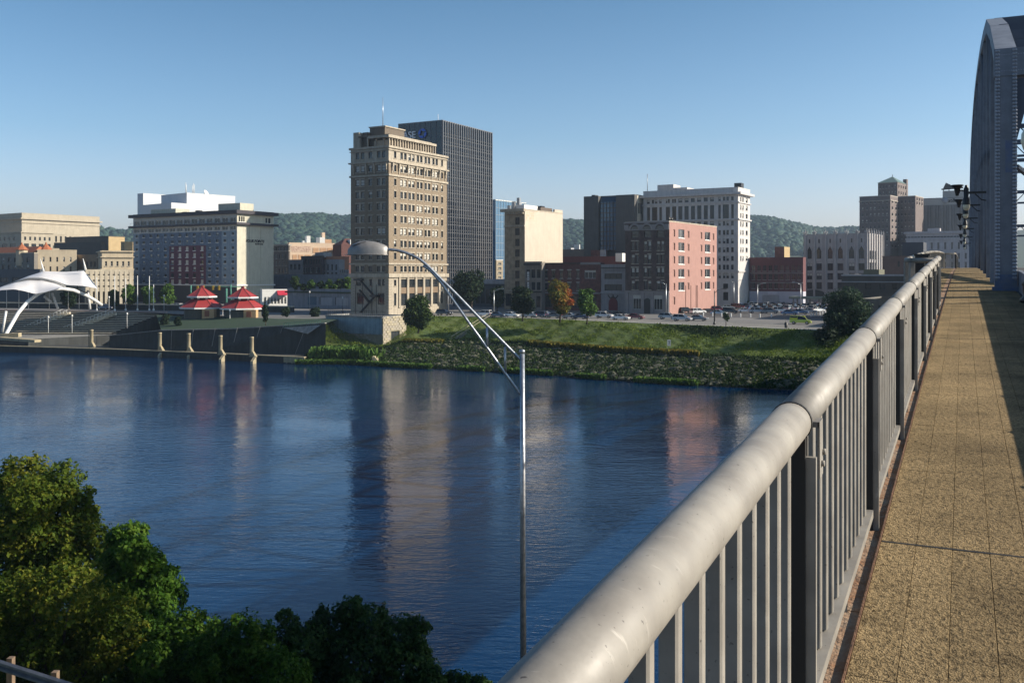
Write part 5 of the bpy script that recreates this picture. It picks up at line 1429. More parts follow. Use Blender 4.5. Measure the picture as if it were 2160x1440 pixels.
# dark brick three storey with white ground floor
style('dw', RBK, GLASS, 'rm', 1, GB)
d = Bld('dark_red_brick_warehouse', 'dark red brick building with white shop level behind the car park', 1694, ybase=648, th=31, xl=1581, xr=1700, ytop=543)
d.grid('L', 9, 3, .62, d.z(612), d.z(556), .68, 'dw', mar=.02); 
for sd in 'RL': d.cuts[sd].append(('z', d.z(615)))
WG = mat('white_ground', (.42, .42, .48), (.36, .36, .42), .5)
d.wall([mat('dark_red', (.11, .035, .04), (.085, .028, .032), .7), WG], lambda sd, u, z: 1 if z < d.z(615) else 0)
for y in (575.5, 595.5): d.box('belt_course', 'L', 0, d.wl, d.z(y + 1.5), d.z(y), 0, .3, GB)
d.rbox('brick_roof_house', 5, 12, d.uL(1646), d.uL(1626), d.z1 - .5, d.z(519), RBK); d.rbox('tan_roof_side', 4.6, 12, d.uL(1647), d.uL(1646.3), d.z1 - .5, d.z(519), TAN)
d.box('sign_board', 'L', d.uL(1640), d.uL(1620), d.z(622), d.z(615), .0, .4, mat('pale_sign', (.5, .5, .58))); d.box('loading_door', 'L', d.uL(1644), d.uL(1608), d.z(640), d.z(623), .0, .1, LG_)

# white gothic building
GO = mat('gothic_white', (.43, .41, .41), (.35, .335, .335), .6, streak=.25, bump=.2); GOL = mat('gothic_white_side', (.43, .41, .41))
style('go', FRAME_D, GLASS, 'mr', 1, GO); style('go2', FRAME_D, GLASS, 'mr', 1, GO, .4)
gq = Bld('gothic_white_building', 'white terracotta building with gothic pointed windows and spiky parapet', 1831, ybase=645, th=33, xl=1695, xr=1862, ytop=492)
def c8(v): return 1560 + v / 4.0
gc = [(568, 613), (647, 694), (741, 788), (826, 875), (921, 971), (1004, 1055)]
gq.wins_px('L', [(c8(a_), c8(b_)) for a_, b_ in gc], [(360 + y0 / 4, 360 + y1 / 4) for y0, y1 in ((780, 840), (865, 920), (943, 1002))], ['go', 'go', 'go2'])
gq.wins_px('L', [(c8(a_) + 1, c8(b_) - 1) for a_, b_ in gc], [(528, 545)], 'go'); gq.wins_px('L', [(c8((a_ + b_) / 2) - 1.4, c8((a_ + b_) / 2) + 1.4) for a_, b_ in gc], [(502, 511)], 'pl')
gq.grid('R', 5, 4, .5, gq.z(625), gq.z(525), .75, 'go')
gq.wall([GO], coping=GO)
for a_, b_ in gc:
    uc = (gq.uL(c8(a_) + 1) + gq.uL(c8(b_) - 1)) / 2; r0 = (gq.uL(c8(a_) + 1) - gq.uL(c8(b_) - 1)) / 2
    b = MB(); zt_ = gq.z(528); b.add([(-.02, uc - r0, zt_), (-.02, uc + r0, zt_), (-.02, uc + r0 * .6, zt_ + .9), (-.02, uc, zt_ + 1.7), (-.02, uc - r0 * .6, zt_ + .9)], [(0, 1, 2, 3, 4)]); b.build('pointed_light', GLASS, gq.root)
    b = MB(); b.beam((-.1, uc - r0 - .2, zt_), (-.1, uc, zt_ + 2.1), .25, .3); b.beam((-.1, uc + r0 + .2, zt_), (-.1, uc, zt_ + 2.1), .25, .3); b.build('pointed_hood', GO, gq.root)
    b = MB(); b.box(-.25, 0, uc - r0 - .2, uc + r0 + .2, gq.z(550), gq.z(546)); b.build('panel', GO, gq.root)
for i, x in enumerate((1699, 1718, 1741.5, 1762, 1786, 1808, 1829)):
    u = max(.4, gq.uL(x)); gq.box('buttress', 'L', u - .35, u + .35, gq.z0, gq.z(487 if i % 2 else 490), 0, .5, GO)
    b = MB(); zp = gq.z(490)
    for q in (-.6, 0, .6): b.add([(-.5, u + q - .2, zp), (-.5, u + q + .2, zp), (-.1, u + q + .2, zp), (-.1, u + q - .2, zp), (-.3, u + q, zp + (1.9 if q == 0 else 1.1))], [(0, 1, 4), (1, 2, 4), (2, 3, 4), (3, 0, 4)])
    b.build('pinnacle', GO, gq.root)
for kk in range(7):
    u = .2 + kk * (gq.wr - .6) / 6; gq.box('buttress', 'R', u, u + .3, gq.z0, gq.z(489), 0, .5, GO)
    b = MB(); zp = gq.z(489); b.add([(u, -.5, zp), (u + .4, -.5, zp), (u + .4, -.1, zp), (u, -.1, zp), (u + .2, -.3, zp + 1.6)], [(0, 1, 4), (1, 2, 4), (2, 3, 4), (3, 0, 4)]); b.build('pinnacle', GO, gq.root)
b = MB(); uc = gq.uL(1717); pts = [(-.3, uc + 5 * math.cos(q * math.pi / 10), gq.z(627) + 2.6 * math.sin(q * math.pi / 10)) for q in range(11)]
b.add(pts, [tuple(range(11))]); b.build('entrance_arch', FRAME_D, gq.root)
# drive-through canopy in front
cn = Bld('drive_through_canopy', 'flat green edged canopy in front of the gothic building', 1790, ybase=655, th=31, xl=1664, xr=1800, ytop=627, cat='canopy'); 
for o_ in (): pass
cn.rbox('canopy_roof', 0, 7, 0, cn.wl, cn.z(632), cn.z(627), mat('canopy_green', (.16, .2, .17)))
for kk in range(5):
    for x_ in (1, 6): cn.rbox('column', x_, x_ + .4, 1 + kk * (cn.wl - 2.4) / 4, 1.4 + kk * (cn.wl - 2.4) / 4, STREET - .1, cn.z(632), CONC)

# right-hand brick and dark buildings
BRK = mat('brick_right', (.15, .09, .07), (.115, .07, .055), .6, streak=.2)
e1 = Bld('brick_building_behind_rail', 'reddish brick building between gothic building and bridge rail', 1952, Y=300, th=31, xl=1861, xr=1960, ytop=540)
e1.grid('L', 4, 2, .2, e1.z(605), e1.z(540), .4, 'pl', skip=lambda i, k: i in (0, 3)); e1.wall([BRK])
e1.rbox('roof_house', 3, 10, e1.uL(1945), e1.uL(1900), e1.z1 - .5, e1.z(510), mat('dark_navy', (.05, .055, .07)))
e2 = Bld('dark_brick_riverside_building', 'dark low brick building below the bridge railing', 1932, Y=235, th=31, xl=1775, xr=1960, ytop=580)
e2.wins_px('L', [(1800, 1810), (1825, 1838), (1856, 1868), (1882, 1892)], [(598, 611), (632, 648)], 'pl'); e2.wall([mat('umber', (.07, .06, .05), (.05, .043, .036), .5)], coping=LG_)
e2.box('belt_course', 'L', 0, e2.wl, e2.z(596), e2.z(594), 0, .4, LG_)
e2.rbox('olive_roof_house', 4, 12, e2.uL(1848), e2.uL(1815), e2.z1 - .5, e2.z(568), mat('olive', (.11, .11, .07)))
e2b = Bld('shadowed_arch_building', 'dim stone building with arched openings under the bridge', 1900, Y=205, th=31, xl=1815, xr=1935, ytop=632); e2b.grid('L', 3, 1, .4, e2b.z(672), e2b.z(640), .7, 'pl'); e2b.wall([mat('dim_stone', (.14, .13, .11), streak=.3)])
# brick skyscraper with pyramid roof
SK = mat('skyscraper_brick', (.15, .12, .115), (.12, .095, .09), .5); SKL = mat('sky_trim', (.4, .36, .31)); style('sk', SKL, GLASS, 'r', 1, SKL, .6); style('sk2', FRAME_D, GLASS, 'r', 1, SKL)
e3 = Bld('brick_skyscraper', 'tall brown brick skyscraper with stepped top and green pyramid roof', 1878, Y=455, th=38, xl=1813, xr=1894, ytop=412)
e3.grid('L', 7, 8, .36, e3.z(525), e3.z(418), .42, ['sk', 'sk2', 'sk2']); e3.grid('R', 2, 8, .4, e3.z(525), e3.z(418), .42, ['sk2']); e3.wall([SK], coping=SKL); e3.band(e3.z(423), e3.z(421.5), .3, SKL, 'belt_course')
e4 = Bld('brick_skyscraper_wing', 'right wing of the brown brick skyscraper', 1931, Y=462, th=38, xl=1889, xr=1948, ytop=413)
e4.grid('L', 5, 8, .36, e4.z(525), e4.z(418), .42, ['sk', 'sk2', 'sk2']); e4.grid('R', 3, 2, .4, e4.z(432), e4.z(415), .7, ['sk2']); e4.wall([SK], coping=SKL)
e5 = Bld('skyscraper_crown', 'stepped top of the brick skyscraper with pyramid roof', 1893, Y=472, th=38, xl=1852, xr=1913, ytop=384)
e5.grid('L', 6, 2, .36, e5.z(412), e5.z(386), .5, ['sk', 'sk2']); e5.grid('R', 4, 2, .4, e5.z(412), e5.z(386), .5, ['sk2']); e5.wall([SK], coping=SKL)
b = MB(); z_ = e5.z1; wr_, wl_ = e5.wr, e5.wl; zz_ = e5.z(371); b.add([(-.3, -.3, z_), (wr_ + .3, -.3, z_), (wr_ + .3, wl_ + .3, z_), (-.3, wl_ + .3, z_), (wr_ / 2, wl_ / 2, zz_ + .6)], [(0, 1, 4), (1, 2, 4), (2, 3, 4), (3, 0, 4)]); b.build('pyramid_roof', mat('copper_green', (.1, .17, .17)), e5.root)
b = MB(); b.tube([(wr_ / 2, wl_ / 2, zz_), (wr_ / 2, wl_ / 2, zz_ + 1.6)], .15, 5); b.build('finial', BLACK, e5.root)
e5.rbox('chimney', wr_ - 1.2, wr_ + 1.2, -.2, 1.6, e5.z(412), e5.z(373), SK)
# telephone building
TE = mat('tel_concrete', (.2, .2, .2), (.17, .17, .17), .5); TEL = mat('tel_pale', (.4, .4, .38))
e6 = Bld('telephone_building', 'grey windowless office block with vertical ribs and rooftop dish', 2060, Y=470, th=30, xl=1936, xr=2075, ytop=415)
for sd in 'RL': e6.cuts[sd].append(('z', e6.z(430)))
e6.wall([TE, TEL], lambda sd, u, z: 1 if z > e6.z(430) else 0)
for kk in range(22): e6.box('rib', 'L', kk * e6.wl / 22 + .3, kk * e6.wl / 22 + (1.0 if kk % 3 else 1.8), e6.z(500), e6.z(430), 0, .5, TE)
e6.rbox('roof_house', 3, 12, e6.uL(2032), e6.uL(1987), e6.z1 - .5, e6.z(399), TEL)
e6.text('at&t', 'L', e6.uL(1999.5), e6.z(424.5), 2.6, mat('ink', (.03, .03, .04)), name='lettering', bold=.05)
b = MB(); b.lathe([(0, 0), (1.5, 0), (1.5, .15), (0, .15)], 20); o_ = b.build('round_logo', mat('logo_grey', (.3, .32, .36)), e6.root, (-.1, e6.uL(1993.5), e6.z(421)), (0, -math.pi / 2, 0))
b = MB(); z_ = e6.z(399); u_ = e6.uL(2000); b.add([(4, u_ - 4, z_ + 1.2), (4, u_ + 2.8, z_ + 1.2), (4, u_ + 1.4, z_ + 4.2), (5, u_ - 4, z_ + 1.2), (5, u_ + 2.8, z_ + 1.2), (5, u_ + 1.4, z_ + 4.2)], [(0, 1, 2), (3, 5, 4), (0, 2, 5, 3), (1, 4, 5, 2), (0, 3, 4, 1)]); b.beam((4.5, u_ - 6.5, z_ + 1.4), (4.5, u_ + 3.5, z_ + .9), .8, .7)
for q in (-4, 0, 2.5): b.tube([(4.5, u_ + q, z_ - .2), (4.5, u_ + q, z_ + 1.4)], .2, 5)
b.build('dish_antenna', BLACK, e6.root)
# ornate white arcade building in front
OW = mat('ornate_white', (.42, .4, .42), (.35, .33, .35), .6, streak=.2)
e7 = Bld('ornate_white_building', 'ornate white stone building with arched windows beside the bridge truss', 2050, Y=432, th=30, xl=1911, xr=2062, ytop=487)
style('ow', OW, GLASS, 'm', 1, OW)
e7.grid('L', 9, 1, .32, e7.z(527), e7.z(508), .8, 'ow'); e7.grid('L', 9, 2, .32, e7.z(568), e7.z(530), .68, 'ow'); e7.grid('L', 9, 3, .32, e7.z(640), e7.z(570), .6, 'ow')
e7.wall([OW], coping=OW); e7.band(e7.z(491), e7.z(487), .9, OW); e7.band(e7.z(504), e7.z(502), .4, OW, 'belt_course')
for kk in range(20): e7.box('attic_vent', 'L', kk * e7.wl / 20 + .8, kk * e7.wl / 20 + 2.0, e7.z(499.5), e7.z(497), 0, .04, BLACK)
e7.rbox('roof_house', 3, 8, e7.uL(1981), e7.uL(1955), e7.z1 - .5, e7.z(479), OW)
# ------------------------------------------------------------------ quay, flood wall, amphitheatre
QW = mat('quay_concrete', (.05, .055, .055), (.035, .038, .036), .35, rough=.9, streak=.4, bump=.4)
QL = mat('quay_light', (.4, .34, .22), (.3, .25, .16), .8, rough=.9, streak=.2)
dq = empty('dock', dockf[2]); tag(dq, 'long low concrete dock along the far river edge', 'dock')
b = MB(); rows = []
for i, f in enumerate(dockf):
    wb = wallb[[0, 1, 2, 4, 5][i]]
    rows.append([Vector((f.x, f.y, -2)) - dq.location, Vector((f.x, f.y, .55)) - dq.location, Vector((f.x - .1, f.y + .1, 1.5)) - dq.location, Vector((wb.x, wb.y + 1, 1.5)) - dq.location])
strip(b, rows, False)
e_ = rows[-1]; b.add([e_[0], e_[1], e_[2], e_[3], e_[3] - Vector((0, 0, 4))], [(0, 1, 2, 3, 4)])
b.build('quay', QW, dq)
b = MB()
for a, c in zip(dockf, dockf[1:]): b.beam(a + Vector((0, .3, 1.58)) - dq.location, c + Vector((0, .3, 1.58)) - dq.location, .9, .2)
b.build('edge_beam', QL, dq)
b = MB(); p0 = dockf[-1] - dq.location; dr = (dockf[-1] - dockf[-2]).normalized()
for k in range(4):
    q = p0 - dr * (.6 + k * 1.5); b.beam(q + Vector((0, -.12, .1)), q + Vector((0, -.12, 1.5)), .25, .25)
b.beam(p0 - dr * 6 + Vector((0, -.03, .85)), p0 + Vector((0, -.03, .85)), .1, 1.25); b.build('end_block', QL, dq)

fw = empty('flood_wall', wallb[4]); tag(fw, 'dark concrete flood wall behind the mooring pillars', 'wall')
foot = [wallb[2], wallb[3], wallb[4], wallb[5], wallb[6]]
tops = [Vector((wallb[2].x, wallb[2].y + .3, 4.3)), wallt[0], wallt[1], wallt[3], wallt[4]]
b = MB(); rows = [[f_ - fw.location, t_ - fw.location, t_ - fw.location + Vector((.1, .6, 0))] for f_, t_ in zip(foot, tops)]
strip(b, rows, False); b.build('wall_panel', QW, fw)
for a, c, a2, c2 in zip(foot, foot[1:], tops, tops[1:]):
    b = MB(); b.beam(a2 + Vector((0, 0, .08)) - fw.location, c2 + Vector((0, 0, .08)) - fw.location, .7, .2); b.build('coping', CONC, fw)
b = MB()
for k in range(7):
    f = (k + .5) / 7; a = foot[1].lerp(foot[3], f); c = tops[1].lerp(tops[3], f); b.beam(a - fw.location + Vector((0, -.04, 0)), c - fw.location + Vector((0, -.04, 0)), .12, .1)
b.build('joint', CONC, fw)
# sloping wing wall of the ramp
wg = empty('ramp_wall', at(640, 720, 226)); tag(wg, 'pale sloping concrete ramp wall with green fence at the end of the flood wall', 'wall')
o = wg.location; A = at(598, 691, 229); B_ = at(676, 685, 226); C_ = at(648, 704, 225.6)
b = MB(); b.add([A - o, B_ - o, C_ - o, A - o + Vector((.2, -.5, 0)), B_ - o + Vector((.2, -.5, 0)), C_ - o + Vector((.2, -.5, 0))], [(0, 1, 2), (3, 5, 4), (0, 3, 4, 1), (1, 4, 5, 2), (2, 5, 3, 0)]); b.build('slab', CONC, wg)
b = MB()
for k in range(20):
    q = A.lerp(B_, k / 19) - o; b.beam(q, q + Vector((0, 0, 1.1)), .06, .06)
b.beam(A - o + Vector((0, 0, 1.1)), B_ - o + Vector((0, 0, 1.1)), .08, .08); tag(b.build('picket', mat('fence_green', (.06, .2, .15)), wg), kind='stuff')

# mooring pillars
def pillar():
    r = empty('mooring_pillar')
    b = MB(); b.lathe([(.46, .0), (.44, 4.3), (.5, 4.35), (.47, 4.6), (0, 4.6)], 12); b.build('shaft', QL, r)
    b = MB(); b.add([(-.5, -.5, .0), (.5, -.5, 0), (1.3, -.5, 0), (.4, -.3, 1.3), (-.5, .4, 0), (.5, .4, 0), (1.3, .4, 0), (.4, .3, 1.3)], [(0, 1, 2, 3), (7, 6, 5, 4), (0, 3, 7, 4), (3, 2, 6, 7)]); b.add([(.8, -1.8, -.9), (1.5, -1.8, -.9), (1.5, -.4, .2), (.8, -.4, .2), (.8, -1.8, -1.5), (1.5, -1.8, -1.5), (1.5, -.4, -1.5), (.8, -.4, -1.5)], [(0, 1, 2, 3), (0, 4, 5, 1), (1, 5, 6, 2), (0, 3, 7, 4)]); b.build('buttress', QL, r)
    b = MB()
    for k in range(9): b.box(-.72, -.55, -.35, .1, .3 + k * .48, .5 + k * .48)
    b.beam((-.66, -.3, .2), (-.66, -.3, 4.4), .06, .06); b.build('ladder', BLACK, r)
    return r
pl0 = pillar(); plabs = ['farthest left concrete mooring pillar on the dock, low in shade', 'second mooring pillar from the left on the dock, in shade', 'third mooring pillar on the dock, in half shade', 'sunlit mooring pillar on the dock nearest the wall centre', 'rightmost sunlit mooring pillar near the dock end']
for i, (x, y) in enumerate(((193, 732), (337, 740), (398, 742), (465, 748), (531, 752))):
    o = pl0 if i == 0 else copy_tree(pl0)
    o.location = onz(x, y, 1.5); o.rotation_euler = (0, 0, math.radians(-18)); tag(o, plabs[i], 'pillar', 'mooring pillars on the dock')

# amphitheatre
am = empty('amphitheatre', onz(150, 690, 4.2)); tag(am, 'wide riverside amphitheatre of concrete seating steps with two stairways', 'amphitheatre')
o = am.location.copy()
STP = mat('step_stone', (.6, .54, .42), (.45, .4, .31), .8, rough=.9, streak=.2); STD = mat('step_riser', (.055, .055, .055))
bl_, br_ = onz(-200, 705, 3.4), onz(236, 705.5, 3.4); tl_, tr_ = onz(-200, 651, 9), onz(352, 659, 9)
NS = 13
for k in range(NS):
    f0, f1 = k / NS, (k + 1) / NS; z = 3.4 + (9 - 3.4) * f1
    a, c = bl_.lerp(tl_, f0), br_.lerp(tr_, f0); a1, c1 = bl_.lerp(tl_, f1), br_.lerp(tr_, f1)
    b = MB(); zl = 3.4 + (9 - 3.4) * f0 - .2
    def v3(p, z): return (p.x - o.x, p.y - o.y, z - o.z)
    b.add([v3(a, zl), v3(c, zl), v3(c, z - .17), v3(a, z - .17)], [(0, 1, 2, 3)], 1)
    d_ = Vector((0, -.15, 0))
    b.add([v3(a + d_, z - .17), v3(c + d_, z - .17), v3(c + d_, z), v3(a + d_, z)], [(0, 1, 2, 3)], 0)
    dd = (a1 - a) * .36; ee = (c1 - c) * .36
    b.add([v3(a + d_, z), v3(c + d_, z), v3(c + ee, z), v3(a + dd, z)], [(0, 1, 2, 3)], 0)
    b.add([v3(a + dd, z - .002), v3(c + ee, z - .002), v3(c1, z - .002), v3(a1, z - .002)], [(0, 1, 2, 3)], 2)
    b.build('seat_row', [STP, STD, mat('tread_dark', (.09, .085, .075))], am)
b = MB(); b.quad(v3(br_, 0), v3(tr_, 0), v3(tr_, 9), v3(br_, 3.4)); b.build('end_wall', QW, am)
for (xb, xt) in ((20, 62), (60, 118)):
    pass
for (pb, pt) in ((onz(45, 700, 3.6), onz(135, 659, 8.8)), (onz(128, 701, 3.6), onz(232, 661, 8.8))):
    b = MB(); n = 26
    for k in range(n):
        q = pb.lerp(pt, k / n); z = q.z; b.box(q.x - o.x, q.x - o.x + 2.2, q.y - o.y - .5, q.y - o.y + .9, z - o.z - .3, z - o.z + .32)
    b.build('stairway', STP, am)
    b = MB()
    for k in range(0, n, 2):
        q = pb.lerp(pt, k / n) - o
        for s_ in (-.1, 1.9):
            b.beam(q + Vector((s_, -.3, .2)), q + Vector((s_, -.3, 1.25)), .09, .09); b.beam(q + Vector((s_, -.3, 1.25)), q + Vector((s_ + .8, .1, 1.45)), .09, .09)
    tag(b.build('stair_rail', WHITE, am), kind='stuff')
b = MB()
b.add([v3(onz(-200, 712, 3.4), 3.4), v3(onz(60, 715, 3.4), 3.4), v3(onz(236, 706, 3.4), 3.4), v3(br_, 3.4), v3(bl_, 3.4)], [(0, 1, 2, 3, 4)]); b.build('forecourt', CONC, am)
b = MB(); b.add([v3(onz(-200, 712, 3.4), 3.4), v3(onz(60, 715, 3.4), 3.4), v3(onz(236, 706, 3.4), 3.4), v3(onz(236, 706, 3.4), -1), v3(onz(60, 715, 3.4), -1), v3(onz(-200, 712, 3.4), -1)], [(0, 1, 4, 5), (1, 2, 3, 4)]); b.build('forecourt_wall', QW, am)
b = MB(); b.beam(Vector(v3(tl_, 9.05)), Vector(v3(tr_, 9.05)), 1.0, .25); b.build('top_edge', mat('pink_edge', (.42, .28, .24)), am)
# retaining wall and light poles behind the steps
rw = empty('promenade_wall', onz(200, 650, 9)); tag(rw, 'low dark retaining wall with pale coping above the amphitheatre', 'wall')
o = rw.location.copy(); b = MB(); p0, p1 = onz(-200, 646, 9), onz(620, 659, 9)
b.beam(p0 - o + Vector((0, 0, .8)), p1 - o + Vector((0, 0, .8)), .5, 1.8); b.build('wall_body', QW, rw)
b = MB(); b.beam(p0 - o + Vector((0, 0, 1.8)), p1 - o + Vector((0, 0, 1.8)), .7, .3); b.build('coping', STP, rw)

# white tensile canopy with arch
cpy = empty('tensile_canopy', onz(100, 665, 9)); tag(cpy, 'white tensile fabric stage canopy with big steel arch over the steps', 'canopy')
o = cpy.location.copy(); FAB = mat('white_fabric', (.75, .73, .72), (.68, .66, .66), .3, rough=.6)
pts = []
A0, A1 = at(12, 706, 236), at(214, 640, 268)
ap = [(12, 706), (22, 688), (38, 660), (58, 636), (80, 620), (103, 610), (130, 608.5), (155, 612), (180, 622), (198, 632), (214, 643)]
for i, (x, y) in enumerate(ap): pts.append(at(x, y, 236 + 30 * i / 10) - o)
b = MB(); b.tube(pts, .46, 10); b.build('arch', WHITE, cpy)
def sheet(upper, lower, Yu, Yl, n=28, puff=.5):
    def samp(pl, t):
        x = pl[0][0] + (pl[-1][0] - pl[0][0]) * t
        for (x0, y0), (x1, y1) in zip(pl, pl[1:]):
            if x0 <= x <= x1 + 1e-6: f = (x - x0) / (x1 - x0); return x, y0 + (y1 - y0) * f
        return pl[-1]
    b = MB(); rows = []; m_ = 7
    for i in range(n + 1):
        t = i / n; ux, uy = samp(upper, t); lx, ly = samp(lower, t); r = []
        U, L_ = at(ux, uy, Yu), at(lx, ly, Yl)
        for j in range(m_ + 1):
            f = j / m_; q = U.lerp(L_, f); q.z += puff * math.sin(math.pi * f) * math.sin(math.pi * t); r.append(q - o)
        rows.append(r)
    strip(b, rows); return b.build('fabric_sheet', FAB, cpy)
sheet([(-40, 620), (0, 607), (30, 596), (60, 590.5), (90, 591.5), (115, 597), (132, 604)], [(-40, 625), (0, 612), (30, 610), (50, 613.5), (75, 620), (95, 616), (132, 606)], 258, 244)
sheet([(0, 606), (30, 594), (60, 582), (92, 572), (135, 573.5), (178, 571), (186, 582), (206, 607)], [(0, 607), (28, 595), (55, 586), (85, 585), (115, 591.5), (140, 601), (175, 603), (204, 608)], 280, 258, puff=-.4)
for x, y0, x2, y1, Y in ((92, 572, 85, 546, 279), (181, 569, 175, 545, 276)): b = MB(); b.tube([at(x, y0, Y) - o, at(x2, y1, Y) - o], [.32, .08], 7); b.build('mast', WHITE, cpy)
for x, y0, x2, y1, Y in ((110, 618, 122, 651, 262), (185, 612, 190, 652, 268), (93, 625, 108, 637, 264)): b = MB(); b.tube([at(x, y0, Y) - o, at(x2, y1, Y) - o], .34, 8); b.build('strut', WHITE, cpy)
for x in (14, 40, 60, 104, 144, 167): b = MB(); b.tube([at(x, 612, 268) - o, at(x, 651, 268) - o], .09, 5); b.build('post', WHITE, cpy)
b = MB(); b.tube([at(13, 656, 236) - o, at(5, 700, 236) - o], .3, 8); b.build('mast', WHITE, cpy)
b = MB(); b.tube([at(x_, y_, 257) - o for x_, y_ in ((24, 600), (40, 592.5), (55, 588.5), (70, 587), (85, 587.5), (100, 590), (115, 594.5), (128, 600), (138, 605))], .26, 7); b.build('rib', mat('canopy_grey', (.3, .3, .29)), cpy)
sf = empty('stage_block', at(20, 715, 232)); tag(sf, 'pale concrete stage footing under the white arch', 'stage')
b = MB(); b.beam(at(0, 713, 233) - sf.location, at(80, 719, 229) - sf.location, 2, .6); b.beam(at(3, 708, 235) - sf.location, at(42, 706, 235) - sf.location, 1.6, 1.0); b.build('footing', QL, sf)

# red roofed pavilions
RT = mat('red_metal_roof', (.3, .035, .035), (.25, .03, .03), .6, rough=.5); RTD = mat('ridge_red', (.2, .03, .03))
def pavilion(px, yb, w_px, ypk, label):
    base = onz(px, yb, 9); k = base.y / F; R1 = w_px / 2 * k; H = (yb - ypk) * k
    r = empty('pavilion', base); tag(r, label, 'pavilion')
    n = 8; eave = H * .31; 
    b = MB(); b.lathe([(R1 * .8, -1.5), (R1 * .8, eave)], n, smooth=False); b.build('wall', mat('pav_wall', (.09, .09, .075), (.06, .06, .05)), r)
    def hip(name, r0, z0, r1, z1):
        for i in range(n):
            a0, a1 = 2 * math.pi * i / n, 2 * math.pi * (i + 1) / n
            b = MB(); v = [(r0 * math.cos(a0), r0 * math.sin(a0), z0), (r0 * math.cos(a1), r0 * math.sin(a1), z0), (r1 * math.cos(a1), r1 * math.sin(a1), z1), (r1 * math.cos(a0), r1 * math.sin(a0), z1)]
            b.add(v, [(0, 1, 2, 3)]); b.add([(p[0] * .99, p[1] * .99, p[2] - .12) for p in v], [(3, 2, 1, 0)]); b.build(name, RT, r)
            b = MB(); b.beam(v[0], v[3], .22, .14); b.build('ridge_cap', RTD, r)
        b = MB(); b.lathe([(r0 * 1.0, z0 - .38), (r0 * 1.02, z0 - .38), (r0 * 1.02, z0 + .02), (r0, z0 + .02)], n, smooth=False); b.build('gutter', WHITE, r)
    hip('roof_panel', R1, eave, R1 * .46, H * .58); hip('roof_panel', R1 * .66, H * .68, .25, H * .98)
    for i in range(n):
        b = MB(); a = 2 * math.pi * i / n; b.beam((R1 * .44 * math.cos(a), R1 * .44 * math.sin(a), H * .55), (R1 * .44 * math.cos(a), R1 * .44 * math.sin(a), H * .7), .45, .45); b.build('post', WHITE, r)
    b = MB(); b.lathe([(R1 * .38, H * .5), (R1 * .38, H * .68)], n, smooth=False); b.build('clerestory', FRAME_D, r)
    b = MB(); b.box(-.35, .35, -.35, .35, H * .95, H * 1.03); b.build('finial', RT, r)
    b = MB(); b.box(R1 * .55, R1 * .72, -R1 * .62, -R1 * .4, -.5, eave - .4); b.box(R1 * .28, R1 * .8, -R1 * .86, -R1 * .5, -1, eave - .35); b.build('kiosk_wall', mat('tan_kiosk', (.5, .33, .17)), r)
    b = MB(); b.box(R1 * .4, R1 * .6, -R1 * .87 - .05, -R1 * .86, .2, eave - .8); b.build('shutter', mat('shutter_rust', (.25, .09, .05)), r)
    return r
pavilion(426, 667, 95, 604, 'left red roofed two tier octagonal pavilion by the river')
pavilion(512, 668, 98, 606, 'right red roofed two tier octagonal pavilion with tan kiosk')

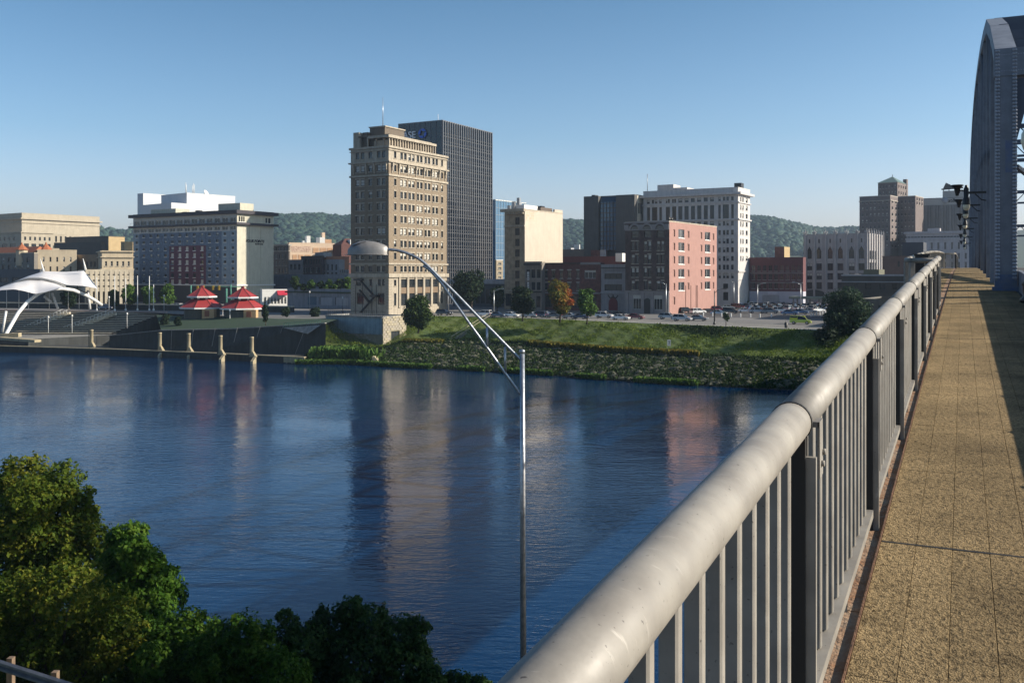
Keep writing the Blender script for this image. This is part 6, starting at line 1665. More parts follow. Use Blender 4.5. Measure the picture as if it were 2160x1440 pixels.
# ------------------------------------------------------------------ cars
TYRE = mat('tyre', (.015, .015, .015), rough=.8); RIM = mat('rim', (.4, .4, .42), rough=.3, metal=.8); CGL = glass_mat('car_glass', (.01, .012, .015), .04, 0); HEAD = mat('headlight', (.6, .6, .62), rough=.1); TAIL = mat('taillight', (.35, .01, .01), rough=.2)
def paint(nm, c): 
    m = mat('paint_' + nm, c, tuple(x * .95 for x in c), rough=.25, metal=.15); m.node_tree.nodes['Principled BSDF'].inputs['Coat Weight'].default_value = .6; return m
PAINT = {k: paint(k, v) for k, v in dict(white=(.7, .7, .7), silver=(.4, .42, .45), grey=(.16, .18, .2), black=(.02, .02, .025), maroon=(.16, .02, .03), red=(.35, .03, .03), blue=(.06, .12, .25), navy=(.03, .05, .1), lime=(.45, .5, .03), cream=(.6, .6, .52)).items()}
def car_meshes(kind):
    if kind == 'sedan': L_, Wd, prof, cab, r = 4.7, 1.8, [(-2.35, .35), (-2.32, .82), (-1.75, .96), (-1.2, 1.0), (1.0, .96), (1.95, .82), (2.32, .68), (2.35, .35)], [(-1.65, .97), (-1.0, 1.42), (.25, 1.45), (1.1, .95)], .33
    elif kind == 'van': L_, Wd, prof, cab, r = 4.8, 1.85, [(-2.4, .38), (-2.4, 1.05), (-2.3, 1.12), (1.25, 1.1), (2.0, .98), (2.38, .75), (2.4, .35)], [(-2.36, 1.08), (-2.25, 1.9), (.5, 1.93), (.9, 1.75), (1.55, 1.06)], .36
    else: L_, Wd, prof, cab, r = 4.75, 1.9, [(-2.37, .42), (-2.35, 1.0), (-2.2, 1.06), (.95, 1.06), (1.9, .98), (2.32, .8), (2.37, .4)], [(-2.25, 1.04), (-1.95, 1.66), (-.1, 1.72), (.35, 1.66), (1.2, 1.04)], .38
    def extr(poly, w0, w1, zsplit):
        b = MB(); n = len(poly)
        v = []
        for s_ in (-1, 1):
            for i, (x, z) in enumerate(poly):
                w = w0 if z < zsplit + .03 else w1
                v.append((x, s_ * w, z))
        f = [tuple(range(n))[::-1], tuple(range(n, 2 * n))] + [(i, (i + 1) % n, n + (i + 1) % n, n + i) for i in range(n)]
        b.add(v, f); return b
    body = extr(prof, Wd / 2, Wd / 2 - .06, .9)
    top = extr(cab, Wd / 2 - .06, Wd / 2 - .28, cab[0][1])
    rb = [(c_[0] * 1, c_[1]) for c_ in cab[1:-1]]
    for (x0, z0), (x1, z1) in zip(rb, rb[1:]):
        body.box(min(x0, x1) - .02, max(x0, x1) + .02, -(Wd / 2 - .26), Wd / 2 - .26, min(z0, z1) - .02, max(z0, z1) + .03)
    xs_ = [cab[0][0], cab[-1][0]]
    for fx in (.0, .5 if kind != 'sedan' else .42, 1.0):
        xm = cab[1][0] + (cab[-2][0] - cab[1][0]) * fx
        xb_ = cab[0][0] + (cab[-1][0] - cab[0][0]) * fx if fx in (0, 1) else xm
        for s_ in (-1, 1): body.beam((xb_, s_ * (Wd / 2 - .05), cab[0][1]), (xm, s_ * (Wd / 2 - .265), cab[1][1]), .09, .05)
    if kind == 'van': body.box(-2.3, -.6, -(Wd / 2 - .055), Wd / 2 - .055, 1.05, 1.5)
    wh = MB()
    wh.tube([(0, -.11, 0), (0, .11, 0)], r, 14)
    rim = MB(); rim.tube([(0, -.125, 0), (0, .125, 0)], r * .6, 10)
    hl = MB(); hl.box(-.08, .05, -.2, .2, -.08, .08)
    return dict(body=body, top=top.mesh('window', CGL), wheel=wh.mesh('wheel', TYRE), rim=rim.mesh('rim', RIM), hl=hl.mesh('headlight', HEAD), tl=hl.mesh('taillight', TAIL), r=r, L=L_, W=Wd, cache={})
CM = {k: car_meshes(k) for k in ('sedan', 'suv', 'van')}
def car(kind, col, px, py, heading, label, group=None, loc=None):
    m = CM[kind]
    if col not in m['cache']:
        m['cache'][col] = m['body'].mesh('body', PAINT[col])
        bv = None
    r = empty('parked_car' if kind != 'van' else 'delivery_van', loc if loc else onz(px, py, 9.03), math.radians(heading)); tag(r, label, 'car' if kind != 'van' else 'van', group)
    inst('body', m['cache'][col], r); inst('window', m['top'], r)
    for x in (-m['L'] * .31, m['L'] * .31):
        for s_ in (-1, 1):
            w_ = inst('wheel', m['wheel'], r, (x, s_ * (m['W'] / 2 - .09), m['r'])); inst('rim', m['rim'], w_)
    for s_ in (-1, 1):
        inst('headlight', m['hl'], r, (m['L'] / 2 - .05, s_ * (m['W'] / 2 - .3), .72)); inst('taillight', m['tl'], r, (-m['L'] / 2 + .04, s_ * (m['W'] / 2 - .28), .85))
    return r
RD = -27
blv = [('suv', 'black', 937, 664.5, 'black suv parked beside the brick tower steps'), ('suv', 'white', 1021, 667, 'white suv on the boulevard behind the lamp arm'), ('sedan', 'navy', 1050, 669, 'dark car right of the lamp post on the boulevard'),
       ('sedan', 'white', 1078, 669, 'white sedan between the lamp post and the leftmost round tree'), ('sedan', 'silver', 1117, 669.5, 'silver car half hidden by the leftmost roadside tree'), ('suv', 'navy', 1136, 669.5, 'dark blue suv between the first tree and the autumn tree'),
       ('sedan', 'white', 1152, 668, 'white car beside the dark blue suv left of the autumn tree'), ('sedan', 'grey', 1167, 670.5, 'grey car just behind the autumn tree trunk'), ('sedan', 'silver', 1203, 671.5, 'silver car between the autumn tree and the green tree'),
       ('sedan', 'navy', 1222, 672.5, 'navy car left of the green tree trunk'), ('suv', 'white', 1275, 670.5, 'white suv right of the green tree'), ('sedan', 'black', 1303, 668, 'black sedan in front of the red arched door'),
       ('sedan', 'white', 1309, 674.5, 'white sedan driving in front of the grey club building'), ('sedan', 'maroon', 1340, 673, 'maroon sedan in front of the brown brick front'), ('suv', 'silver', 1409, 673, 'left silver suv at the pink building corner'),
       ('suv', 'silver', 1439, 677, 'nearer silver suv on the boulevard by the pink building'), ('sedan', 'grey', 1473, 676, 'grey sedan following the silver suvs')]
for k_n, c_, x, y, lb in blv: car(k_n, c_, x, y, RD if x > 1290 else RD + rng.choice([0, 180]), lb, 'cars on the riverside boulevard')
car('van', 'lime', 1689, 683.5, RD + 2, 'lime yellow delivery van driving on the boulevard')
# car park rows
lots = [(1447, 660, 'suv', 'black', 'black suv at the left end of the front lot row'), (1472, 662, 'suv', 'white', 'white suv seen from behind in the front lot row'), (1493, 661, 'sedan', 'black', 'black sedan right of the white suv in the lot'),
        (1516, 664, 'sedan', 'silver', 'silver sedan at the lot edge by the tall lamp post'), (1515, 657, 'suv', 'red', 'red suv behind the tall lamp post'), (1541, 661, 'suv', 'black', 'black suv in the middle of the front lot row'),
        (1535, 652, 'sedan', 'cream', 'cream sedan behind the red suv'), (1556, 651, 'suv', 'maroon', 'maroon suv in the back part of the lot'), (1571, 659, 'sedan', 'white', 'white sedan right of the black suv in the lot'),
        (1597, 660.5, 'suv', 'silver', 'silver suv with a white board beside it in the lot'), (1626, 661, 'suv', 'grey', 'grey suv right of the silver suv in the lot'), (1645, 659, 'suv', 'white', 'bright white suv near the lot centre'),
        (1666, 664, 'sedan', 'blue', 'pale blue sedan above the lime van'), (1688, 662, 'sedan', 'blue', 'blue sedan right of the pale blue one'), (1706, 660, 'sedan', 'silver', 'silver sedan toward the right end of the lot'),
        (1724, 658, 'sedan', 'white', 'white sedan at the right end of the lot beside the pine')]
for x, y, k_n, c_, lb in lots: car(k_n, c_, x, y, RD + rng.choice([0, 0, 20, 50]), lb, 'cars in the car park')
ORD = ['first', 'second', 'third', 'fourth', 'fifth', 'sixth', 'seventh', 'eighth', 'ninth', 'tenth', 'eleventh', 'twelfth', 'thirteenth', 'fourteenth']
cols_ = ['silver', 'white', 'grey', 'navy', 'black', 'blue', 'maroon', 'silver']
j = 0
for row, (y, x0, x1, st) in enumerate(((654.5, 1580, 1745, 17), (650.5, 1562, 1750, 16), (647.5, 1590, 1750, 15))):
    x = x0
    while x < x1:
        c_ = rng.choice(cols_); kd = rng.choice(['sedan', 'suv'])
        car(kd, c_, x, y + rng.uniform(-.4, .4) + (x - 1650) * .008, 50 + rng.uniform(-3, 3), '%s %s, %s from the left in the %s row of the car park' % (c_, kd, ORD[int(round((x - x0) / st))], ['third', 'second last', 'last'][row]), 'cars in the car park'); x += st; j += 1
for (x, y, c_, kd, lb) in ((380, 651, 'white', 'suv', 'white suv on the street behind the left pavilion'), (470, 652, 'cream', 'sedan', 'cream sedan between the two pavilions'), (236, 652, 'red', 'sedan', 'red car behind the trees left of the hotel'), (222, 653, 'navy', 'suv', 'navy suv at the street left of the hotel'), (600, 645, 'silver', 'sedan', 'silver car under the red awning')):
    car(kd, c_, x, y, RD, lb)
# bollards
b = MB(); b.lathe([(.16, 0), (.16, .95), (.12, 1.02), (0, 1.04)], 8); bo = b.mesh('bollard', WHITE)
bx = [(1483.5, 666), (1503, 666), (1522, 667), (1542, 667.5), (1562, 668), (1583, 668.5), (1603, 669), (1627, 668), (1711, 667), (1716, 666), (1722, 665), (1729, 664), (1735, 662.5), (1741, 661.5)]
for i, (x, y) in enumerate(bx):
    q = inst('bollard', bo, None, onz(x, y + 1, 9)); tag(q, 'white bollard at the car park edge, %s from the left' % ORD[i], 'bollard', 'white bollards along the car park')

# ------------------------------------------------------------------ street furniture
def street_lamp(px, yb, ytop, arms, label, m=METAL_G, z=9.0):
    o = onz(px, yb, z); k = o.y / F; H = (yb - ytop) * k; r = empty('street_lamp', o); tag(r, label, 'street lamp')
    b = MB(); b.tube([(0, 0, 0), (0, 0, H)], [.17, .1], 8); b.lathe([(.32, 0), (.3, .5), (.18, .7)], 8); b.build('pole', m, r)
    for s_ in arms:
        b = MB(); b.tube([(0, 0, H - .6), (s_ * .8, 0, H + .2), (s_ * 2.0, 0, H + .45)], .07, 6); b.build('arm', m, r)
        b = MB(); b.box(s_ * 2.0 - .1, s_ * 2.0 + .1 + s_ * .7, -.16, .16, H + .36, H + .55) if s_ > 0 else b.box(s_ * 2.7, s_ * 2.0, -.16, .16, H + .36, H + .55); b.build('luminaire', m, r)
    return r
street_lamp(1507, 685, 613, (1,), 'single arm street lamp at the boulevard edge before the pink building', BLACK)
street_lamp(1548, 650, 594, (-1, 1), 'twin arm street lamp in the car park')
street_lamp(1470, 650, 596, (1,), 'street lamp in front of the pink side wall')
street_lamp(1524, 646, 596, (), 'bare pole beside the white tower')
street_lamp(1042, 668, 612, (1,), 'street lamp left of the leftmost roadside tree')
street_lamp(1689, 655, 598, (-1,), 'street lamp in front of the gothic building')
street_lamp(1598, 650, 600, (1,), 'street lamp in front of the warehouse')
street_lamp(1405, 664, 598, (-1,), 'street lamp at the left corner of the pink building')
street_lamp(634, 648, 600, (-1,), 'tall street lamp in front of the low riverfront building')
street_lamp(946, 660, 600, (), 'pole beside the right edge of the brick tower')
for i, (x, yb, yt) in enumerate(((204, 656, 585), (242, 656, 582), (265, 655, 587), (290, 655, 581), (315, 655, 582), (324, 655, 600))):
    q = street_lamp(x, yb, yt, (), ['leftmost bare white pole beside the parking garage', 'second bare white pole beside the parking garage', 'third bare white pole at the promenade', 'white pole at the left edge of the hotel', 'white pole before the hotel left part', 'short pole before the hotel'][i], WHITE)
GL = [(102, 702, 669, 4), (152, 702, 666, 4), (268, 692, 662, 5.5), (230, 655, 627, 9), (346, 655, 624, 9), (653, 650, 616, 9), (723, 662, 628, 9), (485, 690, 655, 6.5), (470, 684, 652, 6.5)]
for i, (x, yb, yt, z) in enumerate(GL):
    o = onz(x, yb, z); r = empty('promenade_lamp', o); k = o.y / F; H = (yb - yt) * k
    tag(r, ['globe lamp at the foot of the steps, leftmost', 'globe lamp at the foot of the steps, second', 'globe lamp at the right part of the steps', 'globe lamp above the steps by the garage', 'globe lamp above the steps by the hotel', 'globe lamp in front of the low riverfront building', 'dark globe lamp left of the brick tower', 'globe lamp on the lawn below the right pavilion', 'globe lamp below the gap between the pavilions'][i], 'lamp')
    b = MB(); b.tube([(0, 0, 0), (0, 0, H - .3)], [.09, .05], 6); b.build('pole', WHITE if i != 6 else BLACK, r)
    b = MB(); b.lathe([(.05, H - .35), (.25, H - .1), (.27, H + .1), (.12, H + .35), (0, H + .38)], 8); b.build('globe', WHITE, r)
# traffic signal span
ts = empty('traffic_signal', onz(485, 650, 9)); tag(ts, 'green traffic signal mast with yellow signal heads above the pavilions', 'traffic signal'); o = ts.location.copy(); Yt = o.y
GRN = mat('signal_green', (.1, .3, .22)); YEL = mat('signal_yellow', (.55, .33, .03))
b = MB(); b.tube([at(403, 603, Yt) - o, at(514, 605, Yt) - o], .12, 6); b.tube([at(478, 650, Yt) - o, at(478, 608, Yt) - o], .35, 8); b.tube([at(487, 640, Yt) - o, at(487, 600, Yt) - o], .2, 8); b.tube([at(403, 650, Yt) - o, at(403, 602, Yt) - o], .25, 8); b.build('mast', GRN, ts)
hb = MB(); hb.box(-.3, .3, -.25, .25, -.75, .75); hm_ = hb.mesh('signal_head', YEL)
for x in (417, 429.5, 449.5, 462): inst('signal_head', hm_, ts, at(x, 607, Yt) - o)
# bank sign
sg = empty('bank_sign', onz(1411, 744, PZ)); tag(sg, 'white notice board on two posts beside the river path', 'sign')
b = MB(); b.box(-.3, -.24, -.03, .03, 0, 2.7); b.box(.24, .3, -.03, .03, 0, 2.7); b.build('post', METAL_G, sg)
b = MB(); b.box(-.36, .36, -.06, -.03, 1.5, 2.75); b.build('board', WHITE, sg)
b = MB(); b.box(-.12, .2, -.065, -.06, 2.3, 2.5); b.box(-.2, .2, -.065, -.06, 1.75, 1.82); b.box(-.02, .12, -.065, -.06, 1.9, 2.25); b.build('print', BLACK, sg)
tc_ = empty('litter_bin', onz(1658, 692, 9)); tag(tc_, 'small black litter bin at the boulevard edge', 'bin')
b = MB(); b.lathe([(.3, 0), (.36, 1.0), (.3, 1.05), (.33, 1.2), (0, 1.3)], 10); b.build('body', BLACK, tc_)
b = MB(); b.tube([(0, .4, 0), (0, .4, 2.2)], .04, 5); b.build('post', BLACK, tc_)
# concrete blocks and drain outlet at the waterline
for i, (x, y, lab) in enumerate(((792, 770, 'pale triangular concrete outlet block at the waterline'), (828, 712, 'dark steel hatch box under the stone terrace'))):
    if i: continue
    r = empty('outlet_block', onz(x, y, 0)); tag(r, lab, 'block')
    b = MB(); b.add([(-.8, 0, -.5), (.9, 0, -.5), (.9, 0, .6), (-.2, 0, 1.9), (-.8, 0, 1.9), (-.8, 3, -.5), (.9, 3, -.5), (.9, 3, .6), (-.2, 3, 1.9), (-.8, 3, 1.9)], [(0, 1, 2, 3, 4), (9, 8, 7, 6, 5), (1, 6, 7, 2), (2, 7, 8, 3), (3, 8, 9, 4), (0, 4, 9, 5)]); b.build('block', QL, r)
# handrail steps down the bank
r = empty('bank_stair', onz(990, 675, 8.5)); tag(r, 'thin stairway with pale handrails running down the grass bank', 'stairs'); o = r.location.copy()
b = MB(); A, B_ = cross_section(-6.5)[2] + Vector((0, 0, .1)), cross_section(-15)[1] + Vector((0, 0, .1))
for d_ in (0, 1.3):
    dv = Vector((d_, 0, 0)); b.beam(A + dv - o + Vector((0, 0, .9)), B_ + dv - o + Vector((0, 0, .9)), .08, .08)
    for k in range(9): q = A.lerp(B_, k / 8) + dv - o; b.beam(q, q + Vector((0, 0, .9)), .06, .06)
b.build('handrail', mat('rail_tan', (.4, .36, .25)), r)
b = MB()
for k in range(24): q = A.lerp(B_, k / 23) - o; b.box(q.x, q.x + 1.3, q.y - .2, q.y + .2, q.z - .1, q.z + .05)
b.build('step', CONC, r)

# ------------------------------------------------------------------ vegetation north side
def px_tree(name, label, px, yb, yt, wpx, m, z=9.0, **kw):
    o = onz(px, yb, z); k = o.y / F
    return tree(name, label, o, o.z + (yb - yt) * k, wpx / 2 * k, m, **kw)
px_tree('roadside_tree', 'dark green round roadside tree, leftmost of three on the grass edge', 1102, 675, 604, 56, L_DARK, n=5200, size=.3, group='roadside trees on the bank edge', trunk_h=1.6)
def aut(bl):
    return [.6 if (b_[0] > 1.2) else (.0 if b_[2] < 5 or b_[0] < -.6 else .25) for b_ in bl]
px_tree('roadside_tree', 'autumn roadside tree with orange and red crown, middle of three', 1181, 677, 592, 62, L_AUT, n=5600, size=.3, group='roadside trees on the bank edge', trunk_h=1.6, tints=aut)
px_tree('roadside_tree', 'bright green oval roadside tree, right of the three', 1238, 681, 609, 50, L_LIME, n=5200, size=.28, group='roadside trees on the bank edge', trunk_h=1.8)
px_tree('street_tree', 'big dark tree in front of the glass tower base', 993, 657, 577, 88, L_DARK, n=5200, size=.42, trunk_h=3)
px_tree('street_tree', 'dark tree behind the street lamp before the low bank pavilion', 1048, 658, 604, 40, L_DARK, n=1800, size=.35)
tr_ = tree('terrace_tree', 'dense dark green tree growing beside the stone terrace', onz(882, 700, 6.5), 15.4, 4.0, L_GREEN, n=7500, size=.3, trunk_h=.6)
px_tree('pine_tree', 'large dark conifer beside the bridge railing', 1785, 735, 611, 118, L_BLUEG, z=5.5, n=16000, size=.26, trunk_h=.5, nb=26)
px_tree('pine_tree', 'lower dark conifer at the foot of the large one', 1748, 758, 690, 84, L_DARK, z=3.5, n=7000, size=.26, trunk_h=.2)
px_tree('sapling', 'thin staked sapling on the boulevard verge', 1531, 690, 657, 19, L_GREEN, n=260, size=.2, trunk_h=1.2, nb=6)
for i, (x, yb, yt, w_) in enumerate(((272, 654, 600, 34), (312, 654, 602, 30), (352, 653, 600, 36), (240, 654, 611, 26), (145, 655, 612, 40))):
    px_tree('street_tree', ['second small street tree left of the hotel', 'third small street tree at the hotel left side', 'rounded street tree before the hotel maroon panel', 'small street tree beside the garage', 'dark tree behind the white canopy'][i], x, yb, yt, w_, [L_LIME, L_LIME, L_LIME, L_GREEN, L_DARK][i], n=2200, size=.42, group='street trees by the hotel')
for i, (x, yt, w_) in enumerate(((622, 582, 24), (655, 591, 26), (678, 593, 18), (694, 590, 26), (716, 588, 26), (733, 583, 26), (640, 600, 18), (706, 600, 24))):
    o = at(x, 613, 322); px_ = o.y / F
    tree('roof_shrub', 'shrub on the planted roof of the low riverfront building, %s' % ['leftmost and tallest', 'second from left', 'third, low one', 'fourth, broad one', 'fifth, broad one', 'rightmost beside the tower', 'low one near the lamp', 'low one near the right end'][i], o, o.z + (613 - yt) * px_, w_ / 2 * px_, L_LIME if i % 2 else L_GREEN, n=900, size=.36, cat='shrub', group='shrubs on the low roof', trunk_h=.3, nb=8)
for i, (x, y, yt, w_, z_) in enumerate(((560, 684, 640, 18, 8.2), (604, 669, 648, 22, 9), (665, 668, 650, 30, 9), (348, 690, 662, 26, 6.6), (375, 690, 668, 22, 6.8))):
    px_tree('bush', ['tall thin dark bush on the lawn right of the pavilions', 'low dark bush on the promenade', 'dark bush left of the terrace wall', 'dark bush at the right end of the steps', 'bush below the left pavilion'][i], x, y, yt, w_, L_DARK, z=z_, n=900, size=.28, cat='bush', trunk_h=.2, nb=8)
for i, (x, yb, w_) in enumerate(((1526, 645, 15), (1556, 646, 18), (1577, 646, 12))): px_tree('bush', ['rounded grey green bush left of the white tower door', 'rounded bush beside the white tower corner', 'small rounded bush by the warehouse'][i], x, yb, yb - w_ * .9, w_, L_GREEN, n=500, size=.3, cat='bush', trunk_h=.1, nb=6)

# riverside growth and riprap
RK = [mat('riprap', (.085, .085, .055), (.04, .042, .026), 1.5, rough=.9, bump=.5)]
N_ = 5200; tris = []
for i in range(N_):
    x = T[0].x - 1 + rng.random() ** .9 * 124; 
    w, p, t_ = cross_section(x); f = .12 + rng.random() * .86
    q = p.lerp(w, f); z = p.z * (1 - f) ** .85
    s = .25 + rng.random() ** 3 * .75
    V = iv * (s * npr.uniform(.6, 1.25, (12, 1))) * np.array([rng.uniform(.8, 1.7), rng.uniform(.7, 1.3), rng.uniform(.5, .8)]) + (q.x, q.y, z + s * .1)
    tris.append(V[ifa])
tag(inst('riprap', np_quads('riprap', np.concatenate(tris), RK)), kind='stuff')
def scatter(name, n, fpos, size, m, up=.8, tb=None, kind='stuff'):
    P_ = np.array([fpos() for _ in range(n)]); 
    tint = P_[:, 3] if P_.shape[1] > 3 else npr.random(n)
    c = P_[:, :3]; a = npr.random(n) * 6.28; tilt = npr.normal(size=(n, 2)) * .35
    s = size * (.5 + npr.random(n))
    t_ = np.stack([np.cos(a), np.sin(a), np.zeros(n)], 1); u = np.stack([tilt[:, 0], tilt[:, 1], np.ones(n) * up], 1); u /= np.linalg.norm(u, axis=1)[:, None]
    V = np.empty((n, 4, 3)); hw = (s * .35)[:, None]; hh = s[:, None]
    V[:, 0] = c - t_ * hw * .4; V[:, 1] = c + t_ * hw * .4; V[:, 2] = c + t_ * hw + u * hh; V[:, 3] = c - t_ * hw * .6 + u * hh * 1.15
    return tag(inst(name, np_quads(name, V, m, tint=np.clip(tint, 0, 1))), kind=kind)
def f_bank():
    x = T[0].x - 1 + rng.random() * 127; w, p, t_ = cross_section(x); f = rng.random(); q = p.lerp(w, f)
    n_ = math.sin(x * .7 + f * 9) + math.sin(x * 1.9 + 4) * .6
    return (q.x, q.y, p.z * (1 - f) ** .85 - .1 + rng.random() * .3, rng.random() * .6 + (.25 if n_ > .8 else 0))
scatter('bank_weeds', 62000, f_bank, .4, L_GREEN)
def f_edge():
    while True:
        x = T[0].x - 1 + rng.random() * 84; w, p, t_ = cross_section(x)
        if math.sin(x * .5) + math.sin(x * .23 + 1) + (1.6 if x < -25 else 0) > -.5: break
    return (w.x + rng.uniform(-.3, .3), w.y + rng.uniform(-.9, .9), .0 + rng.random() * .4, rng.random())
scatter('waterline_plants', 16000, f_edge, .55, L_LIME)
def f_reed():
    x = max(-47, rng.gauss(-40, 3.2)); w, p, t_ = cross_section(x); return (x, w.y + 1.5 + rng.random() * 7, .3 + rng.random() * 2.4, rng.random())
scatter('reeds', 6000, f_reed, .8, L_LIME, up=2)
def f_yel():
    x = 4 + rng.random() * 34; w, p, t_ = cross_section(x); q = p.lerp(w, .04 + rng.random() * .13); return (q.x, q.y, p.z - .25, .3 + rng.random() * .7)
scatter('goldenrod', 9000, f_yel, .75, L_YELL, up=1.6)
def f_yel2():
    x = -27 + rng.random() * 10; w, p, t_ = cross_section(x); q = p.lerp(w, rng.random() * .2); return (q.x, q.y, p.z - .4, .2 + rng.random() * .6)
scatter('dry_grass', 2500, f_yel2, .6, L_YELL, up=1.2)
def f_grass():
    x = T[0].x + rng.random() * 140; w, p, t_ = cross_section(x); f = rng.random(); q = t_.lerp(p, f)
    n_ = math.sin(q.x * .9 + q.y * .5) * math.sin(q.y * .8 - q.x * .3)
    return (q.x, q.y, 9.0 + (p.z - 9.0) * (f ** 1.12) + bump2(q.x, q.y) * .5 * (1 if .1 < f < .9 else .3) - .1, .35 + .3 * n_ + rng.random() * .3)
L_GRS = leaf_mat('grass_blades', (.06, .1, .012), (.11, .16, .02), (.19, .22, .035), .25)
scatter('grass', 110000, f_grass, .16, L_GRS)
def f_shrubby():
    x = 44 + rng.gauss(0, 4.5); w, p, t_ = cross_section(x); f = .05 + abs(rng.gauss(0, .16)); q = t_.lerp(p, min(f, .8)); return (q.x, q.y, 9.0 + (p.z - 9.0) * (f ** 1.12) - .1, rng.random() * .6)
scatter('ground_shrubs', 1500, f_shrubby, .4, L_GREEN)
def f_tuft():
    while True:
        x = T[0].x + 8 + rng.random() * 110; f = rng.random()
        if math.sin(x * .55 + f * 7) + math.sin(x * .19 - f * 11) * .8 + (.5 if x > 25 else -.6) > .1: break
    w, p, t_ = cross_section(x); q = t_.lerp(p, f); return (q.x, q.y, 9.0 + (p.z - 9.0) * (f ** 1.12) + bump2(q.x, q.y) * .5 * (1 if .1 < f < .9 else .3) - .08, rng.random() * .5 + .2)
scatter('grass_tufts', 16000, f_tuft, .27, L_GRS)

# ------------------------------------------------------------------ foreground: lamp, guard rail, south bank trees
fl = empty('curved_arm_lamp', at(1103.5, 1595, 23.5)); tag(fl, 'galvanised street lamp with long curved double arm and dome luminaire below the bridge', 'street lamp'); o = fl.location.copy()
GALV = mat('galvanised_pole', (.5, .52, .55), (.28, .3, .33), 9, rough=.35, metal=.75, bump=.1)
def A8(x, y): return at(720 + x / 3.511, 490 + y / 3.511, 23.5) - o
b = MB(); b.tube([A8(1350, 3880), A8(1345, 2100), A8(1340, 900)], [.085, .07, .06], 14); b.lathe([(.068, -.02), (.075, 0), (.07, .05), (0, .07)], 12, c=tuple(A8(1338, 885))); b.build('pole', GALV, fl)
def smooth_path(pts, k=4):
    out = []
    for i in range(len(pts) - 1):
        p0, p1, p2, p3 = pts[max(i - 1, 0)], pts[i], pts[i + 1], pts[min(i + 2, len(pts) - 1)]
        for j in range(k):
            t_ = j / k; out.append(.5 * ((2 * p1) + (-p0 + p2) * t_ + (2 * p0 - 5 * p1 + 4 * p2 - p3) * t_ ** 2 + (-p0 + 3 * p1 - 3 * p2 + p3) * t_ ** 3))
    return out + [pts[-1]]
up = [A8(*q) for q in ((1335, 948), (1240, 855), (1130, 742), (1000, 612), (880, 487), (790, 397), (735, 345), (660, 268), (580, 200), (500, 160), (420, 135), (330, 125))]
lo = [A8(*q) for q in ((1338, 1212), (1215, 1045), (1080, 855), (960, 690), (880, 575), (800, 462), (740, 375), (680, 305), (640, 268), (605, 248))]
b = MB(); b.tube(smooth_path(up), .036, 12); b.build('arm', GALV, fl); b = MB(); b.tube(smooth_path(lo), .034, 12); b.build('arm', GALV, fl)
for q in (((1080, 700), (1080, 850)), ((1212, 850), (1215, 1040)), ((748, 372), (755, 395))):
    b = MB(); b.tube([A8(*q[0]), A8(*q[1])], .03, 8); b.build('strut', GALV, fl)
# dome luminaire: half ellipsoid, long axis along the arm
c0 = A8(195, 163); b = MB(); nx, nr = 20, 14
LUMM = mat('lamp_housing', (.3, .29, .28), (.22, .21, .2), 6, rough=.45, metal=.35)
rows = []
for i in range(nx + 1):
    t_ = i / nx; x = -.49 + .98 * t_
    hgt = .335 * (max(0, 1 - ((x + .06) / .46) ** 2) ** .5 if x < -.06 else max(0, 1 - ((x + .06) / .78) ** 2) ** .75); wid = .2 * max(0.001, 1 - (x / .5) ** 2) ** .45
    hgt = max(hgt, .01)
    rows.append([c0 + Vector((x, -math.cos(math.pi * j / nr) * wid, math.sin(math.pi * j / nr) ** .8 * hgt if 0 < j < nr else 0)) for j in range(nr + 1)])
strip(b, rows); b.build('luminaire', LUMM, fl)
b = MB(); rim_ = [c0 + Vector((-.49 + .98 * i / nx, s_ * .2 * max(0.001, 1 - ((-.49 + .98 * i / nx) / .5) ** 2) ** .45, -.01)) for s_, rg in ((-1, range(nx + 1)), (1, range(nx, -1, -1))) for i in rg]
b.tube(rim_ + [rim_[0]], .014, 6); b.add([tuple(q) for q in rim_], [tuple(range(len(rim_)))]); b.build('lens_rim', LUMM, fl)
b = MB()
for k in range(6):
    th_ = .32 + k * .1; x = -.30 + k * .035
    zt_ = .335 * max(0, 1 - ((x + .06) / .46) ** 2) ** .5
    for s_ in (-1,):
        b.beam(c0 + Vector((x - .06, -.125, zt_ * .72)), c0 + Vector((x + .1, -.09, zt_ * .9 + .01)), .018, .014)
b.build('vent_slot', BLACK, fl)
b = MB(); b.beam(c0 + Vector((-.47, -.06, .0)), c0 + Vector((-.56, -.06, -.01)), .03, .015); b.build('latch', LUMM, fl)
b = MB(); q0 = c0 + Vector((.3, 0, .2)); b.tube([q0, c0 + Vector((.42, 0, .12))], [.09, .05], 10); b.build('collar', LUMM, fl)

gr_ = empty('guard_rail', at(60, 1420, 27)); tag(gr_, 'weathered steel guard rail with wooden posts in the lower left corner', 'guard rail'); o = gr_.location.copy()
GRM = mat('guard_steel', (.2, .2, .21), (.13, .13, .14), 4, rough=.5, metal=.4); WDP = mat('post_wood', (.2, .14, .09), (.13, .09, .06), 6)
ga, gb = at(-60, 1384, 27.5), at(150, 1452, 25.5); gd = (gb - ga).normalized()
pr = [(-.02, .16), (.03, .11), (.03, .06), (-.03, .02), (-.03, -.02), (.03, -.06), (.03, -.11), (-.02, -.16)]
b = MB(); rows = []
for k in range(3):
    q = ga + (gb - ga) * (k / 2) * 1.5 - o; rows.append([q + Vector((0, -x_ * 1.6, z_)) for x_, z_ in pr])
strip(b, rows, False); b.build('rail_beam', GRM, gr_)
for x, y in ((18, 1398), (112, 1428), (200, 1458)):
    b = MB(); q = at(x, y, 27.6 - x * .008) - o; b.box(q.x - .08, q.x + .08, q.y + .03, q.y + .22, q.z - 3.2, q.z + .12); b.build('post', WDP, gr_)

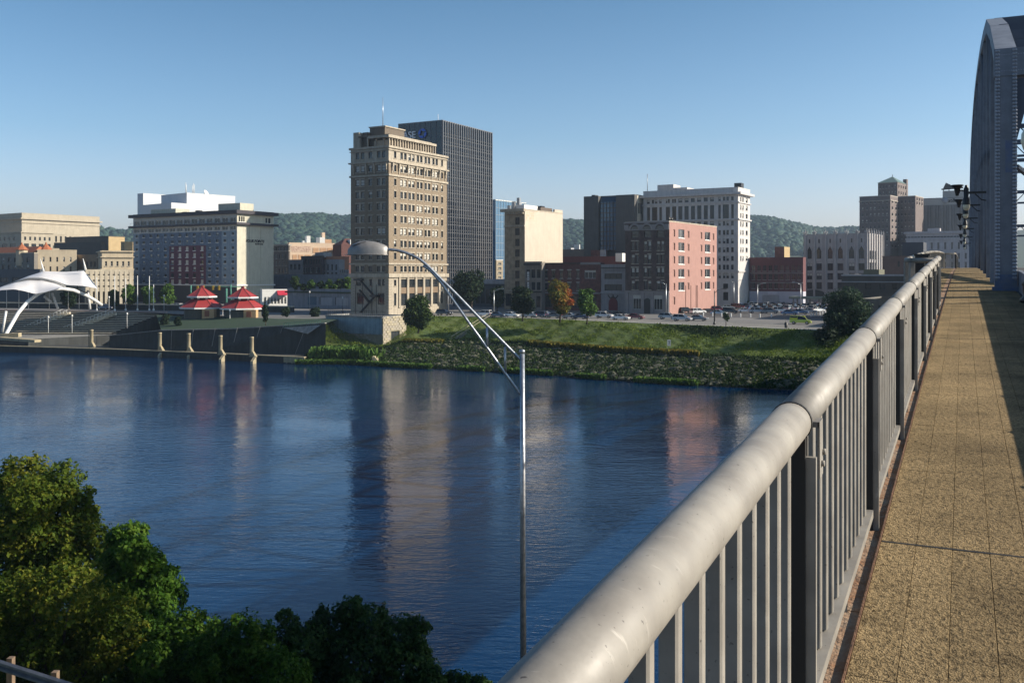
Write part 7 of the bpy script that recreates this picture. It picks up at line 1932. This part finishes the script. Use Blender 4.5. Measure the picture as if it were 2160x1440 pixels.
def fg(name, label, blobs, n, size, m, cat, trunk=None, group=None):
    c = Vector((sum(b_[0] for b_ in blobs) / len(blobs), sum(b_[1] for b_ in blobs) / len(blobs), 1.0))
    r = empty(name, c); tag(r, label, cat, group)
    bb = [(b_[0] - c.x, b_[1] - c.y, b_[2] - c.z) + tuple(b_[3:]) for b_ in blobs]
    mb_ = MB()
    zm_ = max(.6, min(b_[2] for b_ in bb)); mb_.tube([(0, 0, -1), (.1, .1, zm_ * .5), (0, 0, zm_)], [.22, .18, .1], 8)
    for b_ in bb: mb_.tube([(0, 0, 1), ((b_[0]) * .5, (b_[1]) * .5, 1 + (b_[2] - 1) * .6), (b_[0], b_[1], b_[2])], [.09, .06, .02], 6)
    mb_.build('trunk', BARK, r)
    leaves('crown', bb, n, size, m, r, shell=(.45, 1.08), rough=9)
    return r
def pb(px, py, Y, rpx, asp=1.0):
    q = at(px, py, Y); r = rpx / F * Y; return (q.x, q.y, q.z, r, r, r * asp)
fr = random.Random(5)
def cluster(px, py, Y, w, h, n, r):
    out = []
    for _ in range(n):
        a = fr.random() * 6.28; q = fr.random() ** .5
        out.append(pb(px + math.cos(a) * w * q, py + math.sin(a) * h * q, Y + fr.uniform(-1.8, 1.8), r * fr.uniform(.7, 1.2)))
    return out
fg('maple_tree', 'tall tree with yellowing leaves at the left edge of the near bank', [pb(55, 1010, 52, 52), pb(130, 1012, 51, 40), pb(5, 1070, 52, 75), pb(90, 1080, 50, 75), pb(150, 1060, 50, 42), pb(205, 1130, 49, 30), pb(215, 1160, 49, 36), pb(20, 1160, 50, 80), pb(130, 1150, 49, 65), pb(185, 1090, 50, 26)] + cluster(80, 1140, 50, 120, 90, 10, 48), 46000, .115, L_FOREY, 'tree')
fg('bank_tree', 'bright green tree leaning over the water in the lower left', [pb(272, 1140, 46, 38), pb(255, 1190, 46, 50), pb(300, 1200, 46, 45), pb(340, 1225, 45, 36), pb(290, 1260, 45, 65), pb(230, 1270, 46, 55), pb(330, 1290, 44, 38)] + cluster(285, 1230, 46, 60, 70, 7, 32), 34000, .11, L_FORE, 'tree')
fg('olive_shrub', 'yellow green undergrowth shrub above the guard rail', cluster(110, 1330, 41, 150, 90, 22, 62) + [pb(0, 1300, 42, 80), pb(230, 1350, 40, 60)], 46000, .09, L_FOREY, 'shrub')
fg('dark_shrub', 'dark shrub mass between the green tree and the round bush', cluster(360, 1390, 40, 90, 60, 14, 52) + [pb(400, 1300, 41, 24), pb(430, 1320, 41, 28), pb(370, 1330, 42, 40)], 26000, .085, L_FORE, 'shrub')
fg('round_bush', 'rounded dark bush at the bottom left of the river', [pb(505, 1360, 39, 62), pb(540, 1400, 39, 60), pb(470, 1410, 39, 60), pb(590, 1430, 38, 55)], 20000, .08, L_FORE, 'bush')
fg('dark_bush', 'tall dark bush with upright shoots at the bottom centre', [pb(610, 1340, 42, 34), pb(600, 1300, 42, 16), pb(650, 1370, 42, 52), pb(740, 1290, 43, 30), pb(700, 1340, 43, 55), pb(780, 1330, 43, 50), pb(845, 1345, 43, 48), pb(880, 1320, 43, 22), pb(760, 1400, 42, 80), pb(860, 1410, 42, 60), pb(660, 1430, 42, 60), pb(900, 1440, 41, 40)], 42000, .085, L_FORED, 'bush')
fg('low_bush', 'low dark bush just right of the dark bush at the bottom edge', [pb(960, 1450, 42, 34), pb(1010, 1455, 42, 28)], 5000, .08, L_FORED, 'bush')
def f_sb():
    x = -70 + rng.random() * 78; wy = 46 - (x + 2) * .5; f = rng.random(); y0_ = min(25.4 + max(0, -x - 14) * .2, wy - 9); y = y0_ + (wy - y0_) * f
    return (x, y, 8.8 * (1 - f) ** 2 - .6 * f + bump2(x * .7, y) * .6 + rng.random() * .8, rng.random())
scatter('undergrowth', 110000, f_sb, .17, L_FORE)

# ------------------------------------------------------------------ haze
HZ = bpy.data.materials.new('haze'); HZ.use_nodes = True; nt = HZ.node_tree; nt.nodes.remove(nt.nodes['Principled BSDF'])
pv = nt.nodes.new('ShaderNodeVolumePrincipled'); pv.inputs['Color'].default_value = (.6, .78, 1, 1); pv.inputs['Density'].default_value = .00012; pv.inputs['Anisotropy'].default_value = .2
nt.links.new(pv.outputs[0], nt.nodes['Material Output'].inputs['Volume'])
b = MB(); b.box(-3200, 3200, -350, 3300, -4, 200); tag(b.build('haze', HZ), kind='stuff')
